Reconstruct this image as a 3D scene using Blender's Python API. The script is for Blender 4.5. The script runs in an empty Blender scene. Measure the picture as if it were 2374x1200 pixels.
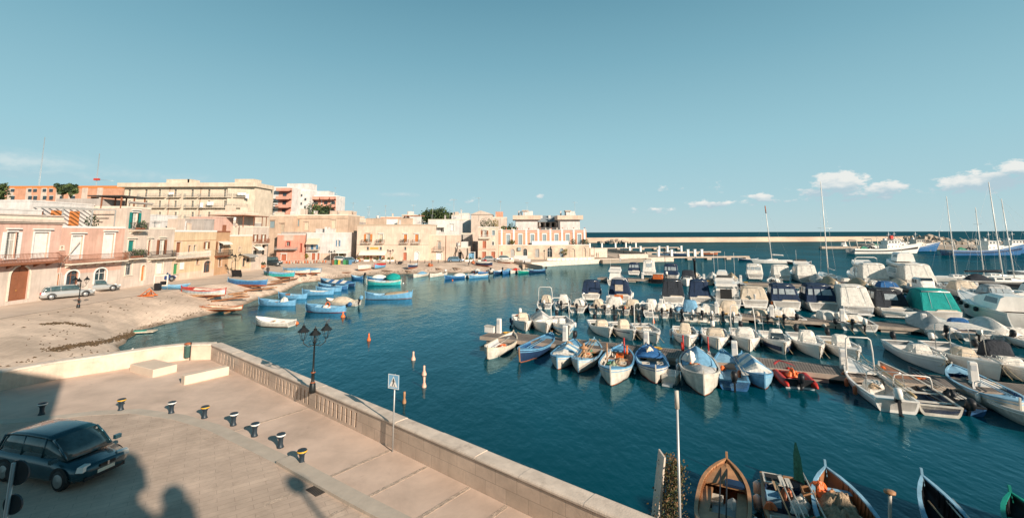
import bpy, math, random
from mathutils import Vector, Matrix
R=math.radians
random.seed(7)
C=bpy.context.scene.collection
# ---------------------------------------------------------------- camera
F=1055.; CZ=9.3; TH=math.atan(130.5/1055.); RO=-0.003
cam=bpy.data.cameras.new('camera'); cam.sensor_fit='HORIZONTAL'; cam.sensor_width=36
cam.lens=F/2374*36; cam.shift_y=-191.5/2374; cam.clip_start=.1; cam.clip_end=90000
camo=bpy.data.objects.new('camera',cam); C.objects.link(camo); camo.location=(0,0,CZ)
camo.rotation_euler=(Matrix.Rotation(math.pi/2+TH,3,'X')@Matrix.Rotation(RO,3,'Z')).to_euler()
bpy.context.scene.camera=camo
def ray(u,v):
    x=(u-1187)/F; y=-(v-408.5)/F
    c,s=math.cos(RO),math.sin(RO); x,y=c*x-s*y,s*x+c*y
    return Vector((x, math.cos(TH)-y*math.sin(TH), math.sin(TH)+y*math.cos(TH)))
def P(u,v,z=0.):
    "world point at height z seen at photo position u,v"
    d=ray(u,v); t=(z-CZ)/d[2]; return Vector((d[0]*t,d[1]*t,z))
def PY(u,v,Y):
    "world point at distance Y"
    d=ray(u,v); t=Y/d[1]; return Vector((d[0]*t,Y,CZ+d[2]*t))
# ---------------------------------------------------------------- sky, sun, exposure
SUN_AZ=R(-41.5)   # direction towards the sun: x=sin, y=cos of the bearing below
SUN_EL=R(23)
sd=Vector((.66*math.cos(SUN_EL),-.75*math.cos(SUN_EL),math.sin(SUN_EL))).normalized()
sl=bpy.data.lights.new('sun','SUN'); sl.energy=5.0; sl.angle=R(.5); sl.color=(1.,.85,.69)
so=bpy.data.objects.new('sun',sl); C.objects.link(so); so.rotation_euler=sd.to_track_quat('Z','Y').to_euler()
so.location=(40,-40,60)
w=bpy.data.worlds.new('World'); bpy.context.scene.world=w; w.use_nodes=True
wt=w.node_tree; wt.nodes.clear()
def wn(t,**k):
    n=wt.nodes.new(t)
    for a,b in k.items(): setattr(n,a,b)
    return n
def wm(op,a,b=None,c=None):
    n=wn('ShaderNodeMath',operation=op)
    for i,x in enumerate((a,b,c)):
        if x is None: continue
        if isinstance(x,(int,float)): n.inputs[i].default_value=x
        else: wt.links.new(x,n.inputs[i])
    return n.outputs[0]
def wmix(f,a,b,bt='MIX'):
    n=wn('ShaderNodeMix',data_type='RGBA',blend_type=bt)
    for s,x in ((n.inputs[0],f),(n.inputs[6],a),(n.inputs[7],b)):
        if isinstance(x,(int,float)): s.default_value=x
        elif isinstance(x,tuple): s.default_value=(*x,1)
        else: wt.links.new(x,s)
    return n.outputs[2]
sky=wn('ShaderNodeTexSky',sky_type='NISHITA'); sky.sun_disc=False; sky.sun_elevation=SUN_EL
sky.sun_rotation=math.atan2(sd.x,sd.y); sky.altitude=10; sky.air_density=1.; sky.dust_density=.6; sky.ozone_density=1.5
tc=wn('ShaderNodeTexCoord'); sep=wn('ShaderNodeSeparateXYZ'); wt.links.new(tc.outputs['Generated'],sep.inputs[0])
X,Y,Z=sep.outputs
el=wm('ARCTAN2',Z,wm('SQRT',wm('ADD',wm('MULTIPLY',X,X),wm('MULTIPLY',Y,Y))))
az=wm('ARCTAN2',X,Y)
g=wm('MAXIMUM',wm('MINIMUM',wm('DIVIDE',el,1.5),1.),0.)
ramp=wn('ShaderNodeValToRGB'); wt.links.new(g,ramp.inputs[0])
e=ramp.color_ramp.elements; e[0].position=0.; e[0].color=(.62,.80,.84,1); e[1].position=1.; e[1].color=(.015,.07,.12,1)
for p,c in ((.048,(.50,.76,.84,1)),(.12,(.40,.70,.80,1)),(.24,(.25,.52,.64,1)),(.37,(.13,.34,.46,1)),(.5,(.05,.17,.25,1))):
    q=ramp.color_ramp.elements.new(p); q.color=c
# the physical sky graded towards teal, its unseen upper part darkened to cut fill light
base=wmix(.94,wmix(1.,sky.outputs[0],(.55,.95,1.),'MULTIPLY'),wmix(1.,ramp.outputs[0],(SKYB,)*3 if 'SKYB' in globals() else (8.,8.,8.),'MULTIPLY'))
# clouds: (photo u, photo v, half-width, half-height, density)
def azel(u,v):
    d=ray(u,v); return math.atan2(d.x,d.y), math.atan2(d.z,math.hypot(d.x,d.y))
nv=wn('ShaderNodeTexNoise',noise_dimensions='3D'); nv.inputs['Scale'].default_value=40; nv.inputs['Detail'].default_value=9; nv.inputs['Roughness'].default_value=.62
mp=wn('ShaderNodeMapping'); mp.inputs['Scale'].default_value=(1,1,2.4); wt.links.new(tc.outputs['Generated'],mp.inputs[0]); wt.links.new(mp.outputs[0],nv.inputs[0])
nz=wm('SUBTRACT',nv.outputs[0],.5)
CL=[(1768,458,34,14,.95),(1800,468,120,9,.45),(1945,425,62,26,1.3),(1905,445,70,18,.8),(2060,438,62,22,.95),(1980,458,120,14,.6),(2290,418,120,26,1.05),(2365,392,70,22,1.15),(2220,436,70,14,.6),(1510,488,62,9,.65),(1645,474,60,13,.8),(1665,428,50,16,.3),(1070,466,60,8,.5),(930,452,60,7,.4),(1545,436,70,14,.3),(1255,455,30,7,.35),(1540,440,60,16,.05),
    (0,372,330,34,.42),(20,398,420,26,.42),(330,408,330,18,.3),(1600,430,700,20,-.1)]
dens=None; shade=None
for u,v,a,b,k in CL:
    if k<0: continue
    A,E=azel(u,v); hw=a/F/(1+((u-1187)/F)**2); hh=b/F/math.sqrt(1+((u-1187)/F)**2)
    dx=wm('DIVIDE',wm('SUBTRACT',az,A),hw); dy=wm('DIVIDE',wm('SUBTRACT',el,E),hh)
    r2=wm('ADD',wm('MULTIPLY',dx,dx),wm('MULTIPLY',dy,dy))
    m=wm('MULTIPLY',wm('EXPONENT',wm('MULTIPLY',r2,-1.)),k)
    s=wm('MULTIPLY',m,wm('ADD',dy,wm('MULTIPLY',dx,.15)))
    dens=m if dens is None else wm('MAXIMUM',dens,m)
    shade=s if shade is None else wm('ADD',shade,s)
sharp=wm('GREATER_THAN',az,-.2)
raw=wm('ADD',wm('MULTIPLY',nz,wm('ADD',wm('MULTIPLY',sharp,1.9),.35)),dens)
thr=wm('SUBTRACT',raw,wm('ADD',wm('MULTIPLY',sharp,.25),.12))
al=wm('MINIMUM',wm('MAXIMUM',wm('MULTIPLY',thr,wm('ADD',wm('MULTIPLY',sharp,2.2),1.3)),0.),1.)
al=wm('MULTIPLY',al,wm('MINIMUM',wm('MULTIPLY',dens,2.4),.86))
lit=wm('MINIMUM',wm('MAXIMUM',wm('ADD',wm('MULTIPLY',shade,1.6),wm('ADD',wm('MULTIPLY',nz,2.6),.38)),0.),1.)
ccol=wmix(lit,(4.4,5.7,6.4),(8.6,8.5,8.1))
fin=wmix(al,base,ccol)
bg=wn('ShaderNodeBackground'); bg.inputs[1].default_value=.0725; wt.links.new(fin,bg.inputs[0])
wo=wn('ShaderNodeOutputWorld'); wt.links.new(bg.outputs[0],wo.inputs[0])
vs=bpy.context.scene.view_settings; vs.view_transform='Standard'; vs.look='None'; vs.exposure=.54; vs.gamma=1; vs.use_curve_mapping=False
bpy.context.scene.cycles.max_bounces=5; bpy.context.scene.cycles.use_denoising=True
# ---------------------------------------------------------------- materials
MC={}
def lk(t,a,b): t.links.new(a,b)
def mat(name,col,rough=.6,var=.12,scale=1.,metal=0.,bump=0.,bscale=None,spec=.4,streak=0.,coat=0.,det=5,stretch=(1,1,1),c2=None,trans=0.):
    if name in MC: return MC[name]
    m=bpy.data.materials.new(name); m.use_nodes=True; t=m.node_tree; b=t.nodes['Principled BSDF']
    b.inputs['Roughness'].default_value=rough; b.inputs['Metallic'].default_value=metal
    b.inputs['Specular IOR Level'].default_value=spec; b.inputs['Coat Weight'].default_value=coat
    b.inputs['Transmission Weight'].default_value=trans
    tc=t.nodes.new('ShaderNodeTexCoord'); mpn=t.nodes.new('ShaderNodeMapping'); mpn.inputs['Scale'].default_value=stretch; lk(t,tc.outputs['Object'],mpn.inputs[0])
    n=t.nodes.new('ShaderNodeTexNoise'); n.inputs['Scale'].default_value=scale; n.inputs['Detail'].default_value=det; n.inputs['Roughness'].default_value=.6; lk(t,mpn.outputs[0],n.inputs[0])
    r=t.nodes.new('ShaderNodeMapRange'); r.inputs[1].default_value=.3; r.inputs[2].default_value=.7; lk(t,n.outputs[0],r.inputs[0])
    mx=t.nodes.new('ShaderNodeMix'); mx.data_type='RGBA'; lk(t,r.outputs[0],mx.inputs[0])
    lo=tuple(c*(1-var) for c in col) if c2 is None else c2; hi=tuple(min(1,c*(1+var*.8)) for c in col) if c2 is None else col
    mx.inputs[6].default_value=(*lo,1); mx.inputs[7].default_value=(*hi,1); out=mx.outputs[2]
    if streak>0:
        mp2=t.nodes.new('ShaderNodeMapping'); mp2.inputs['Scale'].default_value=(2.2,2.2,.22); lk(t,tc.outputs['Object'],mp2.inputs[0])
        n2=t.nodes.new('ShaderNodeTexNoise'); n2.inputs['Scale'].default_value=1.3; n2.inputs['Detail'].default_value=6; n2.inputs['Roughness'].default_value=.7; lk(t,mp2.outputs[0],n2.inputs[0])
        r2=t.nodes.new('ShaderNodeMapRange'); r2.inputs[1].default_value=.42; r2.inputs[2].default_value=.72; r2.inputs[3].default_value=0; r2.inputs[4].default_value=streak; lk(t,n2.outputs[0],r2.inputs[0])
        m2=t.nodes.new('ShaderNodeMix'); m2.data_type='RGBA'; lk(t,r2.outputs[0],m2.inputs[0]); lk(t,out,m2.inputs[6]); m2.inputs[7].default_value=(col[0]*.45,col[1]*.44,col[2]*.42,1); out=m2.outputs[2]
    lk(t,out,b.inputs['Base Color'])
    if bump>0:
        n3=t.nodes.new('ShaderNodeTexNoise'); n3.inputs['Scale'].default_value=bscale or scale*6; n3.inputs['Detail'].default_value=4; lk(t,mpn.outputs[0],n3.inputs[0])
        bp=t.nodes.new('ShaderNodeBump'); bp.inputs['Strength'].default_value=bump; bp.inputs['Distance'].default_value=.05; lk(t,n3.outputs[0],bp.inputs['Height']); lk(t,bp.outputs[0],b.inputs['Normal'])
    MC[name]=m; return m
def brickmat(name,c1,c2,cm,w=.6,h=.3,mortar=.012,rough=.8,plane='xy',var=.25,rot=0.,bump=.25,vscale=.35,squash=1.,stain=.3):
    if name in MC: return MC[name]
    m=bpy.data.materials.new(name); m.use_nodes=True; t=m.node_tree; b=t.nodes['Principled BSDF']; b.inputs['Roughness'].default_value=rough; b.inputs['Specular IOR Level'].default_value=.3
    tc=t.nodes.new('ShaderNodeTexCoord'); mp=t.nodes.new('ShaderNodeMapping')
    lk(t,tc.outputs['Object'],mp.inputs[0])
    mp.inputs['Rotation'].default_value=(R(-90) if plane=='xz' else 0,0,rot)
    br=t.nodes.new('ShaderNodeTexBrick'); lk(t,mp.outputs[0],br.inputs[0]); br.inputs['Scale'].default_value=1
    br.inputs['Color1'].default_value=(*c1,1); br.inputs['Color2'].default_value=(*c2,1); br.inputs['Mortar'].default_value=(*cm,1)
    br.inputs['Mortar Size'].default_value=mortar; br.inputs['Brick Width'].default_value=w; br.inputs['Row Height'].default_value=h; br.inputs['Bias'].default_value=0; br.inputs['Mortar Smooth'].default_value=.3
    n=t.nodes.new('ShaderNodeTexNoise'); n.inputs['Scale'].default_value=vscale; n.inputs['Detail'].default_value=8; n.inputs['Roughness'].default_value=.65; lk(t,tc.outputs['Object'],n.inputs[0])
    r=t.nodes.new('ShaderNodeMapRange'); r.inputs[1].default_value=.35; r.inputs[2].default_value=.65; r.inputs[3].default_value=1-var; r.inputs[4].default_value=1+var*.5; lk(t,n.outputs[0],r.inputs[0])
    mx=t.nodes.new('ShaderNodeMix'); mx.data_type='RGBA'; mx.blend_type='MULTIPLY'; mx.inputs[0].default_value=1; lk(t,br.outputs[0],mx.inputs[6]); lk(t,r.outputs[0],mx.inputs[7])
    n4=t.nodes.new('ShaderNodeTexNoise'); n4.inputs['Scale'].default_value=5; n4.inputs['Detail'].default_value=6; n4.inputs['Roughness'].default_value=.7; lk(t,tc.outputs['Object'],n4.inputs[0])
    r4=t.nodes.new('ShaderNodeMapRange'); r4.inputs[1].default_value=.55; r4.inputs[2].default_value=.75; r4.inputs[4].default_value=stain; lk(t,n4.outputs[0],r4.inputs[0])
    m4=t.nodes.new('ShaderNodeMix'); m4.data_type='RGBA'; lk(t,r4.outputs[0],m4.inputs[0]); lk(t,mx.outputs[2],m4.inputs[6]); m4.inputs[7].default_value=(c1[0]*.5,c1[1]*.47,c1[2]*.45,1)
    lk(t,m4.outputs[2],b.inputs['Base Color'])
    ad=t.nodes.new('ShaderNodeMath'); ad.operation='SUBTRACT'; lk(t,n4.outputs[0],ad.inputs[0]); lk(t,br.outputs['Fac'],ad.inputs[1])
    bp=t.nodes.new('ShaderNodeBump'); bp.inputs['Strength'].default_value=bump; bp.inputs['Distance'].default_value=.03; lk(t,ad.outputs[0],bp.inputs['Height']); lk(t,bp.outputs[0],b.inputs['Normal'])
    MC[name]=m; return m
def water():
    m=bpy.data.materials.new('sea_water'); m.use_nodes=True; t=m.node_tree; t.nodes.clear()
    N=t.nodes.new; o=N('ShaderNodeOutputMaterial'); g=N('ShaderNodeNewGeometry')
    def noise(sc,det,sx=1,sy=1,rot=0.,ro=.55):
        mp=N('ShaderNodeMapping'); mp.inputs['Scale'].default_value=(sx,sy,1); mp.inputs['Rotation'].default_value=(0,0,rot); lk(t,g.outputs['Position'],mp.inputs[0])
        n=N('ShaderNodeTexNoise'); n.inputs['Scale'].default_value=sc; n.inputs['Detail'].default_value=det; n.inputs['Roughness'].default_value=ro; lk(t,mp.outputs[0],n.inputs[0]); return n.outputs[0]
    def mth(op,a,b=None):
        n=N('ShaderNodeMath'); n.operation=op
        for i,x in enumerate((a,b)):
            if x is None: continue
            if isinstance(x,(int,float)): n.inputs[i].default_value=x
            else: lk(t,x,n.inputs[i])
        return n.outputs[0]
    rip=noise(2.6,5,1,.55,R(25)); sw=noise(.55,3,1,.5,R(-15)); pat=noise(.05,4,1,.6,0.)
    h=mth('MULTIPLY',mth('ADD',mth('MULTIPLY',rip,.05),mth('MULTIPLY',sw,.12)),mth('ADD',mth('MULTIPLY',pat,1.6),.2))
    bp=N('ShaderNodeBump'); bp.inputs['Strength'].default_value=1.; bp.inputs['Distance'].default_value=1.; lk(t,h,bp.inputs['Height'])
    bp2=N('ShaderNodeBump'); bp2.inputs['Strength'].default_value=.45; bp2.inputs['Distance'].default_value=1.; lk(t,h,bp2.inputs['Height'])
    d=N('ShaderNodeBsdfDiffuse'); mx=N('ShaderNodeMix'); mx.data_type='RGBA'
    mr=N('ShaderNodeMapRange'); mr.inputs[1].default_value=.35; mr.inputs[2].default_value=.65; lk(t,pat,mr.inputs[0]); lk(t,mr.outputs[0],mx.inputs[0])
    mx.inputs[6].default_value=(.0001,.035,.048,1); mx.inputs[7].default_value=(.0002,.062,.092,1)
    lk(t,mx.outputs[2],d.inputs[0])
    gl=N('ShaderNodeBsdfGlossy'); gl.inputs['Roughness'].default_value=.06; gl.inputs[0].default_value=(.52,.86,1,1); lk(t,bp2.outputs[0],gl.inputs['Normal'])
    fr=N('ShaderNodeFresnel'); fr.inputs[0].default_value=1.31; lk(t,bp.outputs[0],fr.inputs['Normal'])
    # wave slopes hide the mirror-like grazing reflection far out: cap it, less at sea than in the sheltered harbour
    sp=N('ShaderNodeSeparateXYZ'); lk(t,g.outputs['Position'],sp.inputs[0])
    far=N('ShaderNodeMapRange'); far.inputs[1].default_value=-12; far.inputs[2].default_value=38; far.inputs[3].default_value=.62; far.inputs[4].default_value=.14; lk(t,mth('ADD',sp.outputs[0],mth('MULTIPLY',pat,14.)),far.inputs[0])
    far2=N('ShaderNodeMapRange'); far2.inputs[1].default_value=150; far2.inputs[2].default_value=600; far2.inputs[3].default_value=1.; far2.inputs[4].default_value=.55; lk(t,sp.outputs[1],far2.inputs[0])
    fac=mth('MULTIPLY',mth('MINIMUM',fr.outputs[0],far.outputs[0]),far2.outputs[0])
    ms=N('ShaderNodeMixShader'); lk(t,fac,ms.inputs[0]); lk(t,d.outputs[0],ms.inputs[1]); lk(t,gl.outputs[0],ms.inputs[2]); lk(t,ms.outputs[0],o.inputs[0])
    return m
# ---------------------------------------------------------------- mesh helpers
class MB:
    def __init__(s): s.v=[];s.f=[];s.mi=[];s.ms=[];s.sm=[]
    def mm(s,m):
        if m not in s.ms: s.ms.append(m)
        return s.ms.index(m)
    def add(s,vs,fs,m,smooth=False):
        o=len(s.v); s.v+= [tuple(v) for v in vs]; i=s.mm(m)
        for f in fs: s.f.append([o+k for k in f]); s.mi.append(i); s.sm.append(smooth)
        return s
    def box(s,x0,y0,z0,x1,y1,z1,m):
        return s.add([(x0,y0,z0),(x1,y0,z0),(x1,y1,z0),(x0,y1,z0),(x0,y0,z1),(x1,y0,z1),(x1,y1,z1),(x0,y1,z1)],
            [(0,3,2,1),(4,5,6,7),(0,1,5,4),(1,2,6,5),(2,3,7,6),(3,0,4,7)],m)
    def obox(s,c,sz,rz,m,rx=0.,ry=0.,taper=1.):
        M=Matrix.Translation(c)@Matrix.Rotation(rz,4,'Z')@Matrix.Rotation(ry,4,'Y')@Matrix.Rotation(rx,4,'X'); a,b,h=[q/2 for q in sz]
        vs=[M@Vector((x*(taper if z>0 else 1),y*(taper if z>0 else 1),z)) for z in(-h,h) for x,y in((-a,-b),(a,-b),(a,b),(-a,b))]
        return s.add(vs,[(0,3,2,1),(4,5,6,7),(0,1,5,4),(1,2,6,5),(2,3,7,6),(3,0,4,7)],m)
    def tube(s,pts,r,m,n=6,cap=True,smooth=True):
        pts=[Vector(p) for p in pts]; rs=r if isinstance(r,(list,tuple)) else [r]*len(pts); rings=[]
        for i,p in enumerate(pts):
            d=(pts[min(i+1,len(pts)-1)]-pts[max(i-1,0)]).normalized()
            a=d.orthogonal().normalized() if i==0 else (a-d*a.dot(d)).normalized()
            b=d.cross(a)
            rings.append([p+(a*math.cos(2*math.pi*k/n)+b*math.sin(2*math.pi*k/n))*rs[i] for k in range(n)])
        return s.loft(rings,m,True,cap,smooth)
    def loft(s,rings,m,closed=True,cap=True,smooth=False):
        n=len(rings[0]); vs=[p for r in rings for p in r]; fs=[]
        for i in range(len(rings)-1):
            for k in range(n if closed else n-1):
                a=i*n+k; b=i*n+(k+1)%n; fs.append((a,b,b+n,a+n))
        if cap and closed:
            fs.append(tuple(range(n-1,-1,-1))); fs.append(tuple((len(rings)-1)*n+k for k in range(n)))
        return s.add(vs,fs,m,smooth)
    def lathe(s,prof,m,n=10,c=(0,0,0),smooth=True,cap=True):
        return s.loft([[(c[0]+r*math.cos(2*math.pi*k/n),c[1]+r*math.sin(2*math.pi*k/n),c[2]+z) for k in range(n)] for r,z in prof],m,True,cap,smooth)
    def prism(s,poly,z0,z1,m):
        n=len(poly); return s.add([(*p[:2],z0) for p in poly]+[(*p[:2],z1) for p in poly],[tuple(range(n-1,-1,-1)),tuple(range(n,2*n))]+[(i,(i+1)%n,(i+1)%n+n,i+n) for i in range(n)],m)
    def ball(s,c,r,m,n=8,sz=1.,j=0.,rnd=random):
        rings=[]
        for i in range(n//2+1):
            a=math.pi*i/(n//2)-math.pi/2; rr=r*math.cos(a)+1e-3
            rings.append([(c[0]+rr*math.cos(2*math.pi*k/n)*(1+rnd.uniform(-j,j)),c[1]+rr*math.sin(2*math.pi*k/n)*(1+rnd.uniform(-j,j)),c[2]+r*sz*math.sin(a)*(1+rnd.uniform(-j,j)*.5)) for k in range(n)])
        return s.loft(rings,m,True,True,True)
    def build(s,name,parent=None,fixn=False):
        me=bpy.data.meshes.new(name); me.from_pydata(s.v,[],s.f)
        for m in s.ms: me.materials.append(m)
        me.polygons.foreach_set('material_index',s.mi); me.polygons.foreach_set('use_smooth',s.sm); me.update()
        o=bpy.data.objects.new(name,me); C.objects.link(o)
        if parent is not None: o.parent=parent
        return o
def T(name,label,cat,loc=(0,0,0),rz=0.,group=None):
    o=bpy.data.objects.new(name,None); C.objects.link(o); o.empty_display_size=.2; o.location=loc; o.rotation_euler=(0,0,rz)
    o['label']=label; o['category']=cat
    if group: o['group']=group
    return o
def tag(o,label,cat,group=None,loc=None,rz=None):
    o['label']=label; o['category']=cat
    if group: o['group']=group
    if loc is not None: o.location=loc
    if rz is not None: o.rotation_euler=(0,0,rz)
    return o
def struct(o,k='structure',label=None):
    o['kind']=k
    if label: o['label']=label
    return o
def copy_thing(src,label,loc,rz=None,sc=None):
    r=src.copy(); C.objects.link(r); r.location=loc; r['label']=label
    if rz is not None: r.rotation_euler=(0,0,rz)
    if sc: r.scale=(sc,)*3
    for ch in src.children:
        c=ch.copy(); C.objects.link(c); c.parent=r
        for g_ in ch.children:
            d=g_.copy(); C.objects.link(d); d.parent=c
    return r
# ---------------------------------------------------------------- setting: sea, land, quay
QZ=1.2; WAT=water()
b=MB(); n=96; rr=[0,60,150,400,1500,8000,60000]
vs=[(0,0,0)]; fs=[]
for r in rr[1:]:
    vs+=[(r*math.cos(2*math.pi*k/n),r*math.sin(2*math.pi*k/n),0) for k in range(n)]
for k in range(n): fs.append((0,1+k,1+(k+1)%n))
for i in range(len(rr)-2):
    for k in range(n): a=1+i*n+k; c_=1+i*n+(k+1)%n; fs.append((a,a+n,c_+n,c_))
b.add(vs,fs,WAT); struct(b.build('sea'))
M_beach=brickmat('beach_paving',(.72,.56,.44),(.67,.52,.41),(.56,.43,.34),.9,.5,.02,.85,var=.32,rot=R(70),bump=.3,vscale=.22,stain=.8)
M_street=mat('street_asphalt',(.58,.46,.37),.85,.16,.35,bump=.1,bscale=30)
M_pave=mat('promenade_concrete',(.61,.46,.37),.8,.2,.5,bump=.12,bscale=25,det=9)
M_road=brickmat('road_pavers',(.57,.44,.35),(.52,.40,.32),(.38,.29,.235),.9,.26,.008,.8,var=.24,rot=R(-34),bump=.25,vscale=.5,stain=.35)
M_stone=mat('parapet_stone',(.68,.53,.42),.8,.2,1.1,bump=.25,bscale=14,streak=.3,det=8)
M_ledge=mat('ledge_stone',(.66,.55,.46),.8,.22,1.6,bump=.15,bscale=20,det=8)
M_dark=mat('dark_gap',(.02,.02,.02),.9)
M_iron=mat('dark_iron',(.03,.034,.036),.45,metal=.6)
def lerp(a,b,t): return a+(b-a)*t
def wet(m):
    "stone below the swash line is dark with weed and water"
    t=m.node_tree; b=t.nodes['Principled BSDF']; g=t.nodes.new('ShaderNodeNewGeometry'); sp=t.nodes.new('ShaderNodeSeparateXYZ'); lk(t,g.outputs['Position'],sp.inputs[0])
    n=t.nodes.new('ShaderNodeTexNoise'); n.inputs['Scale'].default_value=.9; n.inputs['Detail'].default_value=7; lk(t,g.outputs['Position'],n.inputs[0])
    a=t.nodes.new('ShaderNodeMath'); a.operation='MULTIPLY_ADD'; lk(t,n.outputs[0],a.inputs[0]); a.inputs[1].default_value=-.7; lk(t,sp.outputs[2],a.inputs[2])
    r=t.nodes.new('ShaderNodeMapRange'); r.inputs[1].default_value=-.30; r.inputs[2].default_value=-.02; r.inputs[3].default_value=.8; r.inputs[4].default_value=0; lk(t,a.outputs[0],r.inputs[0])
    mx=t.nodes.new('ShaderNodeMix'); mx.data_type='RGBA'; l=b.inputs['Base Color'].links[0].from_socket; lk(t,r.outputs[0],mx.inputs[0]); lk(t,l,mx.inputs[6]); mx.inputs[7].default_value=(.14,.10,.065,1); lk(t,mx.outputs[2],b.inputs['Base Color'])
def stain(m,sc,amt,lo=.52,hi=.62,col=(.25,.19,.15)):
    "old spills, damp and tyre dirt with their own outlines"
    t=m.node_tree; b=t.nodes['Principled BSDF']; g=t.nodes.new('ShaderNodeNewGeometry')
    n=t.nodes.new('ShaderNodeTexNoise'); n.inputs['Scale'].default_value=sc; n.inputs['Detail'].default_value=9; n.inputs['Roughness'].default_value=.68; n.inputs['Distortion'].default_value=.6; lk(t,g.outputs['Position'],n.inputs[0])
    r=t.nodes.new('ShaderNodeMapRange'); r.inputs[1].default_value=lo; r.inputs[2].default_value=hi; r.inputs[3].default_value=0; r.inputs[4].default_value=amt; lk(t,n.outputs[0],r.inputs[0])
    mx=t.nodes.new('ShaderNodeMix'); mx.data_type='RGBA'; l=b.inputs['Base Color'].links[0].from_socket; lk(t,r.outputs[0],mx.inputs[0]); lk(t,l,mx.inputs[6]); mx.inputs[7].default_value=(*col,1); lk(t,mx.outputs[2],b.inputs['Base Color'])
wet(M_beach); stain(M_beach,.35,.35,.5,.66); stain(M_beach,3.,.35,.6,.7); stain(M_pave,.45,.22,.5,.66); stain(M_pave,2.2,.35,.62,.72); stain(M_road,.5,.25,.5,.62); stain(M_road,4.,.35,.6,.7); stain(M_street,.3,.25,.5,.65); stain(M_ledge,1.5,.4,.56,.68); stain(M_stone,1.2,.3,.55,.68)
# beach and street: columns (facade foot, shore point, shore height, street width)
cols=[((-52,10,2.2),(-34,8,1.0),8),((-52,30,2.2),(-27.5,19,1.),8),((-51.5,38,2.2),(-25.6,23.2,.85),9),((-51.2,44,2.2),(-23.8,25.6,.75),9),
 ((-50.9,50,2.2),tuple(P(250,822,.45)),9),((-50.8,54,2.2),tuple(P(272,801,.0)),9),((-50.7,58,2.2),tuple(P(330,764,0)),9),((-50.6,63,2.2),tuple(P(440,740,0)),9),
 ((-50.5,70,2.2),tuple(P(560,708,0)),9),((-50.4,80,2.15),tuple(P(640,681,0)),9),((-50.5,92,2.1),tuple(P(705,655,0)),9),((-51,110,2.0),tuple(P(800,643,0)),8),
 ((-49,124,1.9),tuple(P(860,638,0)),6),((-38,125,1.85),tuple(P(920,636,0)),5),((-25,126,1.8),tuple(P(1000,633,0)),5),((-13,128,1.7),tuple(P(1100,632,0)),5),((-4,131,1.5),tuple(P(1170,629,0)),5),((2,133,1.45),tuple(P(1212,624,0)),5)]
def samp(k,t):
    i=min(int(t),len(cols)-2); f=t-i; f2=f
    a,c_=cols[i][k],cols[i+1][k]
    if k==2: return lerp(a,c_,f2)
    return Vector(a).lerp(Vector(c_),f2)
NC=170; rows=[0,.5,.999,1.0,1.25,1.5,1.75,2,2.25,2.5,2.75,3,3.2]
st=[];be=[]
for j in range(NC+1):
    t=j/NC*(len(cols)-1); A,B,W=samp(0,t),samp(1,t),samp(2,t); d=(B-A); Lh=math.hypot(d.x,d.y); fr=min(.6,W/Lh)
    S=A.lerp(B,fr); S.z=A.z-.05; out=(B-A).normalized()
    st.append([A+Vector((0,0,.0))-out*3,A,A.lerp(S,.5)+Vector((0,0,.04)),S])
    r=[]
    for q in range(15):
        s=q/12; p=S.lerp(B,s); zz=S.z+(B.z-S.z)*(.35*s+.65*s*s) if s<=1 else B.z-(s-1)*3
        jit=.025*math.sin(p.x*1.7+p.y*.9)*math.sin(p.y*1.3-p.x*.4)*min(1,q/2)
        r.append(Vector((p.x+(.35*math.sin(p.y*.35)+.12*math.sin(p.y*1.9))*(s**3),p.y+(.3*math.sin(p.x*.4)+.1*math.sin(p.x*1.7))*(s**3),zz+jit-(.02 if q==0 else 0))))
    be.append(r)
struct(MB().loft(st,M_street,False,False,True).build('street'))
struct(MB().loft(be,M_beach,False,False,True).build('beach'))
from mathutils.bvhtree import BVHTree
_v=[];_f=[]
for g_ in (st,be):
    o_=len(_v); n_=len(g_[0]); _v+=[p for r in g_ for p in r]
    for i in range(len(g_)-1):
        for k in range(n_-1): a=o_+i*n_+k; _f.append((a,a+1,a+n_+1,a+n_))
for p in ((2,120,1.2),(70,120,1.2),(70,200,1.2),(2,200,1.2)): _v.append(Vector(p))
_f.append(tuple(range(len(_v)-4,len(_v)))); BV=BVHTree.FromPolygons(_v,_f)
def G(u,v,dz=0.):
    "point of the beach, street or promenade seen at photo position u,v"
    h=BV.ray_cast(Vector((0,0,CZ)),ray(u,v)); p=h[0]
    if p is None: p=P(u,v,1.2)
    return p+Vector((0,0,dz))
# town ground behind the fronts
M_town=mat('town_ground',(.30,.25,.2),.9,.2,.2)
b=MB(); b.prism([(-52.5,5),(-52,80),(-52,126),(-10,131),(2,135.4),(26,141),(27,138),(44,146),(46,300),(-420,420),(-420,5)],-2,1.12,M_town)
struct(b.build('ground'))
# promenade mole on the right of the town
q=[P(1212,624,0),P(1232,619.5,0),P(1300,615,0),P(1410,609.5,0),P(1520,606.5,0),P(1562,606,0)]
M_mole=mat('mole_paving',(.50,.39,.30),.85,.14,.5,bump=.1)
poly=[(p.x,p.y) for p in q]+[(P(1562,602,0).x,P(1562,602,0).y),(P(1500,592,1.2).x+2,172),(34,178),(33,146),(1,136)]
b=MB(); b.prism(poly,-2,1.2,M_mole); struct(b.build('promenade'))
b=MB()
for a,c_ in zip(q[1:-1],q[2:]):
    d=(c_-a); nrm=Vector((-d.y,d.x,0)).normalized(); pl=[a-nrm*.05,c_-nrm*.05,c_+nrm*.55,a+nrm*.55]; b.prism([(p.x,p.y) for p in pl],-1,1.32,M_ledge)
tag(b.build('quay_edge'),'pale stone kerb along the edge of the promenade under the terracotta building','quay edge')
b=MB(); a,c_=P(1268,604,1.2),P(1378,601,1.2); 
b.tube([],1,M_ledge) if False else None
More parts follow.
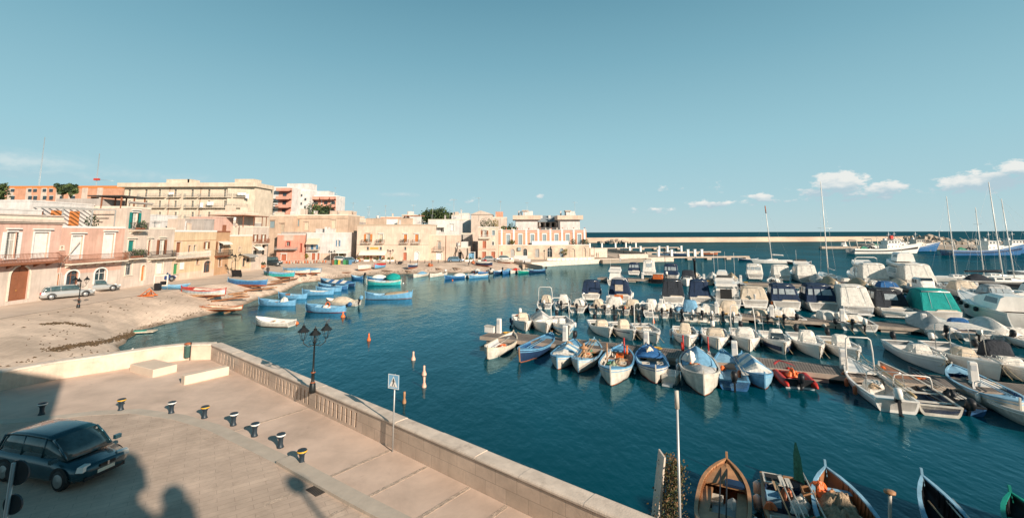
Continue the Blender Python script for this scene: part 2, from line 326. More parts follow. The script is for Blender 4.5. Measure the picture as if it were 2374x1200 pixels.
d=(c_-a); L=d.length; ang=math.atan2(d.y,d.x)
t_=T('low_wall','low stone wall with a row of white blocks on the promenade','wall',a,ang)
b.box(0,0,0,L,.4,.75,M_ledge); b.build('wall',t_)
M_white=mat('white_paint',(.80,.77,.72),.5,.06,2)
b=MB(); k=.4
while k<L-1: b.box(k,-.12,.02,k+1.0,-.003,.42,M_white); k+=1.45
b.build('white_blocks',t_)
# --- near quay: plan lines
inner=[P(-260,915,QZ),P(0,905,QZ),P(130,879,QZ),P(215,866,QZ),P(300,852,QZ),P(360,842,QZ),P(430,834,QZ),P(488,833,QZ)]
c0=inner[-1]; e1=P(910,1046,QZ); e2=P(1238,1200,QZ)
dirn=(e2-c0).normalized()
inner2=[c0, c0+dirn*60]
TH_W=.56; PH=.98
def offs(pl,w):
    out=[]
    for i,p in enumerate(pl):
        a=pl[max(i-1,0)]; c_=pl[min(i+1,len(pl)-1)]
        if 0<i<len(pl)-1:
            n1=(p-a).normalized(); n2=(c_-p).normalized(); n_=(Vector((-n1.y,n1.x,0))+Vector((-n2.y,n2.x,0))).normalized(); n_/=max(.4,n_.dot(Vector((-n1.y,n1.x,0))))
        else: d=(c_-a).normalized(); n_=Vector((-d.y,d.x,0))
        out.append(p+n_*w)
    return out
allin=inner+[inner2[1]]; allout=offs(allin,TH_W); edge=offs(allin,TH_W+.02)
b=MB(); pl=[(p.x,p.y) for p in edge]+[(inner2[1].x,-60),(-70,-60),(-70,allin[0].y)]
b.prism(pl,-2.5,QZ,M_pave); struct(b.build('quay'))
# road sheet with pavers, kerb and ramp
arc=[P(-250,990,QZ),P(0,983,QZ),P(100,975,QZ),P(200,963,QZ),P(300,958,QZ),P(400,972,QZ),P(480,996,QZ),P(560,1035,QZ),P(640,1075,QZ),P(720,1122,QZ),P(800,1167,QZ),P(880,1210,QZ),P(1100,1330,QZ)]
b=MB(); b.prism([(p.x,p.y) for p in arc]+[(arc[-1].x,-20),(-60,-20),(-60,arc[0].y)],QZ-.3,QZ+.006,M_road); struct(b.build('road'))
M_kerb=mat('kerb_stone',(.48,.41,.34),.8,.12,1.5,bump=.15)
ao=offs(arc,.0); ai=offs(arc,.55)
b=MB()
for i in range(len(arc)-1): b.prism([(p.x,p.y) for p in (ao[i],ao[i+1],ai[i+1],ai[i])],QZ-.2,QZ+(.012 if i<8 else .10),M_kerb)
struct(b.build('kerb'))
b=MB(); g0=P(742,1133,QZ); M_grate=brickmat('grate',(.10,.08,.07),(.12,.10,.08),(.02,.02,.02),.08,.04,.01)
b.obox((g0.x,g0.y,QZ+.012),(.62,.62,.02),R(-38),M_grate); tag(b.build('drain_cover'),'small square iron drain grate at the end of the kerb on the quay','drain')
# rough joints across the promenade bays
M_joint=mat('rough_joint',(.50,.39,.31),.95,.3,6,bump=.8,bscale=30)
b=MB(); nr=Vector((-dirn.y,dirn.x,0))
for (u,v) in ((700,950),(905,1043),(992,1080),(1095,1125),(1185,1165)):
    p=P(u,v,QZ); s0=(p-c0).dot(dirn); a=c0+dirn*s0-nr*.05
    b.prism([(q_.x,q_.y) for q_ in (a-dirn*.07,a+dirn*.07,a+dirn*.07-nr*4.6,a-dirn*.07-nr*4.6)],QZ-.1,QZ+.008,M_joint)
struct(b.build('pavement_joints'))
# parapet: curved solid run, then straight run with slots
M_para=brickmat('parapet_blocks',(.66,.51,.405),(.60,.465,.365),(.46,.355,.28),.85,.42,.012,.85,plane='xz',var=.22,bump=.25,vscale=.8,stain=.35)
pt=T('parapet_wall','curved sunlit stone parapet around the left end of the quay','wall',(0,0,QZ))
b=MB(); ci=inner; co=allout[:len(inner)]
for i in range(len(ci)-1):
    b.prism([(p.x,p.y) for p in (ci[i],ci[i+1],co[i+1],co[i])],-2,PH-.1,M_stone)
b.build('wall',pt); b=MB(); ci2=offs(ci,-.04); co2=offs(ci,TH_W+.04)
rings=[[(a.x,a.y,PH-.1),(a.x,a.y,PH-.03),(a.x+(c_.x-a.x)*.08,a.y+(c_.y-a.y)*.08,PH),(a.x+(c_.x-a.x)*.92,a.y+(c_.y-a.y)*.92,PH),(c_.x,c_.y,PH-.03),(c_.x,c_.y,PH-.1)] for a,c_ in zip(ci2,co2)]
b.loft(rings,M_ledge,True,True); b.build('coping',pt)
ang=math.atan2(dirn.y,dirn.x)
pt=T('parapet_wall','long straight stone parapet with slotted panels beside the water','wall',c0,ang)
def sAt(u,v,z=QZ): return (P(u,v,z)-c0).dot(dirn)
slots=[]   # (s positions)
for (ua,va,ub,vb,nn) in ((497,843,527,862,6),(550,873,601,903,10),(629,910,692,950,10),(725,955,808,1003,10)):
    a_,b_=sAt(ua,va),sAt(ub,vb); slots+= [a_+(b_-a_)*i/(nn-1) for i in range(nn)]
b=MB(); s=0.
Lw=60
for x in slots:
    b.box(s,0,-2,x-.06,TH_W,PH-.1,M_para) if x-.06>s else None
    b.box(x-.06,0,-2,x+.06,TH_W,.12,M_para); b.box(x-.06,0,PH-.27,x+.06,TH_W,PH-.1,M_para); s=x+.06
b.box(s,0,-2,Lw,TH_W,PH-.1,M_para); b.build('wall',pt)
b=MB(); s=0.; rnd=random.Random(3)
while s<48:
    l=rnd.uniform(1.6,2.3); z=PH+rnd.uniform(-.012,.012)
    prof=[(-.04,PH-.1),(-.045,z-.05),(-.02,z-.012),(.06,z),(TH_W-.06,z),(TH_W+.02,z-.012),(TH_W+.045,z-.05),(TH_W+.04,PH-.1)]
    b.loft([[(s+.004,y,zz) for y,zz in prof],[(s+l-.004,y,zz) for y,zz in prof]],M_ledge); s+=l
b.build('coping',pt)
# benches
def bench(pa,pb,w,h,label,gr='stone block benches on the quay'):
    a,b2=P(*pa,QZ),P(*pb,QZ); d=b2-a; L=d.length
    mb=MB(); o=.03; r_=[]
    for x in (0,o,L-o,L):
        k=o if x in(0,L) else 0
        r_.append([(x,k,0),(x,w-k,0),(x,w-k,h-o-k),(x,w-o-k,h-k),(x,o+k,h-k),(x,k,h-o-k)])
    mb.loft(r_,M_bench); o_=mb.build('stone_bench'); tag(o_,label,'bench',gr,a,math.atan2(d.y,d.x))
M_bench=mat('bench_stone',(.66,.53,.42),.75,.07,1.5,bump=.08)
bench((300,860),(354,874.5),1.25,.42,'short wide pale stone block bench near the curved parapet')
bench((427,892),(531,868),.5,.46,'long narrow pale stone block bench pointing at the slotted parapet')
# stains of wear on the quay are in the paving material; breakwater and far structures
M_brk=brickmat('breakwater_stone',(.60,.45,.34),(.55,.41,.31),(.42,.31,.24),6,1.2,.03,.9,plane='xz',var=.2,bump=.1,vscale=.05,stain=.15)
a=P(1365,562.5,0); c_=P(2122,558.5,0); d=(c_-a)
t_=T('breakwater','long pale stone breakwater wall on the horizon closing the harbour','breakwater',(a.x,a.y,0),math.atan2(d.y,d.x))
b=MB(); b.loft([[(x,0,-1),(x,3,3.4),(x,3.05,4.5),(x,5,4.5),(x,5.1,3.4),(x,12,-1)] for x in (-60,d.length)],M_brk); b.build('wall',t_)
M_rock=mat('rock',(.42,.34,.27),.9,.35,1.2,bump=.5)
def rocks(name,pts,label,s,n=60,seed=1,h=1.):
    r=random.Random(seed); b=MB(); p0,p1=pts
    for i in range(n):
        t=r.random(); c_=p0.lerp(p1,t)+Vector((r.uniform(-1,1)*s*2,r.uniform(-1,1)*s*3,0)); k=s*r.uniform(.5,1.1)
        b.obox((c_.x,c_.y,r.uniform(0,h)*math.sin(math.pi*min(1,max(0,t)))+.2*s),(k*1.3,k,k),r.uniform(0,3),M_rock,r.uniform(-.5,.5),r.uniform(-.5,.5),.7)
    o=tag(b.build(name),label,'rocks'); o['kind']='stuff'; return o
rocks('rock_pile',(P(1398,564,0),P(1450,564,0)),'brown rock pile at the town end of the breakwater',2.2,70,2,2.2)
rocks('rock_pile',(P(2115,560,0),P(2180,560,0)),'heap of pale boulders at the seaward tip of the breakwater',3.4,60,3,4.5)
# far fishing mole (right)
M_pier=mat('pier_concrete',(.45,.36,.29),.85,.18,.8,bump=.1)
a=P(2118,578,0); c_=P(2400,583,0)
b=MB(); b.prism([(a.x,a.y),(c_.x+40,c_.y-4),(c_.x+80,c_.y+14),(a.x+14,a.y+52),(a.x+2,a.y+44)],-2,1.6,M_pier); struct(b.build('mole'))
r=random.Random(8)
rocks('rock_pile',(P(2150,572,0)+Vector((4,25,0)),P(2390,568,0)+Vector((20,25,0))),'brown boulders behind the fishing mole at the far right',2.6,150,5,2.)
a=P(1935,577,0)
b=MB(); b.obox((a.x+10,a.y+6,.4),(26,3,1.6),R(-5),M_pier); tag(b.build('jetty'),'short dark concrete jetty behind the white fishing trawler','jetty')
M_galv=mat('galvanised',(.45,.46,.46),.5,metal=.5)
def plamp(u,v,h,label):
    p=P(u,v,1.5); b=MB(); t_=T('pole_lamp',label,'lamp post',(p.x,p.y,1.5)); b.tube([(0,0,0),(0,0,h)],.16,M_galv); b.build('pole',t_)
    for sx in(-1,1): b=MB(); b.tube([(0,0,h),(sx*1.6,0,h+.1)],.06,M_galv); b.obox((sx*1.8,0,h+.1),(1.,.4,.22),0,M_galv); b.build('lamp_head',t_)
plamp(2180,565,8,'tall two armed floodlight pole on the fishing mole')
# fixed piers beyond the mole
def pier(u0,v0,u1,v1,label,z=1.0,w=2.2,posts=(),step=7.):
    a,b2=P(u0,v0,0),P(u1,v1,0); d=b2-a; L=d.length; t_=T('pier',label,'pier',a,math.atan2(d.y,d.x),'concrete piers beyond the promenade')
    b=MB(); b.box(0,0,z-.45,L,w,z,M_pier); b.build('deck',t_)
    x=.5
    while x<L: m=MB(); m.box(x,.1,-1.5,x+1.6,w-.1,z-.46,M_pier); m.build('support',t_); x+=step
    for u in posts:
        q=P(u,(v0+v1)/2,z); x=(Vector((q.x,q.y,0))-a).dot(d.normalized()); m=MB(); m.box(x-.35,w*.5-.35,z,x+.35,w*.5+.35,z+2.2,M_white); m.box(x-.42,w*.5-.42,z+2.2,x+.42,w*.5+.42,z+2.4,M_white); m.build('service_post',t_)
pier(1400,580,1574,578,'farthest thin concrete pier with white service posts',1.3,2.5,(1422,1458,1499,1531,1562))
pier(1500,591,1672,589,'middle concrete pier with white service posts beyond the promenade',1.2,2.4,(1518,1549,1604,1629,1671))
pier(1545,603,1738,601,'nearest concrete pier with white service posts beyond the promenade',1.1,2.2,(1585,1622,1669,1689,1709))
b=MB(); a,c_=P(1436,599.5,1.2),P(1503,598.5,1.2); d=c_-a; b.box(0,0,0,d.length,1.2,1.35,M_ledge); tag(b.build('block_wall'),'pale stone block wall standing alone on the end of the promenade','wall',None,a,math.atan2(d.y,d.x))
b=MB(); a,c_=P(1369,597,1.2),P(1408,596.5,1.2); d=c_-a; b.box(0,0,0,d.length,6,2.9,M_ledge); b.box(-.05,-.05,2.9,d.length+.05,.3,3.05,M_ledge); tag(b.build('terrace_wall'),'plain pale stone terrace wall right of the terracotta building','wall',None,a,math.atan2(d.y,d.x))
b=MB(); a,c_=P(1410,582,1.2),P(1495,592,1.2); d=c_-a; b.box(0,0,0,d.length,.5,1.1,M_pier); tag(b.build('mole_parapet'),'long dark sloping parapet behind the promenade running towards the piers','wall',None,a,math.atan2(d.y,d.x))
# ---- floating pontoons
M_deck=brickmat('pontoon_planks',(.24,.20,.175),(.19,.16,.14),(.05,.04,.035),9,.16,.02,.8,rot=R(90),var=.25,bump=.3,vscale=.6,stain=.35)
M_fasc=mat('pontoon_side',(.45,.36,.29),.8,.2,1.5,streak=.3)
def pontoon(pa,pb,w,label,z=.55,off=0.):
    a,b2=P(*pa,z),P(*pb,z); d=b2-a; d.z=0; L=d.length; a=a+d.normalized()*off; t_=T('pontoon',label,'pontoon',(a.x,a.y,0),math.atan2(d.y,d.x),'floating pontoons of the marina')
    b=MB(); x=0
    while x<L: l=min(12,L-x); b.box(x+.02,0.1,z-.05,x+l-.02,w-.1,z,M_deck); x+=12
    b.build('deck',t_); b=MB(); b.box(0,0,z-.28,L,.1,z-.004,M_fasc); b.box(0,w-.1,z-.28,L,w,z-.004,M_fasc); b.box(0.001,.1,z-.26,L,w-.1,z-.06,M_fasc); b.build('frame',t_)
    x=.6
    while x<L-2: m=MB(); m.box(x,.12,-.5,x+2.2,w-.12,z-.285,M_pier); m.build('float',t_); x+=4.4
    return t_,a,d.normalized(),L,w,z
PT1=pontoon((1112,779),(2500,930),2.5,'nearest long floating pontoon with grey plank deck')
PT2=pontoon((1300,706),(2500,786),2.4,'second floating pontoon between the outboard boats and the canopied cruisers')
PT3=pontoon((1385,644),(2420,680),2.4,'third floating pontoon behind the canopied cruisers')
# ---------------------------------------------------------------- buildings
def plaster(n,c,streak=.42,var=.2): return mat('plaster_'+n,c,.85,var,.45,bump=.12,bscale=9,streak=streak,det=8)
PL=dict(pink=(0.602,0.342,0.276),salmon=(0.602,0.325,0.249),cream=(0.568,0.470,0.401),yellow=(0.619,0.462,0.303),brown=(0.482,0.291,0.169),ochre=(0.533,0.393,0.294),peach=(0.688,0.530,0.427),
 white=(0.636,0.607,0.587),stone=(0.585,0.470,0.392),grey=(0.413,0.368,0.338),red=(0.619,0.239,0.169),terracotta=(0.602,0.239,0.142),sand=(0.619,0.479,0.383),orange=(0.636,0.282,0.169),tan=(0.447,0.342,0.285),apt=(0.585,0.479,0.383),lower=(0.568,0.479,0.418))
PL['apt']=(.64,.54,.43); PL['red']=(.63,.32,.24); PL['terracotta']=(.62,.30,.20); PL['pink']=(.62,.40,.33); PL['salmon']=(.62,.38,.30); PL['orange']=(.56,.29,.19)
PM={k:plaster(k,v) for k,v in PL.items()}
PM['white']=plaster('white',PL['white'],.15,.05)
def paint(n,c,r=.55): return mat('paint_'+n,c,r,.12,3)
CO=dict(white=(.72,.71,.68),brown=(.24,.09,.045),orange=(.55,.20,.06),green=(.01,.19,.17),dkgreen=(.02,.10,.05),blue=(.08,.22,.38),greyblue=(.22,.29,.32),grey=(.34,.34,.33),dark=(.06,.05,.045),terr=(.42,.14,.08),beige=(.60,.50,.38),red=(.5,.05,.03),green2=(.05,.25,.10),cream=(.68,.60,.50),yellow=(.75,.45,.08),navy=(.02,.05,.12),black=(.015,.015,.017),teal=(.02,.28,.26),tan=(.45,.36,.27))
CP={k:paint(k,v) for k,v in CO.items()}
M_glass=mat('window_glass',(.035,.05,.06),.08,.3,1.5,spec=.8)
M_curtain=mat('lace_curtain',(.45,.43,.38),.5,.15,3)
M_fab=mat('awning_fabric',(.74,.68,.60),.8,.08,2,bump=.1)
M_leaf=mat('leaves_mid',(.075,.11,.035),.7,.4,4)
M_leafd=mat('leaves_dark',(.03,.055,.025),.7,.4,4)
M_leafy=mat('leaves_yellow',(.22,.17,.035),.7,.4,4)
M_terra=mat('terracotta_pot',(.45,.17,.09),.8,.15,3)
M_bark=mat('bark',(.12,.085,.06),.9,.3,4)
def leafblob(mb,c,r,m,n=60,s=.16,sz=1.,rnd=None):
    rnd=rnd or random
    for i in range(n):
        a=rnd.uniform(0,6.283); z=rnd.uniform(-1,1); q=math.sqrt(1-z*z); k=r*rnd.uniform(.45,1.)**.6*(1+.25*math.sin(a*3+z*4+c[0]))
        p=Vector((c[0]+k*q*math.cos(a),c[1]+k*q*math.sin(a),c[2]+k*z*sz)); d=Vector((rnd.gauss(0,1),rnd.gauss(0,1),rnd.gauss(0,1))).normalized(); e=d.orthogonal().normalized(); f=d.cross(e); t=s*rnd.uniform(.6,1.3)
        mb.add([p-e*t,p+f*t*.6,p+e*t,p-f*t*.6],[(0,1,2,3)],m)
class House:
    def __init__(s,name,label,p0,p1,zg,vtop,depth,wm,lower=None,par=.35,cap='cream',back=None,roof='roof',top=None,cat='building',group=None):
        s.A=P(*p0,zg) if not isinstance(p0,Vector) else p0; s.B=P(*p1,zg) if not isinstance(p1,Vector) else p1
        s.A=Vector((s.A.x,s.A.y,zg)); s.B=Vector((s.B.x,s.B.y,zg))
        d=s.B-s.A; s.L=d.length; s.d=d.normalized(); s.n=Vector((-s.d.y,s.d.x,0)) # into the building
        s.t=T(name,label,cat,s.A,math.atan2(d.y,d.x),group); s.wm=wm if not isinstance(wm,str) else PM[wm]; s.lower=lower; s.depth=depth
        s.H=top if top else s.fz((p0[0]+p1[0])/2 if not isinstance(p0,Vector) else 0,vtop); s.holes=[]; s.zg=zg; s.par=par; s.cap=CP[cap] if cap in CP else PM[cap]; s.jobs=[]
    def f(s,u,v,off=0.):
        r=ray(u,v); o=Vector((0,0,CZ)); A=s.A-s.n*off; t=(A-o).dot(s.n)/r.dot(s.n); q=o+r*t-s.A; return q.dot(s.d),q.z
    def fz(s,u,v): return s.f(u,v)[1]
    def rect(s,u0,v0,u1,v1):
        um=(u0+u1)/2; vm=(v0+v1)/2; x0=s.f(u0,vm)[0]; x1=s.f(u1,vm)[0]; z1=s.f(um,v0)[1]; z0=s.f(um,v1)[1]
        return max(.05,x0),max(0.02,z0),min(s.L-.05,x1),min(s.H-.1,z1)
    def op(s,kind,u0,v0,u1,v1,c='brown',fr='cream',g=False,lin=True,r=.22,abs_=False):
        x0,z0,x1,z1=(u0,v0,u1,v1) if abs_ else s.rect(u0,v0,u1,v1)
        if kind=='open': w=(x1-x0)*.27; 
        if kind=='open': s.jobs.append(('leaf',x0,z0,x0+w,z1,c)); s.jobs.append(('leaf',x1-w,z0,x1,z1,c)); x0+=w; x1-=w
        s.holes.append((x0,z0,x1,z1)); s.jobs.append(('win',kind,x0,z0,x1,z1,c,fr,lin,r))
        return s
    def bal(s,u0,v,u1,rail=1.,c='dark',dep=.9,solid=None,abs_=False,vv=None,slab='cream',plants=0):
        if abs_: x0,z,x1=u0,v,u1
        else: x0,z,x1,_=s.f(u0,v,0)[0],s.f((u0+u1)/2,v)[1],s.f(u1,v,0)[0],0
        s.jobs.append(('bal',x0,z,x1,rail,c,dep,solid,slab,plants)); return s
    def awn(s,u0,v0,u1,v1,m=None,dep=1.4):
        x0,z0,x1,z1=s.rect(u0,v0,u1,v1); s.jobs.append(('awn',x0,z0,x1,z1,m or M_fab,dep)); return s
    def corn(s,v,h=.18,o=.18,m='cream',u=None):
        z=s.fz(u or 0,v) if u else v; s.jobs.append(('corn',z,h,o,m)); return s
    def panel(s,name,u0,v0,u1,v1,m,o=.06):
        x0,z0,x1,z1=s.rect(u0,v0,u1,v1); s.jobs.append(('panel',name,x0,z0,x1,z1,m,o)); return s
    def go(s,roof=True,sides=True):
        H,L,D,T_=s.H,s.L,s.depth,s.t; lz=s.lower[0] if s.lower else None
        xs=sorted({0,L}|{round(h[0],3) for h in s.holes}|{round(h[2],3) for h in s.holes}); zs=sorted({0,H}|{round(h[1],3) for h in s.holes}|{round(h[3],3) for h in s.holes}|({lz} if lz else set()))
        b=MB(); rp=.22
        for i in range(len(xs)-1):
            for j in range(len(zs)-1):
                cx,cz=(xs[i]+xs[i+1])/2,(zs[j]+zs[j+1])/2
                if any(h[0]<cx<h[2] and h[1]<cz<h[3] for h in s.holes): continue
                m=s.lower[1] if lz and cz<lz else s.wm
                b.add([(xs[i],0,zs[j]),(xs[i+1],0,zs[j]),(xs[i+1],0,zs[j+1]),(xs[i],0,zs[j+1])],[(0,1,2,3)],m)
        for x0,z0,x1,z1 in s.holes:
            b.add([(x0,0,z0),(x1,0,z0),(x1,0,z1),(x0,0,z1),(x0,.3,z0),(x1,.3,z0),(x1,.3,z1),(x0,.3,z1)],[(0,4,5,1),(1,5,6,2),(2,6,7,3),(3,7,4,0),(4,7,6,5)],s.wm)
        b.add([(0,0,-1),(0,D,-1),(0,D,H),(0,0,H),(L,0,-1),(L,D,-1),(L,D,H),(L,0,H)],[(0,3,2,1),(4,5,6,7),(1,2,6,5)],s.wm)
        b.add([(0,0,-1),(L,0,-1),(L,0,0),(0,0,0)],[(0,1,2,3)],s.lower[1] if s.lower else s.wm)
        b.build('wall',T_)
        if roof:
            b=MB(); t=.28; z=H; p=s.par; b.add([(0,0,z-.02),(L,0,z-.02),(L,D,z-.02),(0,D,z-.02)],[(0,1,2,3)],PM['grey'])
            for q in ((-.04,-.04,L+.04,t),(-.04,D-t,L+.04,D+.04),(-.04,t,t,D-t),(L-t,t,L+.04,D-t)): b.box(q[0],q[1],z-.015,q[2],q[3],z+p,s.cap)
            b.build('roof',T_)
        for j in s.jobs:
            k=j[0]
            if k=='win': s.window(*j[1:])
            elif k=='leaf':
                _,x0,z0,x1,z1,c=j; b=MB(); b.box(x0,-.05,z0+.03,x1,-.003,z1-.03,CP[c])
                n=int((z1-z0)/.16)
                for q in range(n): zz=z0+.08+q*(z1-z0-.12)/n; b.box(x0+.04,-.062,zz,x1-.04,-.0502,zz+.06,CP[c])
                b.build('shutter',T_)
            elif k=='bal':
                _,x0,z,x1,rl,c,dep,solid,slab,pln=j; b=MB(); sm=CP[slab] if slab in CP else PM[slab]; b.box(x0,-dep,z-.14,x1,-.003,z,sm)
                x=x0+.25
                while x<x1-.2: b.add([(x,-.003,z-.14),(x,-dep*.8,z-.14),(x,-.003,z-.5),(x+.14,-.003,z-.14),(x+.14,-dep*.8,z-.14),(x+.14,-.003,z-.5)],[(0,2,1),(3,4,5),(1,2,5,4),(0,1,4,3)],sm); x+=1.3
                o=b.build('balcony',T_); b=MB()
                if solid: 
                    b.box(x0,-dep-.02,z+.001,x1,-dep+.08,z+rl,solid); b.box(x0,-dep+.08,z+.001,x0+.08,-.01,z+rl,solid); b.box(x1-.08,-dep+.08,z+.001,x1,-.01,z+rl,solid)
                else:
                    m=CP[c] if c in CP else c; e=.022
                    for zz in (z+.08,z+rl): b.box(x0,-dep,zz-e,x1,-dep+.05,zz+e,m); b.box(x0,-dep+.05,zz-e,x0+.05,-.01,zz+e,m); b.box(x1-.05,-dep+.05,zz-e,x1,-.01,zz+e,m)
                    x=x0; st=.14 if s.A.y<95 else .22
                    while x<x1: b.box(x,-dep+.01,z+.1,x+.024,-dep+.035,z+rl-.025,m); x+=st
                    y=-dep+.15
                    while y<-.1: b.box(x0+.01,y,z+.1,x0+.035,y+.024,z+rl-.025,m); b.box(x1-.035,y,z+.1,x1-.01,y+.024,z+rl-.025,m); y+=st
                b.build('railing',T_)
                if pln:
                    rn=random.Random(int(x0*100)); b=MB()
                    for q in range(pln): x=lerp(x0+.4,x1-.4,(q+.5)/pln); b.box(x-.25,-dep+.1,z+.01,x+.25,-dep+.4,z+.3,M_terra); leafblob(b,(x,-dep+.2,z+.75),.5,M_leaf if q%2 else M_leafd,90,.1,1.,rn)
                    b.build('plant_pot',T_)
            elif k=='awn':
                _,x0,z0,x1,z1,m,dep=j; b=MB(); zt=z1; n=max(2,int((x1-x0)/.5)); zl=z0+.18
                b.loft([[(x0+(x1-x0)*i/n,-.003,zt),(x0+(x1-x0)*i/n,-dep*.6,lerp(zt,zl,.5)+.04),(x0+(x1-x0)*i/n,-dep,zl),(x0+(x1-x0)*i/n,-dep-.01,z0+.02*(i%2)),(x0+(x1-x0)*i/n,-dep+.02,z0+.02*(i%2)),(x0+(x1-x0)*i/n,-dep+.03,zl-.03),(x0+(x1-x0)*i/n,-.003,zt-.05)] for i in range(n+1)],m); b.build('awning',T_)
            elif k=='corn':
                _,z,h,o,m=j; b=MB(); mm=PM[m] if m in PM else CP[m]; b.box(-.02,-o,z-h/2,L+.02,-.003,z+h/2,mm); b.box(-.01,-o*.55,z-h,L+.01,-.0035,z-h/2-.002,mm); b.build('cornice',T_)
            elif k=='panel':
                _,nm,x0,z0,x1,z1,m,o=j; b=MB(); b.box(x0,-o,z0,x1,-.003,z1,m); b.build(nm,T_)
        return s
    def window(s,kind,x0,z0,x1,z1,c,fr,lin,r):
        T_=s.t; w=x1-x0; h=z1-z0; cm=CP[c] if c in CP else c; fm=CP[fr] if fr in CP else PM[fr]
        b=MB(); e=.13
        if fr!='none' and kind!='arch' and kind!='archdoor':
            b.box(x0-e,-.05,z0,x0,-.003,z1+e,fm); b.box(x1,-.05,z0,x1+e,-.003,z1+e,fm); b.box(x0,-.05,z1,x1,-.003,z1+e,fm)
            if z0>.3: b.box(x0-e-.05,-.12,z0-.1,x1+e+.05,-.003,z0-.003,fm)
            if lin and kind!='small' : b.box(x0-e-.12,-.26,z1+e+.12,x1+e+.12,-.003,z1+e+.24,fm)
        if kind in('arch','archdoor'):
            n=10; rad=w/2; cx=(x0+x1)/2; zz=z1-min(rad,h*.3); rz=z1-zz; pts=[(cx+rad*math.cos(math.pi*i/n),zz+rz*math.sin(math.pi*i/n)) for i in range(n+1)]
            for sgn in(0,1):
                half=pts[:n//2+1] if sgn==0 else pts[n//2:]; corner=(x1,z1) if sgn==0 else (x0,z1)
                if sgn==0: poly=[corner]+[(p[0],p[1]) for p in reversed(half)]
                else: poly=[corner]+[(p[0],p[1]) for p in reversed(half)]
                nn=len(poly); 
                b.add([(p[0],-.002,p[1]) for p in poly]+[(p[0],.1,p[1]) for p in poly],[tuple(range(nn))]+[(i,(i+1)%nn,(i+1)%nn+nn,i+nn) for i in range(nn)],s.wm)
            ring=[[(cx+(rad+q)*math.cos(math.pi*i/n),y,zz+(rz+q)*math.sin(math.pi*i/n)) for (q,y) in ((0,.0),(0,-.06),(.16,-.06),(.16,-.003))] for i in range(n+1)]
            b.loft(ring,fm,False,False); b.box(x0-.16,-.06,z0,x0,-.003,zz,fm); b.box(x1,-.06,z0,x1+.16,-.003,zz,fm)
        o=b.build('window_frame' if z0>.6 else 'door_frame',T_) if b.v else None
        b=MB(); y=r
        if kind in('open','glass','small','arch'):
            b.box(x0,y,z0,x1,y+.04,z1,M_glass); 
            if kind in ('open',) : b.box(x0+.06,y-.012,z0+.06,x0+w*.42,y-.004,z1-.1,M_curtain); b.box(x0+w*.6,y-.012,z0+.06,x1-.06,y-.004,z1-.1,M_curtain)
            p=b.build('pane',o if o else T_); b=MB(); f=.05; fc=cm if kind in('glass','small','arch') else CP['white']
            b.box(x0,y-.05,z0,x0+f,y-.003,z1,fc); b.box(x1-f,y-.05,z0,x1,y-.003,z1,fc); b.box(x0+f,y-.05,z1-f,x1-f,y-.003,z1,fc); b.box(x0+f,y-.05,z0,x1-f,y-.003,z0+f,fc); b.box((x0+x1)/2-f/2,y-.045,z0+f,(x0+x1)/2+f/2,y-.003,z1-f,fc)
            if h>1.3: b.box(x0+f,y-.044,z0+h*.68,x1-f,y-.0035,z0+h*.68+f,fc)
            b.build('sash',o if o else T_)
        elif kind=='shut':
            for a_,b_ in ((x0+.01,(x0+x1)/2-.01),((x0+x1)/2+.01,x1-.01)):
                b.box(a_,y-.05,z0,b_,y,z1,cm); n=max(3,int(h/.14))
                for q in range(n): zz=z0+.08+q*(h-.14)/n; b.box(a_+.05,y-.064,zz,b_-.05,y-.0502,zz+.05,cm)
            b.build('shutter',T_)
        elif kind=='roll':
            n=max(4,int(h/.12)); b.box(x0,y-.03,z0,x1,y,z1,cm)
            for q in range(n): zz=z0+.02+q*(h-.04)/n; b.box(x0+.01,y-.05,zz,x1-.01,y-.0302,zz+.07,cm)
            b.build('roller_shutter',T_)
        elif kind in('door','archdoor'):
            b.box(x0,y-.05,z0,x1,y,z1,cm)
            for a_,b_ in ((x0+.06,(x0+x1)/2-.04),((x0+x1)/2+.04,x1-.06)):
                for q0,q1 in((.04,.3),(.34,.62),(.66,.95)): b.box(a_,y-.075,z0+h*q0,b_,y-.0502,z0+h*q1,cm)
            b.build('door',T_)
            b=MB(); b.ball((x0+w*.44,y-.1,z0+min(1.,h*.5)),.04,CP['yellow'],6); b.build('door_handle',T_)
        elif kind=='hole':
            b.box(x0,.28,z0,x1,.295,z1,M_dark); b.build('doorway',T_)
def chim(h,x,y,z,w=.6,d=.6,hh=1.2,m='white'):
    b=MB(); b.box(x,y,z,x+w,y+d,z+hh,PM[m]); b.box(x-.06,y-.06,z+hh,x+w+.06,y+d+.06,z+hh+.1,PM[m]); b.build('chimney',h.t)
def ant(h,x,y,z,hh=3.,dish=False):
    b=MB(); b.tube([(x,y,z),(x,y,z+hh)],.03,M_galv,5); b.box(x-.02,y-.9,z+hh-.3,x+.02,y+.4,z+hh-.26,M_galv)
    for k in range(6): b.box(x-.45+k*.04,y-.85+k*.2,z+hh-.29,x+.45-k*.04,y-.83+k*.2,z+hh-.27,M_galv)
    b.build('antenna',h.t)
    if dish: b=MB(); b.lathe([(.02,0),(.3,.06),(.45,.18),(.42,.18),(.28,.1),(.01,.04)],CP['white'],10,(x+.5,y-.3,z+1)); b.build('satellite_dish',h.t)
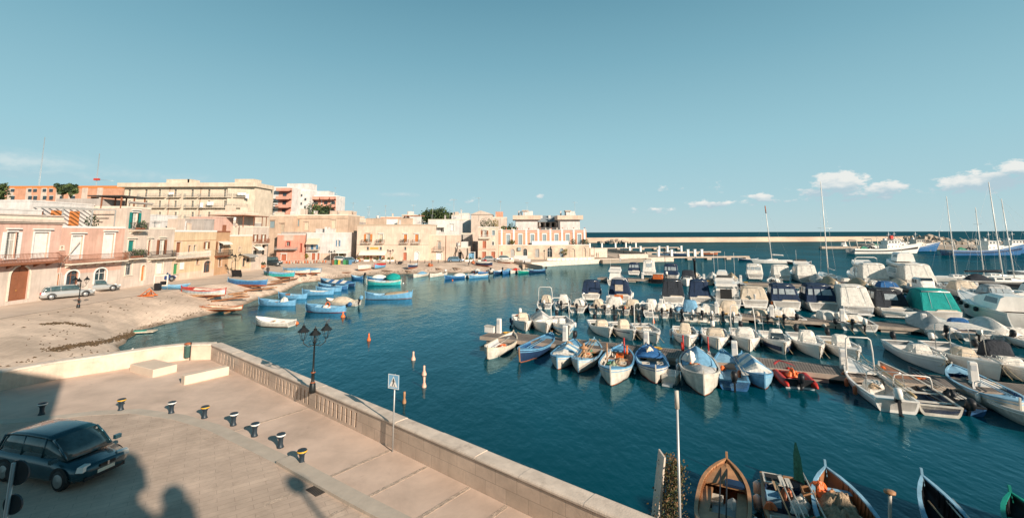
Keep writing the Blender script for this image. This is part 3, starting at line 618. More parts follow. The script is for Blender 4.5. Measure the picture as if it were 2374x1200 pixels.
def clutter(h,seed):
    r=random.Random(seed); zt=h.H+.02
    for k in range(max(2,int(h.L/3))):
        x=r.uniform(.3,max(.4,h.L-2)); y=r.uniform(.6,max(.8,h.depth-2.5)); q=r.random()
        if q<.35: chim(h,x,y,zt,.45,.45,r.uniform(.7,1.7),r.choice(('white','sand','grey')))
        elif q<.6: b=MB(); b.box(x,y,zt,x+r.uniform(1.2,2.4),y+1.6,zt+r.uniform(1.,2.2),PM[r.choice(('white','peach','stone'))]); b.build('roof_hut',h.t)
        elif q<.8: b=MB(); b.lathe([(.45,.5),(.5,.55),(.5,1.3),(.2,1.45)],PM['white'],10,(x,y,zt)); b.box(x-.4,y-.4,zt,x+.4,y+.4,zt+.5,PM['grey']); b.build('water_tank',h.t)
        else: ant(h,x,y,zt,r.uniform(1.8,3.2),r.random()<.5)
def setback(h,x0,y0,x1,y1,z0,z1,m,label='upper_storey'):
    b=MB(); mm=PM[m]; b.box(x0,y0,z0,x1,y1,z1,mm); b.box(x0-.05,y0-.05,z1,x1+.05,y1+.05,z1+.18,mm); o=b.build(label,h.t); return o
# ---- left row, walking away from the camera.  facade line is x ~ -50
ZG=2.2
fx=lambda u: P(u,0,0)
def FP(u,x=-50.9):   # facade foot at column u on the street line
    r=ray(u,600); t=x/r.x; return Vector((x,r.y*t,ZG))
h=House('townhouse','pink two storey townhouse with a long balcony and big brown arched portal',FP(-150),FP(136),ZG,497,9,'pink',lower=None,top=8.6)
h.lower=(3.35,PM['lower'])
h.op('open',3,537,48,599,'white','white'); h.op('shut',77,538,111,597,'white','white'); h.op('shut',-75,538,-40,599,'white','white')
h.bal(-140,613,128,.95,'brown',1.,slab='brown'); h.op('archdoor',22,617,66,695,'brown','cream'); h.op('small',-60,640,-30,660,'grey')
h.corn(511,.3,.35,'cream',60); h.corn(498,.12,.2,'lower',60)
h.go(); setback(h,0,2.2,h.L-.3,8.6,h.H,h.H+1.05,'white')
h=House('townhouse','salmon pink townhouse with white roof terrace pergola and long iron balcony',FP(137),FP(283),ZG,526,9,'salmon',par=.2,cap='white'); h.lower=(2.5,PM['lower'])
h.op('shut',165,546,190,600,'white','white'); h.op('shut',240,541,263,597,'white','white'); h.bal(147,607,281,.95,'brown',.95)
h.op('door',123,635,139,664,'orange','lower',lin=False); h.op('arch',153,627,181,662,'brown','white'); h.op('arch',219,622,246,657,'white','white'); h.op('small',141,571,146,578,'grey')
h.go(); zt=h.H
setback(h,.1,4.2,h.L-.2,8.6,zt,zt+3.,'white')
b=MB()
for x in (.4,2.6,4.9): b.box(x,3.95,zt+.02,x+1.1,4.18,zt+2.1,CP['brown' if x<2 else 'orange'])
b.build('terrace_door',h.t); b=MB()
for k in range(9): b.box(.5+k*(h.L-1.5)/8,.7,zt+2.3,.58+k*(h.L-1.5)/8,4.2,zt+2.42,CP['grey'])
for x in(.5,h.L/2,h.L-.9): b.box(x,.7,zt,x+.1,.8,zt+2.3,CP['grey'])
b.build('pergola',h.t); b=MB(); rn=random.Random(4)
for x in (4.5,10): leafblob(b,(x,1.,zt+.8),.7,M_leafd,150,.12,1.1,rn)
b.build('terrace_plants',h.t); b=MB(); b.tube([(.2,-.08,.2),(.2,-.08,3.8),(2.2,-.08,6.2)],.06,PM['cream'],6); b.build('drain_pipe',h.t)
# cream three-storey and its lower wing
h=House('townhouse','tall cream townhouse with green shutters and a dark veranda on its roof',FP(283.5),FP(339),ZG,463,9.6,'cream',par=.25); h.lower=(1.2,PM['lower'])
h.op('open',299,492,326,530,'green','white'); h.bal(298,533,330,.95,'dark',.9,plants=2); h.op('shut',297,557,311,582,'green','cream'); h.bal(287,598,327,.95,'dark',.9,plants=3)
h.op('glass',291,610,305,637,'grey','cream',lin=False); h.op('archdoor',327,614,339,650,'orange','cream',lin=False); h.corn(469,.2,.3,'grey',310)
h.go(); zt=h.H
b=MB(); b.box(0.02,3.7,zt,h.L-.02,9.55,zt+1.25,PM['grey']); b.build('upper_storey',h.t)
b=MB(); m=CP['brown']; b.box(-.3,.6,zt+1.55,h.L+.3,5.2,zt+1.68,CP['dark'])
for y in (.8,3.4):
    for x in(-.1,h.L/2,h.L-.2): b.box(x,y,zt,x+.13,y+.13,zt+1.55,m)
b.box(.1,5,zt+1.25,1.2,5.1,zt+1.5,CP['brown']); b.build('veranda',h.t)
h=House('townhouse','cream two storey wing with two brown doors on a balcony beside the tall cream house',FP(339.3),FP(400),ZG,528,14,'cream',par=.25); h.lower=(1.2,PM['lower'])
h.op('shut',341,556,349,592,'brown','cream'); h.op('open',363,555,386,590,'brown','cream'); h.bal(342,597,396,.95,'dark',.85); h.op('shut',362,608,377,634,'white','cream',lin=False)
h.go(); ant(h,5,3,h.H,2.5); clutter(h,3); 
h=House('townhouse','yellow two storey house with a green shop front and a dark arched gateway',FP(400.5),FP(498),ZG,536,12,'yellow',par=.25,cap='white'); h.lower=(1.1,PM['sand'])
h.op('shut',408,561,419,592,'brown','sand',lin=False); h.op('glass',436,569,442,586,'brown','sand',lin=False); h.op('glass',448,568,455,583,'cream','sand',lin=False); h.op('open',472,560,486,577,'brown','sand',lin=False)
h.bal(401,596,478,.85,'white',.8,slab='sand'); h.op('roll',393,612,410,635,'dkgreen','sand',lin=False) if False else h.op('shut',401.5,611,412,635,'green2','sand',lin=False); h.panel('shop_sign',417,608,425,624,CP['white'],.12)
h.op('small',455,601,461,612,'brown','sand'); h.op('arch',472,604,488,631,'brown','sand'); h.corn(557,.08,.06,'brown',450)
h.go(); clutter(h,12); setback(h,2,4,h.L-2,11,h.H,h.H+1.6,'white'); setback(h,h.L*.3,7,h.L,11.5,h.H+1.6,h.H+2.6,'white')
h=House('townhouse','narrow orange brown house with a rounded corner balcony and small awning',FP(498.5),FP(529),ZG,538,10,'brown',par=.25,cap='brown'); 
h.op('open',496,562,503,577,'brown','brown',lin=False); h.op('glass',507,563,516,585,'white','sand',lin=False); h.awn(505,559,527,567,M_fab,1.); h.bal(497,592,528,.95,'dark',.9,slab='brown')
h.op('hole',507,600,513,617,'dark','sand',lin=False); h.go(); setback(h,1,3,h.L,9.5,h.H,h.H+2.2,'grey')
h=House('townhouse','low yellow shop with a grey awning and planters in front',FP(529.5),FP(582),ZG,554,9,'yellow',par=.2,cap='white'); h.lower=(.5,PM['sand'])
h.op('glass',553,573,558,583,'cream','sand',lin=False); h.awn(559,588,581,596,CP['grey'],1.6); h.op('glass',562,598,569,617,'dark','sand',lin=False); h.op('hole',536,606,541,619,'dark','sand',lin=False); h.op('small',572,598,578,607,'dark','sand')
h.go(); setback(h,h.L*.25,4,h.L,8.8,h.H,h.H+3.4,'pink'); b=MB(); b.box(h.L*.55,3.93,h.H+.1,h.L*.55+1.1,3.99,h.H+2.1,CP['brown']); b.build('terrace_door',h.t)
h=House('townhouse','cream three storey corner house with veranda roof and brown shutters',FP(582.5),FP(619),ZG,515,11,'cream',par=.25)
h.op('open',586,543,598,560,'brown','cream',lin=False); h.op('open',605,543,616,560,'brown','cream',lin=False); h.bal(585,565,600,.9,'brown',.7); h.bal(604,564,618,.9,'brown',.7); h.awn(586,569,600,580,M_fab,1.2); h.op('glass',586,580,595,598,'dark','cream',lin=False); h.op('hole',607,568,616,590,'dark','sand',lin=False)
h.go(); zt=h.H; b=MB(); m=CP['brown']; b.box(-3,.3,zt+2.2,h.L+.3,7,zt+2.35,m)
for x in(-2.6,1,4,h.L-.2): b.box(x,.5,zt,x+.12,.62,zt+2.2,m)
b.box(-.5,3,zt+.3,h.L,3.2,zt+2.2,PM['sand']); b.build('veranda',h.t)
# white roofs behind the yellow house
def block(name,label,u0,u1,vtop,vb,Y,D,m,ops=(),cat='building',group=None,cap='cream',corns=(),roofx=None,par=.3):
    a=PY(u0,vb,Y); c_=PY(u1,vb,Y); a.z=c_.z=1.2; h=House(name,label,a,c_,1.2,0,D,m,top=1,par=par,cap=cap,cat=cat,group=group); h.H=h.fz((u0+u1)/2,vtop)-par
    for o in ops: h.op(*o) if o[0]!='bal' else h.bal(*o[1:])
    for v in corns: h.corn(v,.25,.2,m if isinstance(m,str) else 'cream',(u0+u1)/2)
    h.go()
    if name!='apartment_block' and name!='alley_house': clutter(h,int(u0*7+vtop))
    return h
h=block('house_block','low white rooftop block behind the yellow house',386,500,518,560,95,9,'white')
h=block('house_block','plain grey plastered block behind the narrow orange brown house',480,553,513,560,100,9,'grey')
h=block('house_block','small yellow cream block in front of the big cream apartment building',497,556,491,520,112,8,'peach')
# cream apartment block
aY=136
h=House('apartment_block','long cream apartment block with rows of balconies and washing hanging out',PY(277,560,aY),PY(584,560,aY),1.2,0,9,'apt',top=1,par=.2); h.H=h.fz(430,434)
fl=[(438,457),(464,481),(490,506)]
for vt_,vb_ in fl:
    for u0,u1 in ((323,386),(392,421),(431,461),(466,540),(545,575)):
        h.bal(u0,vb_,u1,1.,'grey',.95,slab='apt'); n=max(1,int((u1-u0)/26))
        for k in range(n): uu=u0+(u1-u0)*(k+.5)/n; h.op('glass',uu-3,vt_+1,uu+3,vb_,'beige','cream',lin=False)
    for uu in (285,300): h.op('glass',uu-3,vt_+1,uu+3,vb_,'beige','cream',lin=False)
for u0,u1 in ((392,421),(431,461)): h.op('glass',u0+4,510,u1-5,526,'grey','cream',lin=False)
h.go(); zt=h.H
b=MB(); b.box(-1.3,-1.3,zt+.02,h.L+.6,9.6,zt+1.25,PM['apt']); b.build('eaves',h.t)
for x0,x1 in ((10,17),(16.5,17.5),(31,37)): setback(h,x0,3,x1,7,zt+1.25,zt+2.6,'apt','stair_tower')
b=MB()
for u in (391,463,543): x=h.f(u,480)[0]; b.tube([(x,-.1,0),(x,-.1,zt)],.07,CP['brown'],5)
b.build('drain_pipe',h.t); rn=random.Random(2)
for (u,v,w_,hh) in ((470,470,1.,1.6),(486,468,2.,1.2),(398,446,1.6,.8),(556,447,2.6,.9),(575,450,1.,1.6)):
    b=MB(); x,z=h.f(u,v); n=6; b.loft([[(x+w_*i/n,-1.2-.04*(i%2),z),(x+w_*i/n,-1.25-.08*(i%2),z-hh*(.8+.2*rn.random()))] for i in range(n+1)],CP['white'],False,False); b.build('washing',h.t)
# its side wing receding
e0=PY(584.3,560,aY+.01); e1=PY(627,560,148); h=House('apartment_block','blank cream end wing of the long apartment block',e0,e1,1.2,0,8,'apt',top=1,par=1.25,cap='sand'); h.H=zt; h.go()
# orange apartments far left
h=block('apartment_block','orange and cream striped apartment block behind the pink townhouses',-160,272,431,560,170,10,'orange',cap='orange',par=1.)
zt=h.H; b=MB()
for u in (-100,-40,18,60,95,130,160,190,225): x=h.f(u,450)[0]; b.box(x,-.12,0,x+2.1,-.003,zt+.2,PM['cream'])
b.build('pilasters',h.t)
for vt_ in (436,454):
    for u in (6,30,70,82,104,119,143,170): 
        x0,z0,x1,z1=h.rect(u-4,vt_,u+4,vt_+9); m=MB(); m.box(x0,-.16,z0,x1,-.002,z1,M_glass); m.box(x0-.1,-.2,z1,x1+.1,-.004,z1+.15,CP['white']); m.build('window',h.t)
def crown(mb,c,r,n,rnd,mats=None,s=.3,squash=.8):
    mats=mats or (M_leaf,M_leafd)
    for i in range(max(5,int(n/60))):
        a=rnd.uniform(0,6.28); q=r*rnd.uniform(.2,.75); z=rnd.uniform(-.6,.75)*r*squash
        leafblob(mb,(c[0]+q*math.cos(a),c[1]+q*math.sin(a),c[2]+z),r*rnd.uniform(.28,.5),mats[i%len(mats)],60,s*rnd.uniform(.8,1.1),.9,rnd)
def tree(label,p,th,r,n=900,s=.3,seed=1,mats=None,name='tree',squash=.8,tr=.16,cat='tree',group=None):
    rn=random.Random(seed); t_=T(name,label,cat,p,0,group); b=MB()
    b.tube([(0,0,-.2),(.1,0,th*.5),(0,.05,th)],[tr,tr*.8,tr*.6],M_bark,7)
    for k in range(5): a=k*1.26+rn.random(); b.tube([(0,0,th*.85),(math.cos(a)*r*.35,math.sin(a)*r*.35,th+r*.35),(math.cos(a)*r*.65,math.sin(a)*r*.65,th+r*.8)],[tr*.5,tr*.3,tr*.1],M_bark,5)
    b.build('trunk',t_); b=MB(); crown(b,(0,0,th+r*squash*.85),r,n,rn,mats,s,squash); b.build('crown',t_); return t_
for i,(u,v,r) in enumerate(((147,434,1.7),(166,435,1.9),(-10,438,3))):
    p=PY(u,v,120); p.z-=r; tree(('round dark tree on the skyline left of its twin by the orange apartments','larger round dark tree on the skyline right of its twin','dark treetop at the left end of the orange apartments')[i],p-Vector((0,0,6)),6,r,700,.4,20+i,(M_leafd,M_leaf))
# red and white apartments
def redblock(label,u0,u1,vt,Y,D,stacks,white=()):
    h=block('apartment_block',label,u0,u1,vt,560,Y,D,'white',par=.4,cap='white'); zt=h.H
    for (a,b_,side) in stacks:
        x0=h.f(a,470)[0]; x1=h.f(b_,470)[0]; z=zt-.2
        m=MB(); m.box(x0,-.06,3,x1,-.004,zt-.1,PM['red']); m.build('wall_panel',h.t)
        while z>4:
            m=MB(); m.box(x0,-2.1,z-1.2,x1,-.07,z-1.0,PM['red']); m.box(x0,-2.2,z-1.2,x1,-2.05,z+.0,PM['red']); m.box(x0,-2.05,z-1.2,x0+.12,-.07,z,PM['red']); m.box(x1-.12,-2.05,z-1.2,x1,-.07,z,PM['red']); m.build('balcony',h.t)
            xm=(x0+x1)/2; m=MB(); m.box(xm-.9,-.12,z-4+.05,xm+.5,-.065,z-1.75,M_glass); m.build('window',h.t); z-=3.2
    for (a,v) in white:
        x0,z0,x1,z1=h.rect(a-2.2,v-3,a+2.2,v+3); m=MB(); m.box(x0,-.05,z0,x1,-.004,z1,M_glass); m.build('window',h.t)
    return h
h=redblock('white apartment block with a tall stack of red balconies',625,672,433,175,9,((645,676,0),))
h=redblock('white apartment tower with narrow red loggias between the two balcony stacks',676,714,440,182,9,((687,696,0),),((699,453),(708,462),(698,472),(707,480),(690,468)))
setback(h,-4,2,h.L-1,8,h.H+.4,h.H+3,'white','stair_tower')
h=redblock('white apartment block with wide red balconies on the right of its twin',716,777,453,186,9,((724,744,0),(747,766,0),(769,779,0))); setback(h,0,2,h.L*.6,8,h.H+.4,h.H+2.2,'white','stair_tower')
ant(h,h.L-2,3,h.H,4,True)
tr_p=PY(742,492,150); tree('wide grey green pine behind the ochre stone house',tr_p-Vector((0,0,8)),6,4.8,1600,.42,31,(M_leaf,M_leafd),'tree',.45)
p=PY(632,484,150); t_=T('conifer','thin dark conifer with flat layered branches beside the red balconies','tree',(p.x,p.y,1.2)); b=MB(); b.tube([(0,0,0),(0,0,p.z+1.2)],[.25,.05],M_bark,6); b.build('trunk',t_); b=MB(); rn=random.Random(5)
for k in range(8):
    z=p.z-4+k*.85
    for q in range(90): a=rn.uniform(0,6.28); rr_=(3.-k*.33)*math.sqrt(rn.random()); b.obox((rr_*math.cos(a),rr_*math.sin(a),z+rn.uniform(-.12,.12)),(.5,.2,.05),a,M_leafd)
b.build('crown',t_)
# ---- second row facing the water
G2=1.85
def H2(name,label,u0,u1,vb,vt,D,m,zg=G2,**k): return House(name,label,(u0,vb),(u1,vb),zg,vt,D,m,**k)
h=block('house_block','old ochre stone house with a plain upper storey above the red house',620,673,498,600,128,8,'ochre',(('shut',619,512,637,528,'greyblue','ochre'),('door',650,519,659,543,'tan','ochre')))
h.bal(619,536,637,.9,'tan',.8); 
h=block('house_block','long old ochre stone house with shuttered balcony doors above the white house',672,803,497,600,131,10,'ochre',(('shut',706,515,716,533,'beige','sand'),('shut',769,510,779,529,'beige','sand'),('shut',690,509,694,524,'greyblue','ochre')),corns=(505,))
ant(h,4,3,h.H,4); ant(h,16,4,h.H,4,True)
setback(h,h.L*.6,3,h.L-.3,8,h.H+.3,h.H+1.3,'sand')
h=House('red_house','small red house with a white framed porch and a corrugated balcony awning',(640,604.5),(700,604.5),G2,544,7,'red',par=.2,cap='white')
h.op('small',664,560,672,570,'cream','red'); h.bal(641,577,690,.5,'grey',1.2,slab='grey'); h.op('door',652,589,664,603.5,'terr','white'); h.panel('wall_patch',658,545,680,557,PM['cream'],.03); h.op('shut',697,565,699.4,583,'dkgreen','red',lin=False)
h.go(); setback(h,.5,1,h.L-.5,6,h.H,h.H+.6,'grey')
h=House('wall_annex','white rendered yard wall between the red house and the white house',(676,604),(704,604),G2,585,2,'white',par=.1,cap='white',cat='wall'); h.A.y-=0; h.go(False)
h=H2('white_house','white two storey house with a beige awning over blue shutters',708,801,604,540,9,'white',par=.15,cap='white')
h.op('shut',720,567,727,578,'blue','white',lin=False); h.op('shut',732,567,738,578,'blue','white',lin=False); h.awn(714,552,743,566,CP['beige'],1.3); h.bal(715,579,742,.8,'dark',1.)
h.op('open',779,556,789,571,'blue','white',lin=False); h.op('door',722,586,731,603.5,'terr','white',lin=False); h.op('door',735,586,741,603.5,'terr','white',lin=False); h.lower=(2.,PM['sand'])
h.go(); clutter(h,8); setback(h,1.5,2,6,5,h.H,h.H+1.,'white'); chim(h,h.L*.4,1,h.H,.5,.5,1.6)
# gap: dark alley backdrop building
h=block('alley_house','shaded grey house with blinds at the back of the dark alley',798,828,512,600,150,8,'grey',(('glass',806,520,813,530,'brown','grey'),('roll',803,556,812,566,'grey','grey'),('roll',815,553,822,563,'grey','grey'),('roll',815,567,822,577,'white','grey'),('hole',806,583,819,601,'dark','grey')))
h=House('hotel_building','wide cream seafront building with orange shuttered balconies and a long white awning',(825.5,603.5),(992,603.5),G2,523,10,'peach',par=.35,cap='tan')
h.op('open',844,542,863,560,'orange','peach'); h.op('shut',879,543,888,560,'sand' if 0 else 'beige','white'); h.op('shut',936,543,944,560,'orange','white'); h.op('shut',962,543,970.5,560,'orange','white')
for a,c_ in((840,862),(874,892),(930,948),(957,975)): h.bal(a,563,c_,.9,'dark',.8,plants=1 if a<935 else 0)
for a in (850,880,937): h.op('small',a,572,a+5,579.5,'greyblue','peach')
h.awn(836,581,897,591,None,1.6); h.panel('sign_board',858,573,877,577.5,CP['yellow'],.08); h.corn(567.5,.06,.05,'tan',900)
for a,c_,k in ((842,846,'terr'),(850,856,'orange'),(858,862,'terr'),(873,877,'terr'),(879,884,'blue'),(887,892,'terr')): h.op('door',a,592,c_,603,k,'peach',lin=False)
h.op('door',935,585,943,603,'terr','peach',lin=False); h.op('archdoor',961,583,972,603,'white','white',lin=False)
h.go(); clutter(h,5); zt=h.H; setback(h,1,3.5,h.L*.7,9,zt,zt+2.,'ochre'); b=MB(); b.box(7,3.42,zt+.1,10.2,3.49,zt+1.9,CP['white']); b.build('terrace_door',h.t); chim(h,h.L-7,6,zt,3,2,2.6)
b=MB(); 
for k,s_ in enumerate((1.7,2.3,1.2)): b.box(12.6+k*.9,-.12,0,12.6+k*.9+.0,-.1,0,CP['dark']) if False else None
rn=random.Random(11); x=h.f(859.5,575)[0]
for k in range(12): b.box(x+k*.19,-.095,h.fz(867,576.3),x+k*.19+.12,-.0805,h.fz(867,576.3)+rn.uniform(.16,.26),CP['brown'])
b.build('sign_lettering',h.t)
h=H2('townhouse','ochre fronted house with a white arched doorway right of the seafront building',993,1057,602.5,546,8,'sand',par=.2)
h.op('open',1016,560,1022,577,'greyblue','sand'); h.op('archdoor',1012,583,1024,602,'white','white',lin=False); h.bal(1007,580,1030,.9,'dark',.9); b=MB(); b.box(h.L*.62,-.1,0,h.L*.62+.12,-.01,h.H,CP['brown']); b.build('drain_pipe',h.t); h.go()
h=block('house_block','white upper house with a fabric awning behind the ochre fronted house',991,1064,508,600,140,9,'white',(('glass',1021,528,1029,538,'white','white'),('shut',1046,520,1052,534,'white','white')))
h.awn(1017,519,1034,528,M_fab,1.4); b=MB(); x=h.f(1025,527)[0]; b.loft([[(x-1.4,-.01,h.fz(1025,520)),(x-1.4,-1.4,h.fz(1025,526)),(x-1.4,-1.4,h.fz(1025,527.2))],[(x+1.4,-.01,h.fz(1025,520)),(x+1.4,-1.4,h.fz(1025,526)),(x+1.4,-1.4,h.fz(1025,527.2))]],M_fab,False,False); b.build('awning',h.t)
h=block('house_block','low rubble stone house covered with bare vine stems',1057,1086,572,604,127,6,'stone',(('hole',1062,584,1070,600,'dark','stone'),)); b=MB(); rn=random.Random(6)
for (u0,v0,u1,v1) in ((1051,600,1063,560),(1076,603,1066,578),(1080,602,1084,575)):
    a,z0=h.f(u0,v0); c_,z1=h.f(u1,v1); b.tube([(a,-.2,max(0,z0)),((a+c_)/2+.4,-.3,(z0+z1)/2),(c_,-.15,z1)],.09,M_bark,5)
b.build('vine_stem',h.t)
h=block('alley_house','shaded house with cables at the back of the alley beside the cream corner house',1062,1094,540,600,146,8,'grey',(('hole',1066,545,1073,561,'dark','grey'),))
h=block('house_block','white gabled house front high behind the alley',1060,1090,508,600,165,8,'white',()); 
h=House('corner_house','cream three storey house with brown shutters and a white balcony at the promenade corner',(1108,601.5),(1150,601.5),1.6,527,9,'peach',par=.15,cap='white')
h.op('open',1115,534,1132,548,'brown','white'); h.bal(1111,552,1137,.9,'white',.9); h.op('shut',1141,534,1147,545,'greyblue','white',lin=False); h.op('shut',1119,558,1127,575,'terr','peach',lin=False); h.op('small',1141,560,1145,568,'dark','white')
h.corn(577,.14,.2,'sand',1130); h.op('shut',1118,583,1127,599,'terr','peach',lin=False); h.op('shut',1139,583,1148,599,'terr','peach',lin=False); h.panel('meter_box',1149-.5,586,1149.5,588,CP['grey'],.05)
h.go(); rn=random.Random(3)
for x in (1.4,3.2,5): b=MB(); leafblob(b,(x,1.,h.H+1.1),1.1,(M_leaf,M_leafd,M_leafy)[int(x)%3],260,.16,1.2,rn); b.build('roof_shrub',h.t); chim(h,h.L-1,1,h.H,.4,.4,1.8)
# long stone ground floor + terracotta upper floor
LG=1.25
h=House('terracotta_building','long stone building with a terracotta upper floor and white pilasters above the promenade',(1156,600.5),(1367,599),LG,568,9,'stone',par=.12,cap='white'); gs=brickmat('ashlar',(.62,.50,.39),(.56,.45,.35),(.42,.33,.26),.9,.42,.008,.85,plane='xz',var=.3,stain=.5); h.wm=gs
for a,c_,vt_,k,cl in ((1161,1165,583,'shut','terr'),(1184,1193,577,'archdoor','grey'),(1213,1222,576,'arch','grey'),(1241,1250,577,'roll','grey'),(1269,1280,574,'arch','white'),(1298,1306,575,'archdoor','greyblue'),(1322,1333,576,'archdoor',gs),(1352,1358,574,'archdoor',gs)):
    h.op(k,a,vt_,c_,596 if k!='shut' else 599,cl,'stone',lin=False)
h.panel('sign_board',1200,573,1207.5,581,CP['greyblue'],.5); h.go(); t_=h.t; zt=h.H
# upper floor set back half a metre, built into the same thing
x0,x1=h.f(1157,560)[0],h.f(1362,560)[0]; ys=1.2
def ux(u): return h.f(u,550,-ys)[0]
zt2=h.f(1260,533,-ys)[1]
holes=[(ux(u-4.2),zt+.15,ux(u+4.2),h.f(1260,543.5,-ys)[1]) for u in (1178,1206,1234,1262,1290,1316,1343)]
xs=sorted({x0,x1}|{q[0] for q in holes}|{q[2] for q in holes}); b=MB(); T2=PM['terracotta']; zz=[zt-.1,zt+.15,holes[0][3],zt2]
for i in range(len(xs)-1):
    for j in range(3):
        cx=(xs[i]+xs[i+1])/2
        if j==1 and any(q[0]<cx<q[2] for q in holes): continue
        b.add([(xs[i],ys,zz[j]),(xs[i+1],ys,zz[j]),(xs[i+1],ys,zz[j+1]),(xs[i],ys,zz[j+1])],[(0,1,2,3)],T2)
b.box(x0+.01,ys+.3,zt,x1-.01,8.8,zt2-.01,T2); b.add([(x0,ys,zt),(x0,9,zt),(x0,9,zt2),(x0,ys,zt2),(x1,ys,zt),(x1,9,zt),(x1,9,zt2),(x1,ys,zt2)],[(0,3,2,1),(4,5,6,7),(3,7,6,2)],T2); b.build('upper_storey',t_)
for q in holes: m=MB(); m.box(q[0],ys+.12,q[1],q[2],ys+.2,q[3],CP['greyblue']); m.box(q[0]-.16,ys-.05,q[1],q[0],ys-.003,q[3]+.4,CP['white']); m.box(q[2],ys-.05,q[1],q[2]+.16,ys-.003,q[3]+.4,CP['white']); m.box(q[0],ys-.05,q[3],q[2],ys-.003,q[3]+.4,CP['white']); m.build('window',t_)
for u in (1163,1191,1220,1248,1276,1303,1330,1355): m=MB(); a=ux(u-2.1); c_=ux(u+2.1); m.box(a,ys-.14,zt,c_,ys-.004,zt2+.35,CP['white']); m.build('pilaster',t_)
b=MB(); b.box(x0-.1,ys-.3,zt2-.02,x1+.1,ys+.2,zt2+.1,CP['white']); b.box(x0-.05,ys-.12,zt2-.55,x1+.05,ys-.005,zt2-.45,CP['white']); b.build('cornice',t_)
rn=random.Random(9)
for i in range(16): x=lerp(x0+.5,x1-.5,i/15); m=MB(); m.lathe([(.14,0),(.1,.1),(.22,.35),(.18,.5),(.05,.6)],CP['terr' if i%2 else 'cream'],8,(x,ys+.05,zt2+.1)); m.build('urn',t_)
b=MB(); a,c_=h.f(1233,560)[0],h.f(1318,560)[0]; b.box(a,-.1,zt+.13,c_,.1,zt+1.25,CP['white']); b.build('terrace_parapet',t_)
b=MB(); a,c_=h.f(1326,560)[0],h.f(1366,560)[0]
for zz_ in(zt+.3,zt+.65,zt+1.): b.box(a,0.02,zz_,c_,.06,zz_+.04,CP['dark'])
x=a
while x<c_: b.box(x,.021,zt+.12,x+.05,.061,zt+1.,CP['dark']); x+=1.1
b.build('railing',t_); b=MB()
for u,mm in ((1190,M_leafy),(1187,M_leaf),(1332,M_leaf),(1354,M_leafd),(1360,M_leaf)): leafblob(b,(h.f(u,560)[0],.6,zt+1.),.8,mm,120,.16,1.,rn)
b.build('terrace_plants',t_)
# gabled beige building behind
a=PY(1092,560,150); c_=PY(1141,560,150); h=House('gabled_building','big beige building with a low gabled roofline behind the corner house',a,c_,1.2,0,12,'cream',top=1,par=.05); h.H=h.fz(1114,497); h.go()
zt=h.H; b=MB(); b.loft([[(-.3,y,zt),(h.L*.45,y,zt+1.3),(h.L*.9,y,zt+.35),(h.L+.2,y,zt)] for y in (-.3,12)],PM['cream'],True,True); b.build('gable_roof',h.t)
h=block('house_block','plain cream block with roof clutter right of the gabled building',1141,1175,503,600,152,10,'cream'); setback(h,1,3,3.5,6,h.H,h.H+2,'terracotta','chimney'); chim(h,3,4,h.H,.4,.4,2)
h=block('house_block','low white block half hidden by trees between the gabled building and the white apartments',1172,1200,533,600,160,6,'white')
p=PY(1178,548,146); tree('dark green tree between the gabled building and the white apartment blocks',Vector((p.x,p.y,1.2)),p.z-1.2,2.6,900,.3,41)
p=PY(1186,545,150); tree('palm like bushy tree left of the white apartment blocks',Vector((p.x,p.y,1.2)),p.z-1.,2.,700,.3,42,(M_leafd,M_leaf))
# white apartments at the end
def wapt(label,u0,u1,Y,seed,D=14):
    h=block('apartment_block',label,u0,u1,509,600,Y,D,'white',par=.02,cap='white'); zt=h.H
    b=MB(); b.box(-1.,-1.2,zt+.03,h.L+1.,D+1,zt+1.45,PM['sand']); b.build('eaves',h.t)
    b=MB(); b.box(h.L*.35,2,zt+1.45,h.L*.8,7,zt+3.,PM['white']); b.box(h.L*.3,1.5,zt+3,h.L*.6,6,zt+3.3,PM['sand']); b.build('stair_tower',h.t)
    rn=random.Random(seed)
    for k in range(3): chim(h,rn.uniform(0,h.L-1),rn.uniform(1,5),zt+1.45,.5,.5,rn.uniform(.8,2))
    for x in (2.2,): m=MB(); m.box(h.L*.3,-.06,zt*.58,h.L*.52,-.004,zt*.66,M_glass); m.build('window',h.t)
    return h
wapt('left white apartment block with a sand coloured roof band and roof tower',1196,1247,155,1)
wapt('right white apartment block with a sand coloured roof band at the end of the town',1300,1346,158,2)
h=block('apartment_block','recessed balcony wing between the two white apartment blocks',1247.5,1300,514,600,168,8,'tan',(),par=.3); zt=h.H
for v in (523,536): h.bal(1250,v+5,1298,.9,'white',1.2,solid=None) 
b=MB()
for k in range(5): b.box(.6+k*2.,-1.3,1,.85+k*2.,-.01,zt,PM['white'])
for z in (zt-2.6,zt-5.2,zt-7.8): b.box(0,-1.4,z,h.L,-.004,z+.9,PM['white'])
b.build('balcony',h.t)
for k in range(5):
    for z in (zt-1.7,zt-4.3): m=MB(); m.box(1.1+k*2.,-.06,z,2.1+k*2.,-.004,z+1.6,M_dark); m.build('window',h.t)
b=MB(); b.add([(0,-1.6,zt+.2),(h.L,-1.6,zt+.2),(h.L,2,zt+2.6),(0,2,zt+2.6),(0,2,zt+.3),(h.L,2,zt+.3)],[(0,1,2,3),(0,3,4),(1,5,2),(3,2,5,4)],mat('roof_slate',(.20,.24,.27),.7,.25,2)); b.build('sloping_roof',h.t)
for k in range(3): chim(h,1+k*3.,.5,zt+1.,.8,.8,1.6)
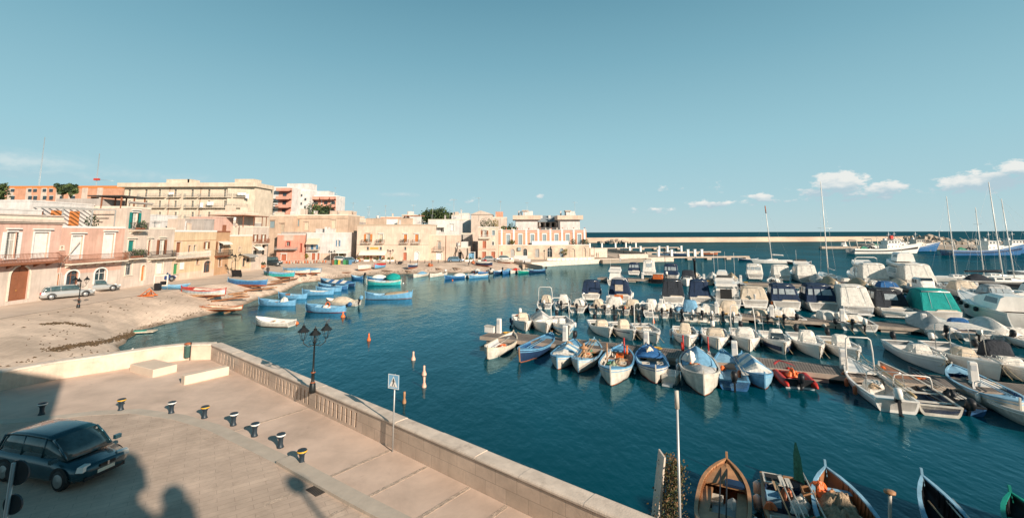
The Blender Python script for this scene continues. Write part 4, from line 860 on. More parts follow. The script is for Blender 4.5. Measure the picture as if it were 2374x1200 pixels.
# skyline filler between
h=block('house_block','pale pink houses on the skyline with a balcony beside the dark alley',802,826,500,560,160,8,'peach',(('glass',816,507,823,520,'terr','peach'),))
h=block('house_block','cream house on the skyline behind the seafront building',826,905,507,560,158,8,'sand'); ant(h,3,2,h.H,4); ant(h,9,3,h.H,3.5,True)
h=block('house_block','rooftop house with a red tiled canopy behind the seafront building',930,960,497,560,170,7,'cream',(('shut',936,500,944,508,'brown','cream'),)); b=MB(); b.box(h.L*.35,-2,h.H-.3,h.L+3,4,h.H-.1,PM['terracotta'])
for x in (h.L*.4,h.L*.7,h.L+2.5): b.box(x,-1.9,h.H-3,x+.15,-1.75,h.H-.3,CP['white'])
b.build('tiled_canopy',h.t)
h=block('house_block','small red roofed house on the skyline left of the dark pines',880,925,502,560,176,7,'terracotta'); h=block('house_block','white house with tall chimney block on the skyline right of the pines',1046,1068,498,560,172,7,'white'); h=block('house_block','bright white gable house on the skyline above the alley',1063,1086,494,560,178,7,'white')
for i,(u,v,r) in enumerate(((992,502,4.6),(1008,499,5.2),(1026,503,4.6),(1040,507,3.4))):
    p=PY(u,v,188); tree(('leftmost dark pine crown of the skyline group','tallest dark pine crown of the skyline group','third dark pine crown of the skyline group','small rightmost dark pine crown of the skyline group')[i],Vector((p.x,p.y,1.2)),p.z-1.2-r*.6,r,1100,.5,50+i,(M_leafd,M_leaf),'tree',.65,.3,group='pines on the skyline')
# thin masts far left
for u,v0,v1,lab in ((90,432,318,'very tall thin lattice mast behind the orange apartments'),(223,428,356,'tall thin radio mast with a red platform behind the orange apartments')):
    p=PY(u,v0,230); q=PY(u+6,v1,230); t_=T('radio_mast',lab,'mast',(p.x,p.y,1.2)); b=MB(); H_=q.z-1.2
    for a in range(3): b.tube([(.5*math.cos(a*2.1),.5*math.sin(a*2.1),0),(.12*math.cos(a*2.1),.12*math.sin(a*2.1),H_)],.05,M_galv,4)
    b.build('mast',t_); z0=p.z
    if u>200: b=MB(); b.box(-1.2,-.6,z0+1,1.2,.6,z0+2,CP['red']); b.build('platform',t_); b=MB(); b.tube([(0,0,z0+1.6),(9,0,z0+.6)],.08,M_galv,4); b.build('crossbar',t_)
# antennas on the roofs
rn=random.Random(77); proto=None; k=0
labs=['behind the white house','above the ochre stone house','over the dark alley','left on the seafront building','middle of the seafront building','right on the seafront building','beside the pines','right of the pines','on the gabled building','on the block beside the gabled building','left of the white apartments','between the white apartments']
for u,v,Y,hh in ((718,497,132,5),(790,495,132,5),(818,502,160,5),(856,507,150,6),(893,507,150,7),(958,506,150,6),(1003,500,150,7),(1052,498,150,6),(1110,492,150,4),(1160,500,152,4),(1222,494,156,3),(1333,500,158,3)):
    p=PY(u,v,Y)
    if proto is None:
        proto=T('tv_antenna','','antenna',p,0,'television aerials on the roofs'); b=MB(); b.tube([(0,0,-3),(0,0,hh)],.045,M_galv,5); b.build('mast',proto); b=MB(); b.box(-.9,-.03,hh-.4,.9,.03,hh-.34,M_galv)
        for q in range(7): b.box(-.85+q*.27,-.5+.03*q,hh-.39,-.82+q*.27,.5-.03*q,hh-.35,M_galv)
        b.build('aerial',proto); proto['label']='tall tv aerial on the roofs '+labs[k]
    else: copy_thing(proto,'thin tv aerial on the roofs '+labs[k],p,rn.uniform(0,3),rn.uniform(.6,1.1))
    k+=1
from mathutils import noise
# ---------------------------------------------------------------- boats
M_gel=mat('gelcoat',(.80,.76,.71),.3,.1,1.4,coat=.3,streak=.22,det=8)
M_gel2=mat('gelcoat_grey',(.55,.56,.57),.35,.08,1.2,coat=.3,streak=.15)
def pb(n,c,r=.5): return mat('boat_'+n,c,r,.28,2.6,streak=.4,bump=.12,bscale=16,det=8)
BP=dict(white=M_gel,grey=M_gel2,cream=pb('cream',(.66,.56,.43)),blue=pb('blue',(.035,.13,.30)),ltblue=pb('ltblue',(.13,.33,.52)),navy=pb('navy',(.012,.035,.09)),turq=pb('turq',(.03,.36,.36)),green=pb('green',(.01,.26,.20)),
 red=pb('red',(.50,.03,.02)),brown=pb('brown',(.30,.13,.06)),wood=pb('wood',(.42,.22,.11),.45),black=pb('black',(.015,.016,.02)),oldwhite=pb('oldwhite',(.62,.57,.50)),teal=pb('teal',(.02,.22,.25)),orange=pb('orange',(.6,.14,.03)),rust=pb('rust',(.40,.12,.05)),sky=pb('sky',(.25,.45,.6)))
def fab(n,c): return mat('canvas_'+n,c,.75,.22,2.5,bump=.9,bscale=7,spec=.2)
FB=dict(white=fab('white',(.70,.66,.60)),navy=fab('navy',(.018,.035,.075)),beige=fab('beige',(.60,.50,.39)),green=fab('green',(.01,.28,.26)),dark=fab('dark',(.03,.035,.045)),blue=fab('blue',(.03,.12,.30)),grey=fab('grey',(.42,.42,.41)),tan=fab('tan',(.36,.29,.20)),red=fab('red',(.45,.03,.02)),ltblue=fab('ltblue',(.16,.34,.50)))
M_steel=mat('stainless',(.62,.62,.60),.25,.05,3,metal=.9); M_rub=mat('black_rubber',(.02,.02,.022),.6,.1,3); M_screen=mat('tinted_screen',(.03,.045,.055),.08,.2,2,spec=.8)
M_net1=mat('net_green',(.05,.22,.15),.9,.5,9,bump=1.,bscale=40); M_net2=mat('net_tan',(.45,.33,.22),.9,.4,6,bump=1.,bscale=30); M_rope=mat('rope',(.42,.33,.2),.9,.3,6); M_net3=mat('net_pale_green',(.38,.42,.28),.9,.4,9,bump=1.,bscale=40)
M_float=mat('float_orange',(.70,.14,.03),.5,.15,4); M_oar=mat('oar_wood',(.45,.29,.16),.6,.2,4)
BR=random.Random(99)
def smooth(t): t=max(0,min(1,t)); return t*t*(3-2*t)
class Boat:
    def __init__(s,name,label,cat,pos,head,L,B,F=.55,style='transom',hull='white',rail='white',inner='white',boot=None,sb=.35,ss=.05,rake=.45,group=None,floor=.12,full=.0,N=16,stem=None):
        s.L,s.B,s.F,s.style,s.sb,s.ss,s.rake,s.full=L,B,F,style,sb,ss,rake,full
        s.t=T(name,label,cat,pos,R(head),group); s.floor=floor
        hm=BP[hull]; bm=BP[boot] if boot else hm; rm=BP[rail]; im=BP[inner]
        rings=[];inn=[];top=[]
        for i in range(N+1):
            t=i/N; t=t**.9 if style=='transom' else t
            b=s.beam(t); z=s.sheer(t); x=s.X(t); dk=-.28*(1-t**5)*(1 if style=='transom' else (1-abs(2*t-1)**4)); e=s.rake*max(0,(t-.55)/.45)**3; es=-(s.rake*.5*max(0,(.25-t)/.25)**2) if style=='gozzo' else 0
            def rx(f): return x+(e+es)*f
            h=[(rx(1.),b,z),(rx(.72),b*.985,z*.72),(rx(.3),b*.9,z*.3),(rx(.05),b*(.82 if t<.8 else .7),.05),(rx(-.1),b*.6,-.12),(rx(-.2),0.,dk-.02)]
            rings.append([(p[0],-p[1],p[2]) for p in h]+[p for p in reversed(h[:-1])])
            bi=max(.012,b-.07); zf=lerp(floor,z-.12,smooth((t-.82)/.18)*.8)
            inn.append([(rx(1),-bi,z-.01),(rx(.5),-bi*.93,(z+zf)/2),(rx(.2),-bi*.8,zf),(rx(.2),0,zf-.01),(rx(.2),bi*.8,zf),(rx(.5),bi*.93,(z+zf)/2),(rx(1),bi,z-.01)])
            top.append((rx(1),b,bi,z))
        s.top=top; m=MB(); n=11; vs=[p for r in rings for p in r]; f1=[];f2=[]
        for i in range(N):
            for k in range(n-1):
                f=(i*n+k,i*n+k+1,(i+1)*n+k+1,(i+1)*n+k); (f2 if 2<k<7 else f1).append(f)
        m.add(vs,f1,hm,True); m.add(vs,f2,bm,True)
        if style=='transom': m.add(rings[0],[tuple(range(n))],hm)
        m.build('hull',s.t)
        m=MB(); m.loft(inn,im,False,False,True)
        if style=='gozzo':
            for i in range(2,N-1):
                for g_ in (0,.5):
                    A=[Vector(p).lerp(Vector(q_),g_) for p,q_ in zip(inn[i],inn[i+1])]
                    for k in (0,1,4,5):
                        a_,c_=A[k],A[k+1]; cy=Vector((0,-.03 if a_.y+c_.y>0 else .03,.0)); w_=Vector((.022,0,0)); m.add([a_-w_,a_+w_,c_+w_,c_-w_,a_-w_+cy,a_+w_+cy,c_+w_+cy+Vector((0,0,.02)),c_-w_+cy+Vector((0,0,.02))],[(4,5,6,7),(0,4,7,3),(1,2,6,5)],im)
        if style=='transom': m.add(inn[0],[tuple(range(6,-1,-1))],im)
        m.build('inner_hull',s.t)
        m=MB()
        for sg in(-1,1):
            m.loft([[(x,sg*(b+.025),z-.05),(x,sg*(b+.025),z+.025),(x,sg*(bi-.02),z+.025),(x,sg*(bi-.02),z-.03)] for x,b,bi,z in top],rm,True,True,False)
        if style=='transom': x,b,bi,z=top[0]; m.box(x-.02,-b,z-.05,x+.07,b,z+.026,rm)
        for sg in (-1,1):
            m.loft([[(x,sg*(b*.992+.006),z*.80-.012),(x,sg*(b*.995+.028),z*.80),(x,sg*(b*.995+.006),z*.80+.035)] for x,b,bi,z in top],rm,True,True)
        m.build('gunwale',s.t)
        if style=='gozzo':
            m=MB(); x=top[-1][0]; m.obox((x+.02,0,top[-1][3]*.55+.1),(.09,.07,top[-1][3]*1.15),0,BP[stem or rail],0,.12); m.build('stem_post',s.t); m=MB(); x=top[0][0]; m.obox((x-.02,0,top[0][3]*.55+.05),(.08,.07,top[0][3]*1.1),0,BP[stem or rail],0,-.1); m.build('stern_post',s.t)
    def X(s,t): return -s.L/2+s.L*t-(s.rake*0)
    def beam(s,t):
        if s.style=='gozzo': return max(.03,s.B/2*(1-abs(2*t-1)**(2.3+s.full))**.85)
        k=.42+s.full*.1
        return max(.03,s.B/2*(lerp(.86,1.,smooth(t/.4)) if t<k else (1-((t-k)/(1-k))**(2.1+s.full))**.9))
    def sheer(s,t): return s.F+s.sb*max(0,(t-.35)/.65)**2+s.ss*max(0,(.35-t)/.35)**2
    def at(s,t): return s.X(t),max(.02,s.beam(t)-.08),s.sheer(t)
    def deck(s,t0,t1,m,name='deck',dz=-.03,n=6,camber=.04):
        r=[]
        for i in range(n+1): t=lerp(t0,t1,i/n); x,b,z=s.at(t); x+=s.rake*max(0,(t-.55)/.45)**3; z+=dz; r.append([(x,-b,z),(x,0,z+camber),(x,b,z),(x,b*.95,z-.06),(x,-b*.95,z-.06)])
        b=MB(); b.loft(r,m if not isinstance(m,str) else BP[m],True,True); b.build(name,s.t); return s
    def thwarts(s,ts,m='wood',dz=-.16):
        for t in ts: x,b,z=s.at(t); k=MB(); k.box(x-.14,-b+.01,z+dz-.03,x+.14,b-.01,z+dz,BP[m]); k.build('thwart',s.t)
        return s
    def outboard(s,col='black',tilt=.0,y=0.,sc=1.,leg='black'):
        x=s.X(0)-.12; z=s.sheer(0); b=MB(); c_=BP[col] if col in BP else FB[col]
        M=Matrix.Translation((x,y,z+.02))@Matrix.Rotation(tilt,4,'Y')@Matrix.Scale(sc,4)
        def tr(mb): mb.v=[tuple(M@Vector(v)) for v in mb.v]
        r=[]
        for zz,a,w in ((.1,.17,.13),(.16,.24,.17),(.38,.27,.19),(.55,.22,.16),(.6,.12,.1)): r.append([(-.16+a*math.cos(k*math.pi/4),w*math.sin(k*math.pi/4),zz) for k in range(8)])
        b.loft(r,c_,True,True,True); tr(b); b.build('engine_cowling',s.t)
        b=MB(); b.obox((-.13,0,-.25),(.16,.1,.75),0,BP[leg],0,0,1.); b.obox((-.18,0,-.62),(.4,.08,.07),0,BP[leg]); b.obox((-.02,0,.02),(.22,.22,.2),0,BP[leg]); b.lathe([(.02,0),(.12,.02),(.02,.06)],BP[leg],6,(-.4,0,-.74)); tr(b); b.build('engine_leg',s.t); return s
    def console(s,t=.5,w=.8,l=.7,h=1.05,col='white',name='console_cover',z0=None,slant=.25,lump=.06):
        x,_,_z=s.at(t); z=z0 if z0 is not None else s.floor; r=[]; n=12; rn=random.Random(int(s.L*1000+t*77+w*31))
        for zz,k in ((0,1.08),(.3*h,1.),(.62*h,.97),(.93*h,.80),(h,.66),(h*1.015,.3)):
            r.append([(x+l/2*k*abs(math.cos(a))**.42*math.copysign(1,math.cos(a))-slant*h*(zz/h)*.3+rn.uniform(-lump,lump)*.6,w/2*k*abs(math.sin(a))**.42*math.copysign(1,math.sin(a))+rn.uniform(-lump,lump)*.5,z+zz+rn.uniform(-lump,lump)*.4) for a in [2*math.pi*q/n+.13 for q in range(n)]])
        b=MB(); b.loft(r,FB[col] if col in FB else BP[col],True,True,False); b.build(name,s.t); return s
    def rollbar(s,t=.25,h=1.9,m=None,r=.035,back=.35,top=0):
        x,b_,z=s.at(t); b=MB(); m=m or M_steel; w=b_*.92
        b.tube([(x,-w,z),(x-back*.5,-w*.98,z+h*.6),(x-back,-w*.9,z+h*.94),(x-back-.02,-w*.7,z+h),(x-back-.02,w*.7,z+h),(x-back,w*.9,z+h*.94),(x-back*.5,w*.98,z+h*.6),(x,w,z)],r,m,6); b.build('roll_bar',s.t)
        if top:
            b=MB(); b.loft([[(x-back-top*.5+top*q,y,z+h+.04+.05*(1-(y/w)**2)) for y in (-w,-w*.5,0,w*.5,w)]+[(x-back-top*.5+top*q,y,z+h+.0+.05*(1-(y/w)**2)) for y in (w,w*.5,0,-w*.5,-w)] for q in (0,.5,1)],FB['white']); b.build('bimini_top',s.t)
        return s
    def rails(s,t0=.62,h=.35):
        b=MB()
        for sg in(-1,1):
            pts=[]
            for i in range(7): t=lerp(t0,.985,i/6); x,q,z=s.at(t); x+=s.rake*max(0,(t-.55)/.45)**3; pts.append((x,sg*q,z+h*min(1,i/1.5)))
            b.tube(pts,.016,M_steel,4)
            for i in (1,3,5): p=pts[i]; b.tube([(p[0],p[1],p[2]-h),p],.013,M_steel,4)
        b.build('bow_rail',s.t); return s
    def cabin(s,t0,t1,h,w=.8,col='white',glass=True,front=.5,backs=.06,z0=None,name='cabin',wt=.8,nwin=2,band=.45):
        x0=s.X(t0); x1=s.X(t1); zb=z0 if z0 is not None else s.sheer((t0+t1)/2)-.08; bw=s.B/2*w; l=x1-x0
        sec=[(0,0,1),(backs,.96,.97),(1-front*.75,1.,.95),(1-front*.35,.72,.84),(1-.02,.18,.62),(1,.0,.6)]; b=MB(); r=[]
        for f,hh,ww in sec:
            x=x0+l*f; W=bw*ww; H_=max(.01,h*hh); r.append([(x,-W,zb),(x,-W*lerp(1,wt,min(1,hh)),zb+H_*.85),(x,-W*wt*.7,zb+H_),(x,W*wt*.7,zb+H_),(x,W*lerp(1,wt,min(1,hh)),zb+H_*.85),(x,W,zb)])
        r=r[1:]; mm=BP[col] if col in BP else FB[col]; b.loft(r,mm,True,True); b.build(name,s.t)
        if glass:
            for sg in(-1,1):
                for q in range(nwin):
                    f0=.1+q*(.62-front*.3)/nwin; f1=f0+(.56-front*.3)/nwin; b=MB(); pts=[]
                    for f,zz in ((f0,band),(f1,band),(f1-.01,.8),(f0+.02,.8)):
                        W=bw*.96*lerp(1,wt,zz/.85); pts.append((x0+l*f,sg*(W+.012),zb+h*zz))
                    pts2=[(p[0],p[1]-sg*.02,p[2]) for p in pts]; b.add(pts+pts2,[(0,1,2,3),(0,1,5,4),(1,2,6,5),(2,3,7,6),(3,0,4,7)],M_screen); b.build('window',s.t)
            # windscreen
            b=MB(); fa,fb=1-front*.68,1-front*.38; W=bw*.84*wt; za,zc=zb+h*.97,zb+h*.75; o=.03
            b.add([(x0+l*fa,-W*.85,za+o),(x0+l*fa,W*.85,za+o),(x0+l*fb+.02,W*.9,zc+o*1.6),(x0+l*fb+.02,-W*.9,zc+o*1.6),(x0+l*fa,-W*.85,za-.02),(x0+l*fa,W*.85,za-.02),(x0+l*fb,W*.9,zc-.02),(x0+l*fb,-W*.9,zc-.02)],[(0,1,2,3),(0,4,5,1),(1,5,6,2),(2,6,7,3),(3,7,4,0)],M_screen); b.build('windscreen',s.t)
        return s
    def canopy(s,t0,t1,h,w=.94,col='navy',win=True,front=.35,z0=None,name='canopy',slope=.2,tw=.78):
        x0=s.X(t0); x1=s.X(t1); zb=z0 if z0 is not None else s.sheer(t0)-.04; W=s.B/2*w; l=x1-x0; fm=FB[col]; r=[]; V=mat('clear_vinyl',(.34,.38,.40),.12,.3,3,spec=.8)
        def wd(f,z): return W*(1 if f<.6 else lerp(1,.84,(f-.6)/.4))*(1-(1-tw)*z/h)
        prof=((0,.04),(slope,.95),(slope+.06,1.),(.5,1.02),(1-front,.97),(1-front*.45,.55),(1,.05))
        for f,hh in prof:
            x=x0+l*f; H_=h*hh; c=min(.16,H_*.3); a0,a1,a2=wd(f,0),wd(f,H_-c),wd(f,H_)-c
            r.append([(x,-a0,zb),(x,-a1,zb+H_-c),(x,-a2-.02,zb+H_-c*.25),(x,-a2*.6,zb+H_+.02*hh),(x,a2*.6,zb+H_+.02*hh),(x,a2+.02,zb+H_-c*.25),(x,a1,zb+H_-c),(x,a0,zb)])
        b=MB(); b.loft(r,fm,True,True,False); b.build(name,s.t)
        def aft(y,q,o=.02): z=h*q; return (x0+l*slope*q*.98-o,y*(1-(1-tw)*q),zb+z)
        b=MB(); mm=BP['black' if col in('navy','dark') else 'grey']
        for y in (-W*.55,W*.5): b.tube([aft(y,.05),aft(y,.93)],.014,mm,4)
        b.tube([aft(-W*.93,.94),aft(W*.93,.94)],.02,M_steel,4); b.build('canopy_frame',s.t)
        def pan(P4,d,nm):
            b=MB(); b.add(list(P4)+[tuple(Vector(p)+Vector(d)) for p in P4],[(0,1,2,3),(0,1,5,4),(1,2,6,5),(2,3,7,6),(3,0,4,7)],V); b.build(nm,s.t)
        if win:
            for sg in(-1,1):
                for fa,fb in ((slope+.02,.45),(.48,.66)):
                    pan([(x0+l*f,sg*(wd(f,h*z)+.014),zb+h*z) for f,z in((fa,.42),(fb,.42),(fb-.01,.8),(fa+.02,.8))],(0,-sg*.03,0),'window')
            for ya,yb in (((-W*.82,-W*.1),(-.0,W*.42),(W*.56,W*.88)) if win==2 else ((-W*.45,W*.4),)): pan([aft(ya,.42,.035),aft(yb,.42,.035),aft(yb,.74,.035),aft(ya,.74,.035)],(.03,0,0),'rear_window')
        else:
            k=h*.97; x=x0+l*(1-front*.72); b=MB()
        return s
    def cover(s,t0,t1,h,col='white',stripe=None,over=.04,name='tarpaulin',poles=True):
        n=12; r=[]; rn=random.Random(int(s.L*977)); b=MB()
        for i in range(n+1):
            t=lerp(t0,t1,i/n); x,q,z=s.at(min(.985,t)); x+=s.rake*max(0,(t-.55)/.45)**3; q+=.1+over; k=math.sin(math.pi*(.12+.8*i/n))**.8; j=rn.uniform(-.03,.03)
            r.append([(x,-q,z-.12+j),(x,-q*.96,z+.04),(x,-q*.5,z+h*k*.55+j),(x,-.04,z+h*k),(x,.04,z+h*k),(x,q*.5,z+h*k*.55-j),(x,q*.96,z+.04),(x,q,z-.12-j)])
        if stripe:
            for i in range(n): b.loft([r[i],r[i+1]],FB[col] if (i//2)%2 else FB[stripe],True,True,False)
        else: b.loft(r,FB[col],True,True,True)
        b.build(name,s.t); return s
    def fenders(s,ts,sides=(1,),col='white',r=.11):
        for t in ts:
            for sg in sides: x,q,z=s.at(t); b=MB(); y=sg*(q+.08+r+.02); b.lathe([(.03,-.3),(r,-.22),(r,.12),(.04,.2)],BP[col] if col in BP else M_float,8,(x,y,z-.22)); b.tube([(x,y,z),(x,y-sg*.1,z+.05)],.012,M_rope,4); b.build('fender',s.t)
        return s
    def oars(s,n=2,col='oldwhite',t0=.2,t1=.85,y=.12,z=.05):
        for k in range(n):
            x0,x1=s.X(t0),s.X(t1); yy=y-(k*.2); z0=s.sheer(.5)+z+k*.02; b=MB(); b.tube([(x0,yy-.1,z0),(x1,yy+.08,z0+.12)],.025,M_oar if col=='wood' else BP[col],6); b.obox((x0+.25,yy-.09,z0+.02),(.6,.15,.02),.05,M_oar if col=='wood' else BP[col]); b.build('oar',s.t)
        return s
    def heap(s,t,m,r=.5,h=.35,name='net_pile',y=0.,z0=None,seed=1,floats=0):
        x,_,z=s.at(t); rn=random.Random(seed); b=MB(); z=(z0 if z0 is not None else s.floor+.05); n=26; K=9; rings=[]; ph=rn.uniform(0,6)
        for k in range(K+1):
            q=1-k/K; ring=[]
            for a_ in range(n):
                a=2*math.pi*a_/n; o=1+.22*math.sin(3*a+ph)+.12*math.sin(7*a+ph*2); rr=r*q*o
                px,py=rr*math.cos(a)*1.15,rr*math.sin(a)*.9; nz_=noise.noise(Vector((px*4+seed,py*4,seed*.7))); n2=1-abs(noise.noise(Vector((px*7+seed*3,py*5,1.))))*2.2
                hh=h*(1-q**2.2)*(.75+.5*nz_)+h*.34*n2*(1-q**4)
                ring.append((x+px,y+py,z+max(-.02,hh)))
            rings.append(ring)
        b.loft(rings,m,True,True,name in('net_pile','cloth_heap')); o=b.build(name,s.t)
        for k in range(floats): a=rn.uniform(0,6.28); q=r*.75*rn.random(); b=MB(); b.ball((x+q*math.cos(a),y+q*math.sin(a),z+h*.85),.07,M_float,6); b.build('float',o)
        return s
    def crates(s,spec):
        for (t,y,z,lx,ly,lz,c_) in spec: x=s.X(t); b=MB(); b.box(x-lx/2,y-ly/2,z,x+lx/2,y+ly/2,z+.04,BP[c_]); [b.box(x-lx/2 if q!=1 else x+lx/2-.03,y-ly/2,z+.04,x+lx/2 if q!=0 else x-lx/2+.03,y+ly/2,z+lz,BP[c_]) for q in(0,1)]; b.box(x-lx/2+.03,y-ly/2,z+.04,x+lx/2-.03,y-ly/2+.03,z+lz,BP[c_]); b.box(x-lx/2+.03,y+ly/2-.03,z+.04,x+lx/2-.03,y+ly/2,z+lz,BP[c_]); b.build('crate',s.t)
        return s
    def mast(s,t,h,r=.07,lean=0.,boom=None,stays=True,spread=(.45,),m='white',bcol=None,tip=None,y=0.):
        x=s.X(t); z=s.F; k=h*math.tan(R(lean)); mm=BP[m] if m in BP else m; b=MB(); b.tube([(x,y,z-.1),(x-k*.5,y,z+h*.5),(x-k,y,z+h)],[r,r*.9,r*.6],mm,6); b.build('mast',s.t)
        if tip: b=MB(); b.tube([(x-k*.86,y,z+h*.86),(x-k*1.001,y,z+h*1.001)],r*1.1,BP[tip],6); b.build('mast_tip',s.t)
        for f in spread: b=MB(); w=s.B*.38; b.tube([(x-k*f,y-w,z+h*f),(x-k*f,y+w,z+h*f)],.03,mm,4); b.build('spreader',s.t)
        if stays:
            b=MB(); w=s.B*.42; bx=s.X(1)-.1; sx=s.X(0)+.2
            for q in ((bx,0,s.sheer(1)),(sx,0,s.sheer(0)),(x-.2,-w,z),(x-.2,w,z)): b.tube([(x-k,y,z+h*.98),q],.010,BP['grey'],3)
            b.build('stay',s.t)
        if boom:
            b=MB(); l=boom; b.tube([(x,y,z+1.5),(x-l,y,z+1.35)],.06,mm,6); b.build('boom',s.t)
            if bcol: b=MB(); rr=[]; 
            if bcol:
                for i in range(9): f=i/8; rr.append([(x-.1-(l-.2)*f,y+.2*math.cos(a)*(1-.35*f),z+1.62-.15*f+.24*math.sin(a)*(1-.4*f)) for a in [k2*math.pi/4 for k2 in range(8)]])
                b.loft(rr,FB[bcol],True,True,True); b.build('sail_cover',s.t)
        return s
    def flybridge(s,t0,t1,z,h=.8,col='white',scr=True):
        x0,x1=s.X(t0),s.X(t1); W=s.B*.36; b=MB(); r=[]
        for f,hh,ww in ((0,.35,1),(.15,.4,1.02),(.6,.6,1),(.85,1,.9),(1,.5,.7)): x=lerp(x0,x1,f); H_=h*hh; r.append([(x,-W*ww,z-.1),(x,-W*ww*1.08,z+H_*.5),(x,-W*ww*.98,z+H_),(x,W*ww*.98,z+H_),(x,W*ww*1.08,z+H_*.5),(x,W*ww,z-.1)])
        b.loft(r,BP[col],True,True); b.build('flybridge',s.t)
        if scr: b=MB(); x=lerp(x0,x1,.85); b.add([(x-.02,-W*.8,z+h),(x-.02,W*.8,z+h),(x-.35,W*.75,z+h+.35),(x-.35,-W*.75,z+h+.35),(x-.06,-W*.8,z+h),(x-.06,W*.8,z+h),(x-.39,W*.75,z+h+.35),(x-.39,-W*.75,z+h+.35)],[(0,1,2,3),(7,6,5,4),(0,3,7,4),(1,5,6,2),(3,2,6,7)],M_screen); b.build('windscreen',s.t)
        return s
    def antenna(s,t,y,z,h=1.8,lean=.1):
        x=s.X(t); b=MB(); b.tube([(x,y,z),(x-h*lean,y,z+h)],.02,BP['white'],4); b.build('antenna',s.t); return s
    def ring(s,t,y,z,m=None,r=.27):
        x=s.X(t); b=MB(); n=12; rr=[[(x+(r+.06*math.cos(a))*math.cos(q),y+.06*math.sin(a),z+(r+.06*math.cos(a))*math.sin(q)) for a in [k*math.pi/3 for k in range(6)]] for q in [2*math.pi*i/n for i in range(n+1)]]; b.loft(rr,m or M_float,True,False,True); b.build('life_ring',s.t); return s
    def platform(s,m='white',d=.5): x=s.X(0); b=MB(); b.box(x-d,-s.B*.38,.2,x,s.B*.38,.28,BP[m]); b.build('swim_platform',s.t); return s
    def stripe(s,c_='navy',f0=.70,f1=.84):
        b=MB()
        for sg in(-1,1):
            r=[]
            for i,(x,q,bi,z) in enumerate(s.top[:-1]): r.append([(x-.0-(.02*i/len(s.top)),sg*(q+.012),z*f0),(x,sg*(q+.014),z*f1),(x,sg*(q-.03),z*f1),(x,sg*(q-.03),z*f0)])
            b.loft(r,BP[c_],True,True)
        b.build('stripe',s.t); return s
    def ropes(s,bow=None,stern=None):
        if bow:
            for y in (-.25,.2): b=MB(); x=s.X(1)+s.rake-.1; b.tube([(x,y*.4,s.sheer(1)-.05),(x+bow[0]*.5,y*.7,(s.sheer(1)+bow[1])*.5-.12),(x+bow[0],y,bow[1])],.018,M_rope,4); b.build('mooring_rope',s.t)
        if stern:
            for y in (-.4,.4): b=MB(); x=s.X(0); b.tube([(x,y*s.B*.5,s.sheer(0)),(x-stern[0]*.5,y,(s.sheer(0)+stern[1])*.5-.08),(x-stern[0],y,stern[1])],.018,M_rope,4); b.build('mooring_rope',s.t)
        return s
def place(u,v,end,head,L,z=0.):
    p=P(u,v,z); d=Vector((math.cos(R(head)),math.sin(R(head)),0)); p.z=0
    return p-d*L*.5 if end=='b' else p+d*L*.5 if end=='s' else p
HO,HI=246,66
G_N='wooden boats along the near side of the first pontoon'; G_F='white motorboats on the far side of the first pontoon'; G_G='small motorboats on the near side of the second pontoon'
def gozzo(u,v,e,hd,L,B,label,F=.5,sb=.35,ss=.3,dk=True,th=(.35,.6),tm='wood',grp=None,z=0.,name='rowing_boat',cat='boat',**k):
    s=Boat(name,label,cat,place(u,v,e,hd,L,z),hd,L,B,F,'gozzo',sb=sb,ss=ss,rake=.12,group=grp,floor=.1,**k)
    if dk: s.deck(.78,.97,k.get('rail','white'),'foredeck'); s.deck(.03,.16,k.get('rail','white'),'stern_deck')
    s.thwarts(th,tm)
    if grp==G_N: s.ropes(None,(1.1,.5))
    return s
def motor(u,v,e,hd,L,B,label,F=.55,cons=None,ob='white',bar=0,rails=True,dk=.68,name='motorboat',grp=None,fend=(),top=0,cover=None,seat=True,tilt=-.25,**k):
    if grp in (G_F,G_G) and 'inner' not in k: k['inner']='grey'
    s=Boat(name,label,'boat',place(u,v,e,hd,L),hd,L,B,F,'transom',sb=k.pop('sb',.38),ss=.02,rake=.5,group=grp,floor=.15,**k)
    s.deck(dk,.975,'white' if k.get('inner')=='grey' else k.get('inner','white'),'foredeck')
    if grp in (G_F,G_G) and cons:
        q=int(u*13)%5
        if q==2 and L>5: b=MB(); x=s.X(.62); b.add([(x,-B*.26,F+.05),(x,B*.26,F+.05),(x-.22,B*.22,F+.5),(x-.22,-B*.22,F+.5),(x-.03,-B*.26,F+.05),(x-.03,B*.26,F+.05),(x-.25,B*.22,F+.5),(x-.25,-B*.22,F+.5)],[(0,1,2,3),(7,6,5,4),(0,3,7,4),(1,5,6,2),(2,3,7,6)],M_screen); b.build('windscreen',s.t)
        if q in(1,3): b=MB(); x=s.X(.28); b.box(x-.3,-B*.34,.16,x,B*.34,.55,FB['navy' if q==1 else 'tan']); b.build('cushion',s.t)
        if q in(0,4) and not fend: s.fenders((.3,.55),(-1,1),('navy','white','grey')[int(u)%3])
        if q==2: b=MB(); 
        if q==2: x=s.X(.2); b.tube([(x,B*.3,.5),(x-.3,B*.32,2.6)],.014,BP['grey'],4); b.tube([(x,-B*.3,.5),(x-.2,-B*.32,2.3)],.014,BP['grey'],4); b.build('rod',s.t)
    if cons: s.console(**cons)
    if ob: s.outboard(ob,tilt,0,1.05 if L>5 else .9)
    if bar: s.rollbar(.3,bar,BP['white'] if top or bar>1.7 else None,.04,.3,top)
    if rails: s.rails(.62,.3)
    if seat: b=MB(); x=s.X(.12); b.box(x-.25,-s.B*.36,.16,x+.2,s.B*.36,.16+.36,BP['white']); b.build('seat',s.t)
    if fend: s.fenders(*fend)
    if grp==G_F: s.ropes((1.3,.5),None)
    elif grp==G_G: s.ropes((1.,.5),(2.,-.1))
    return s
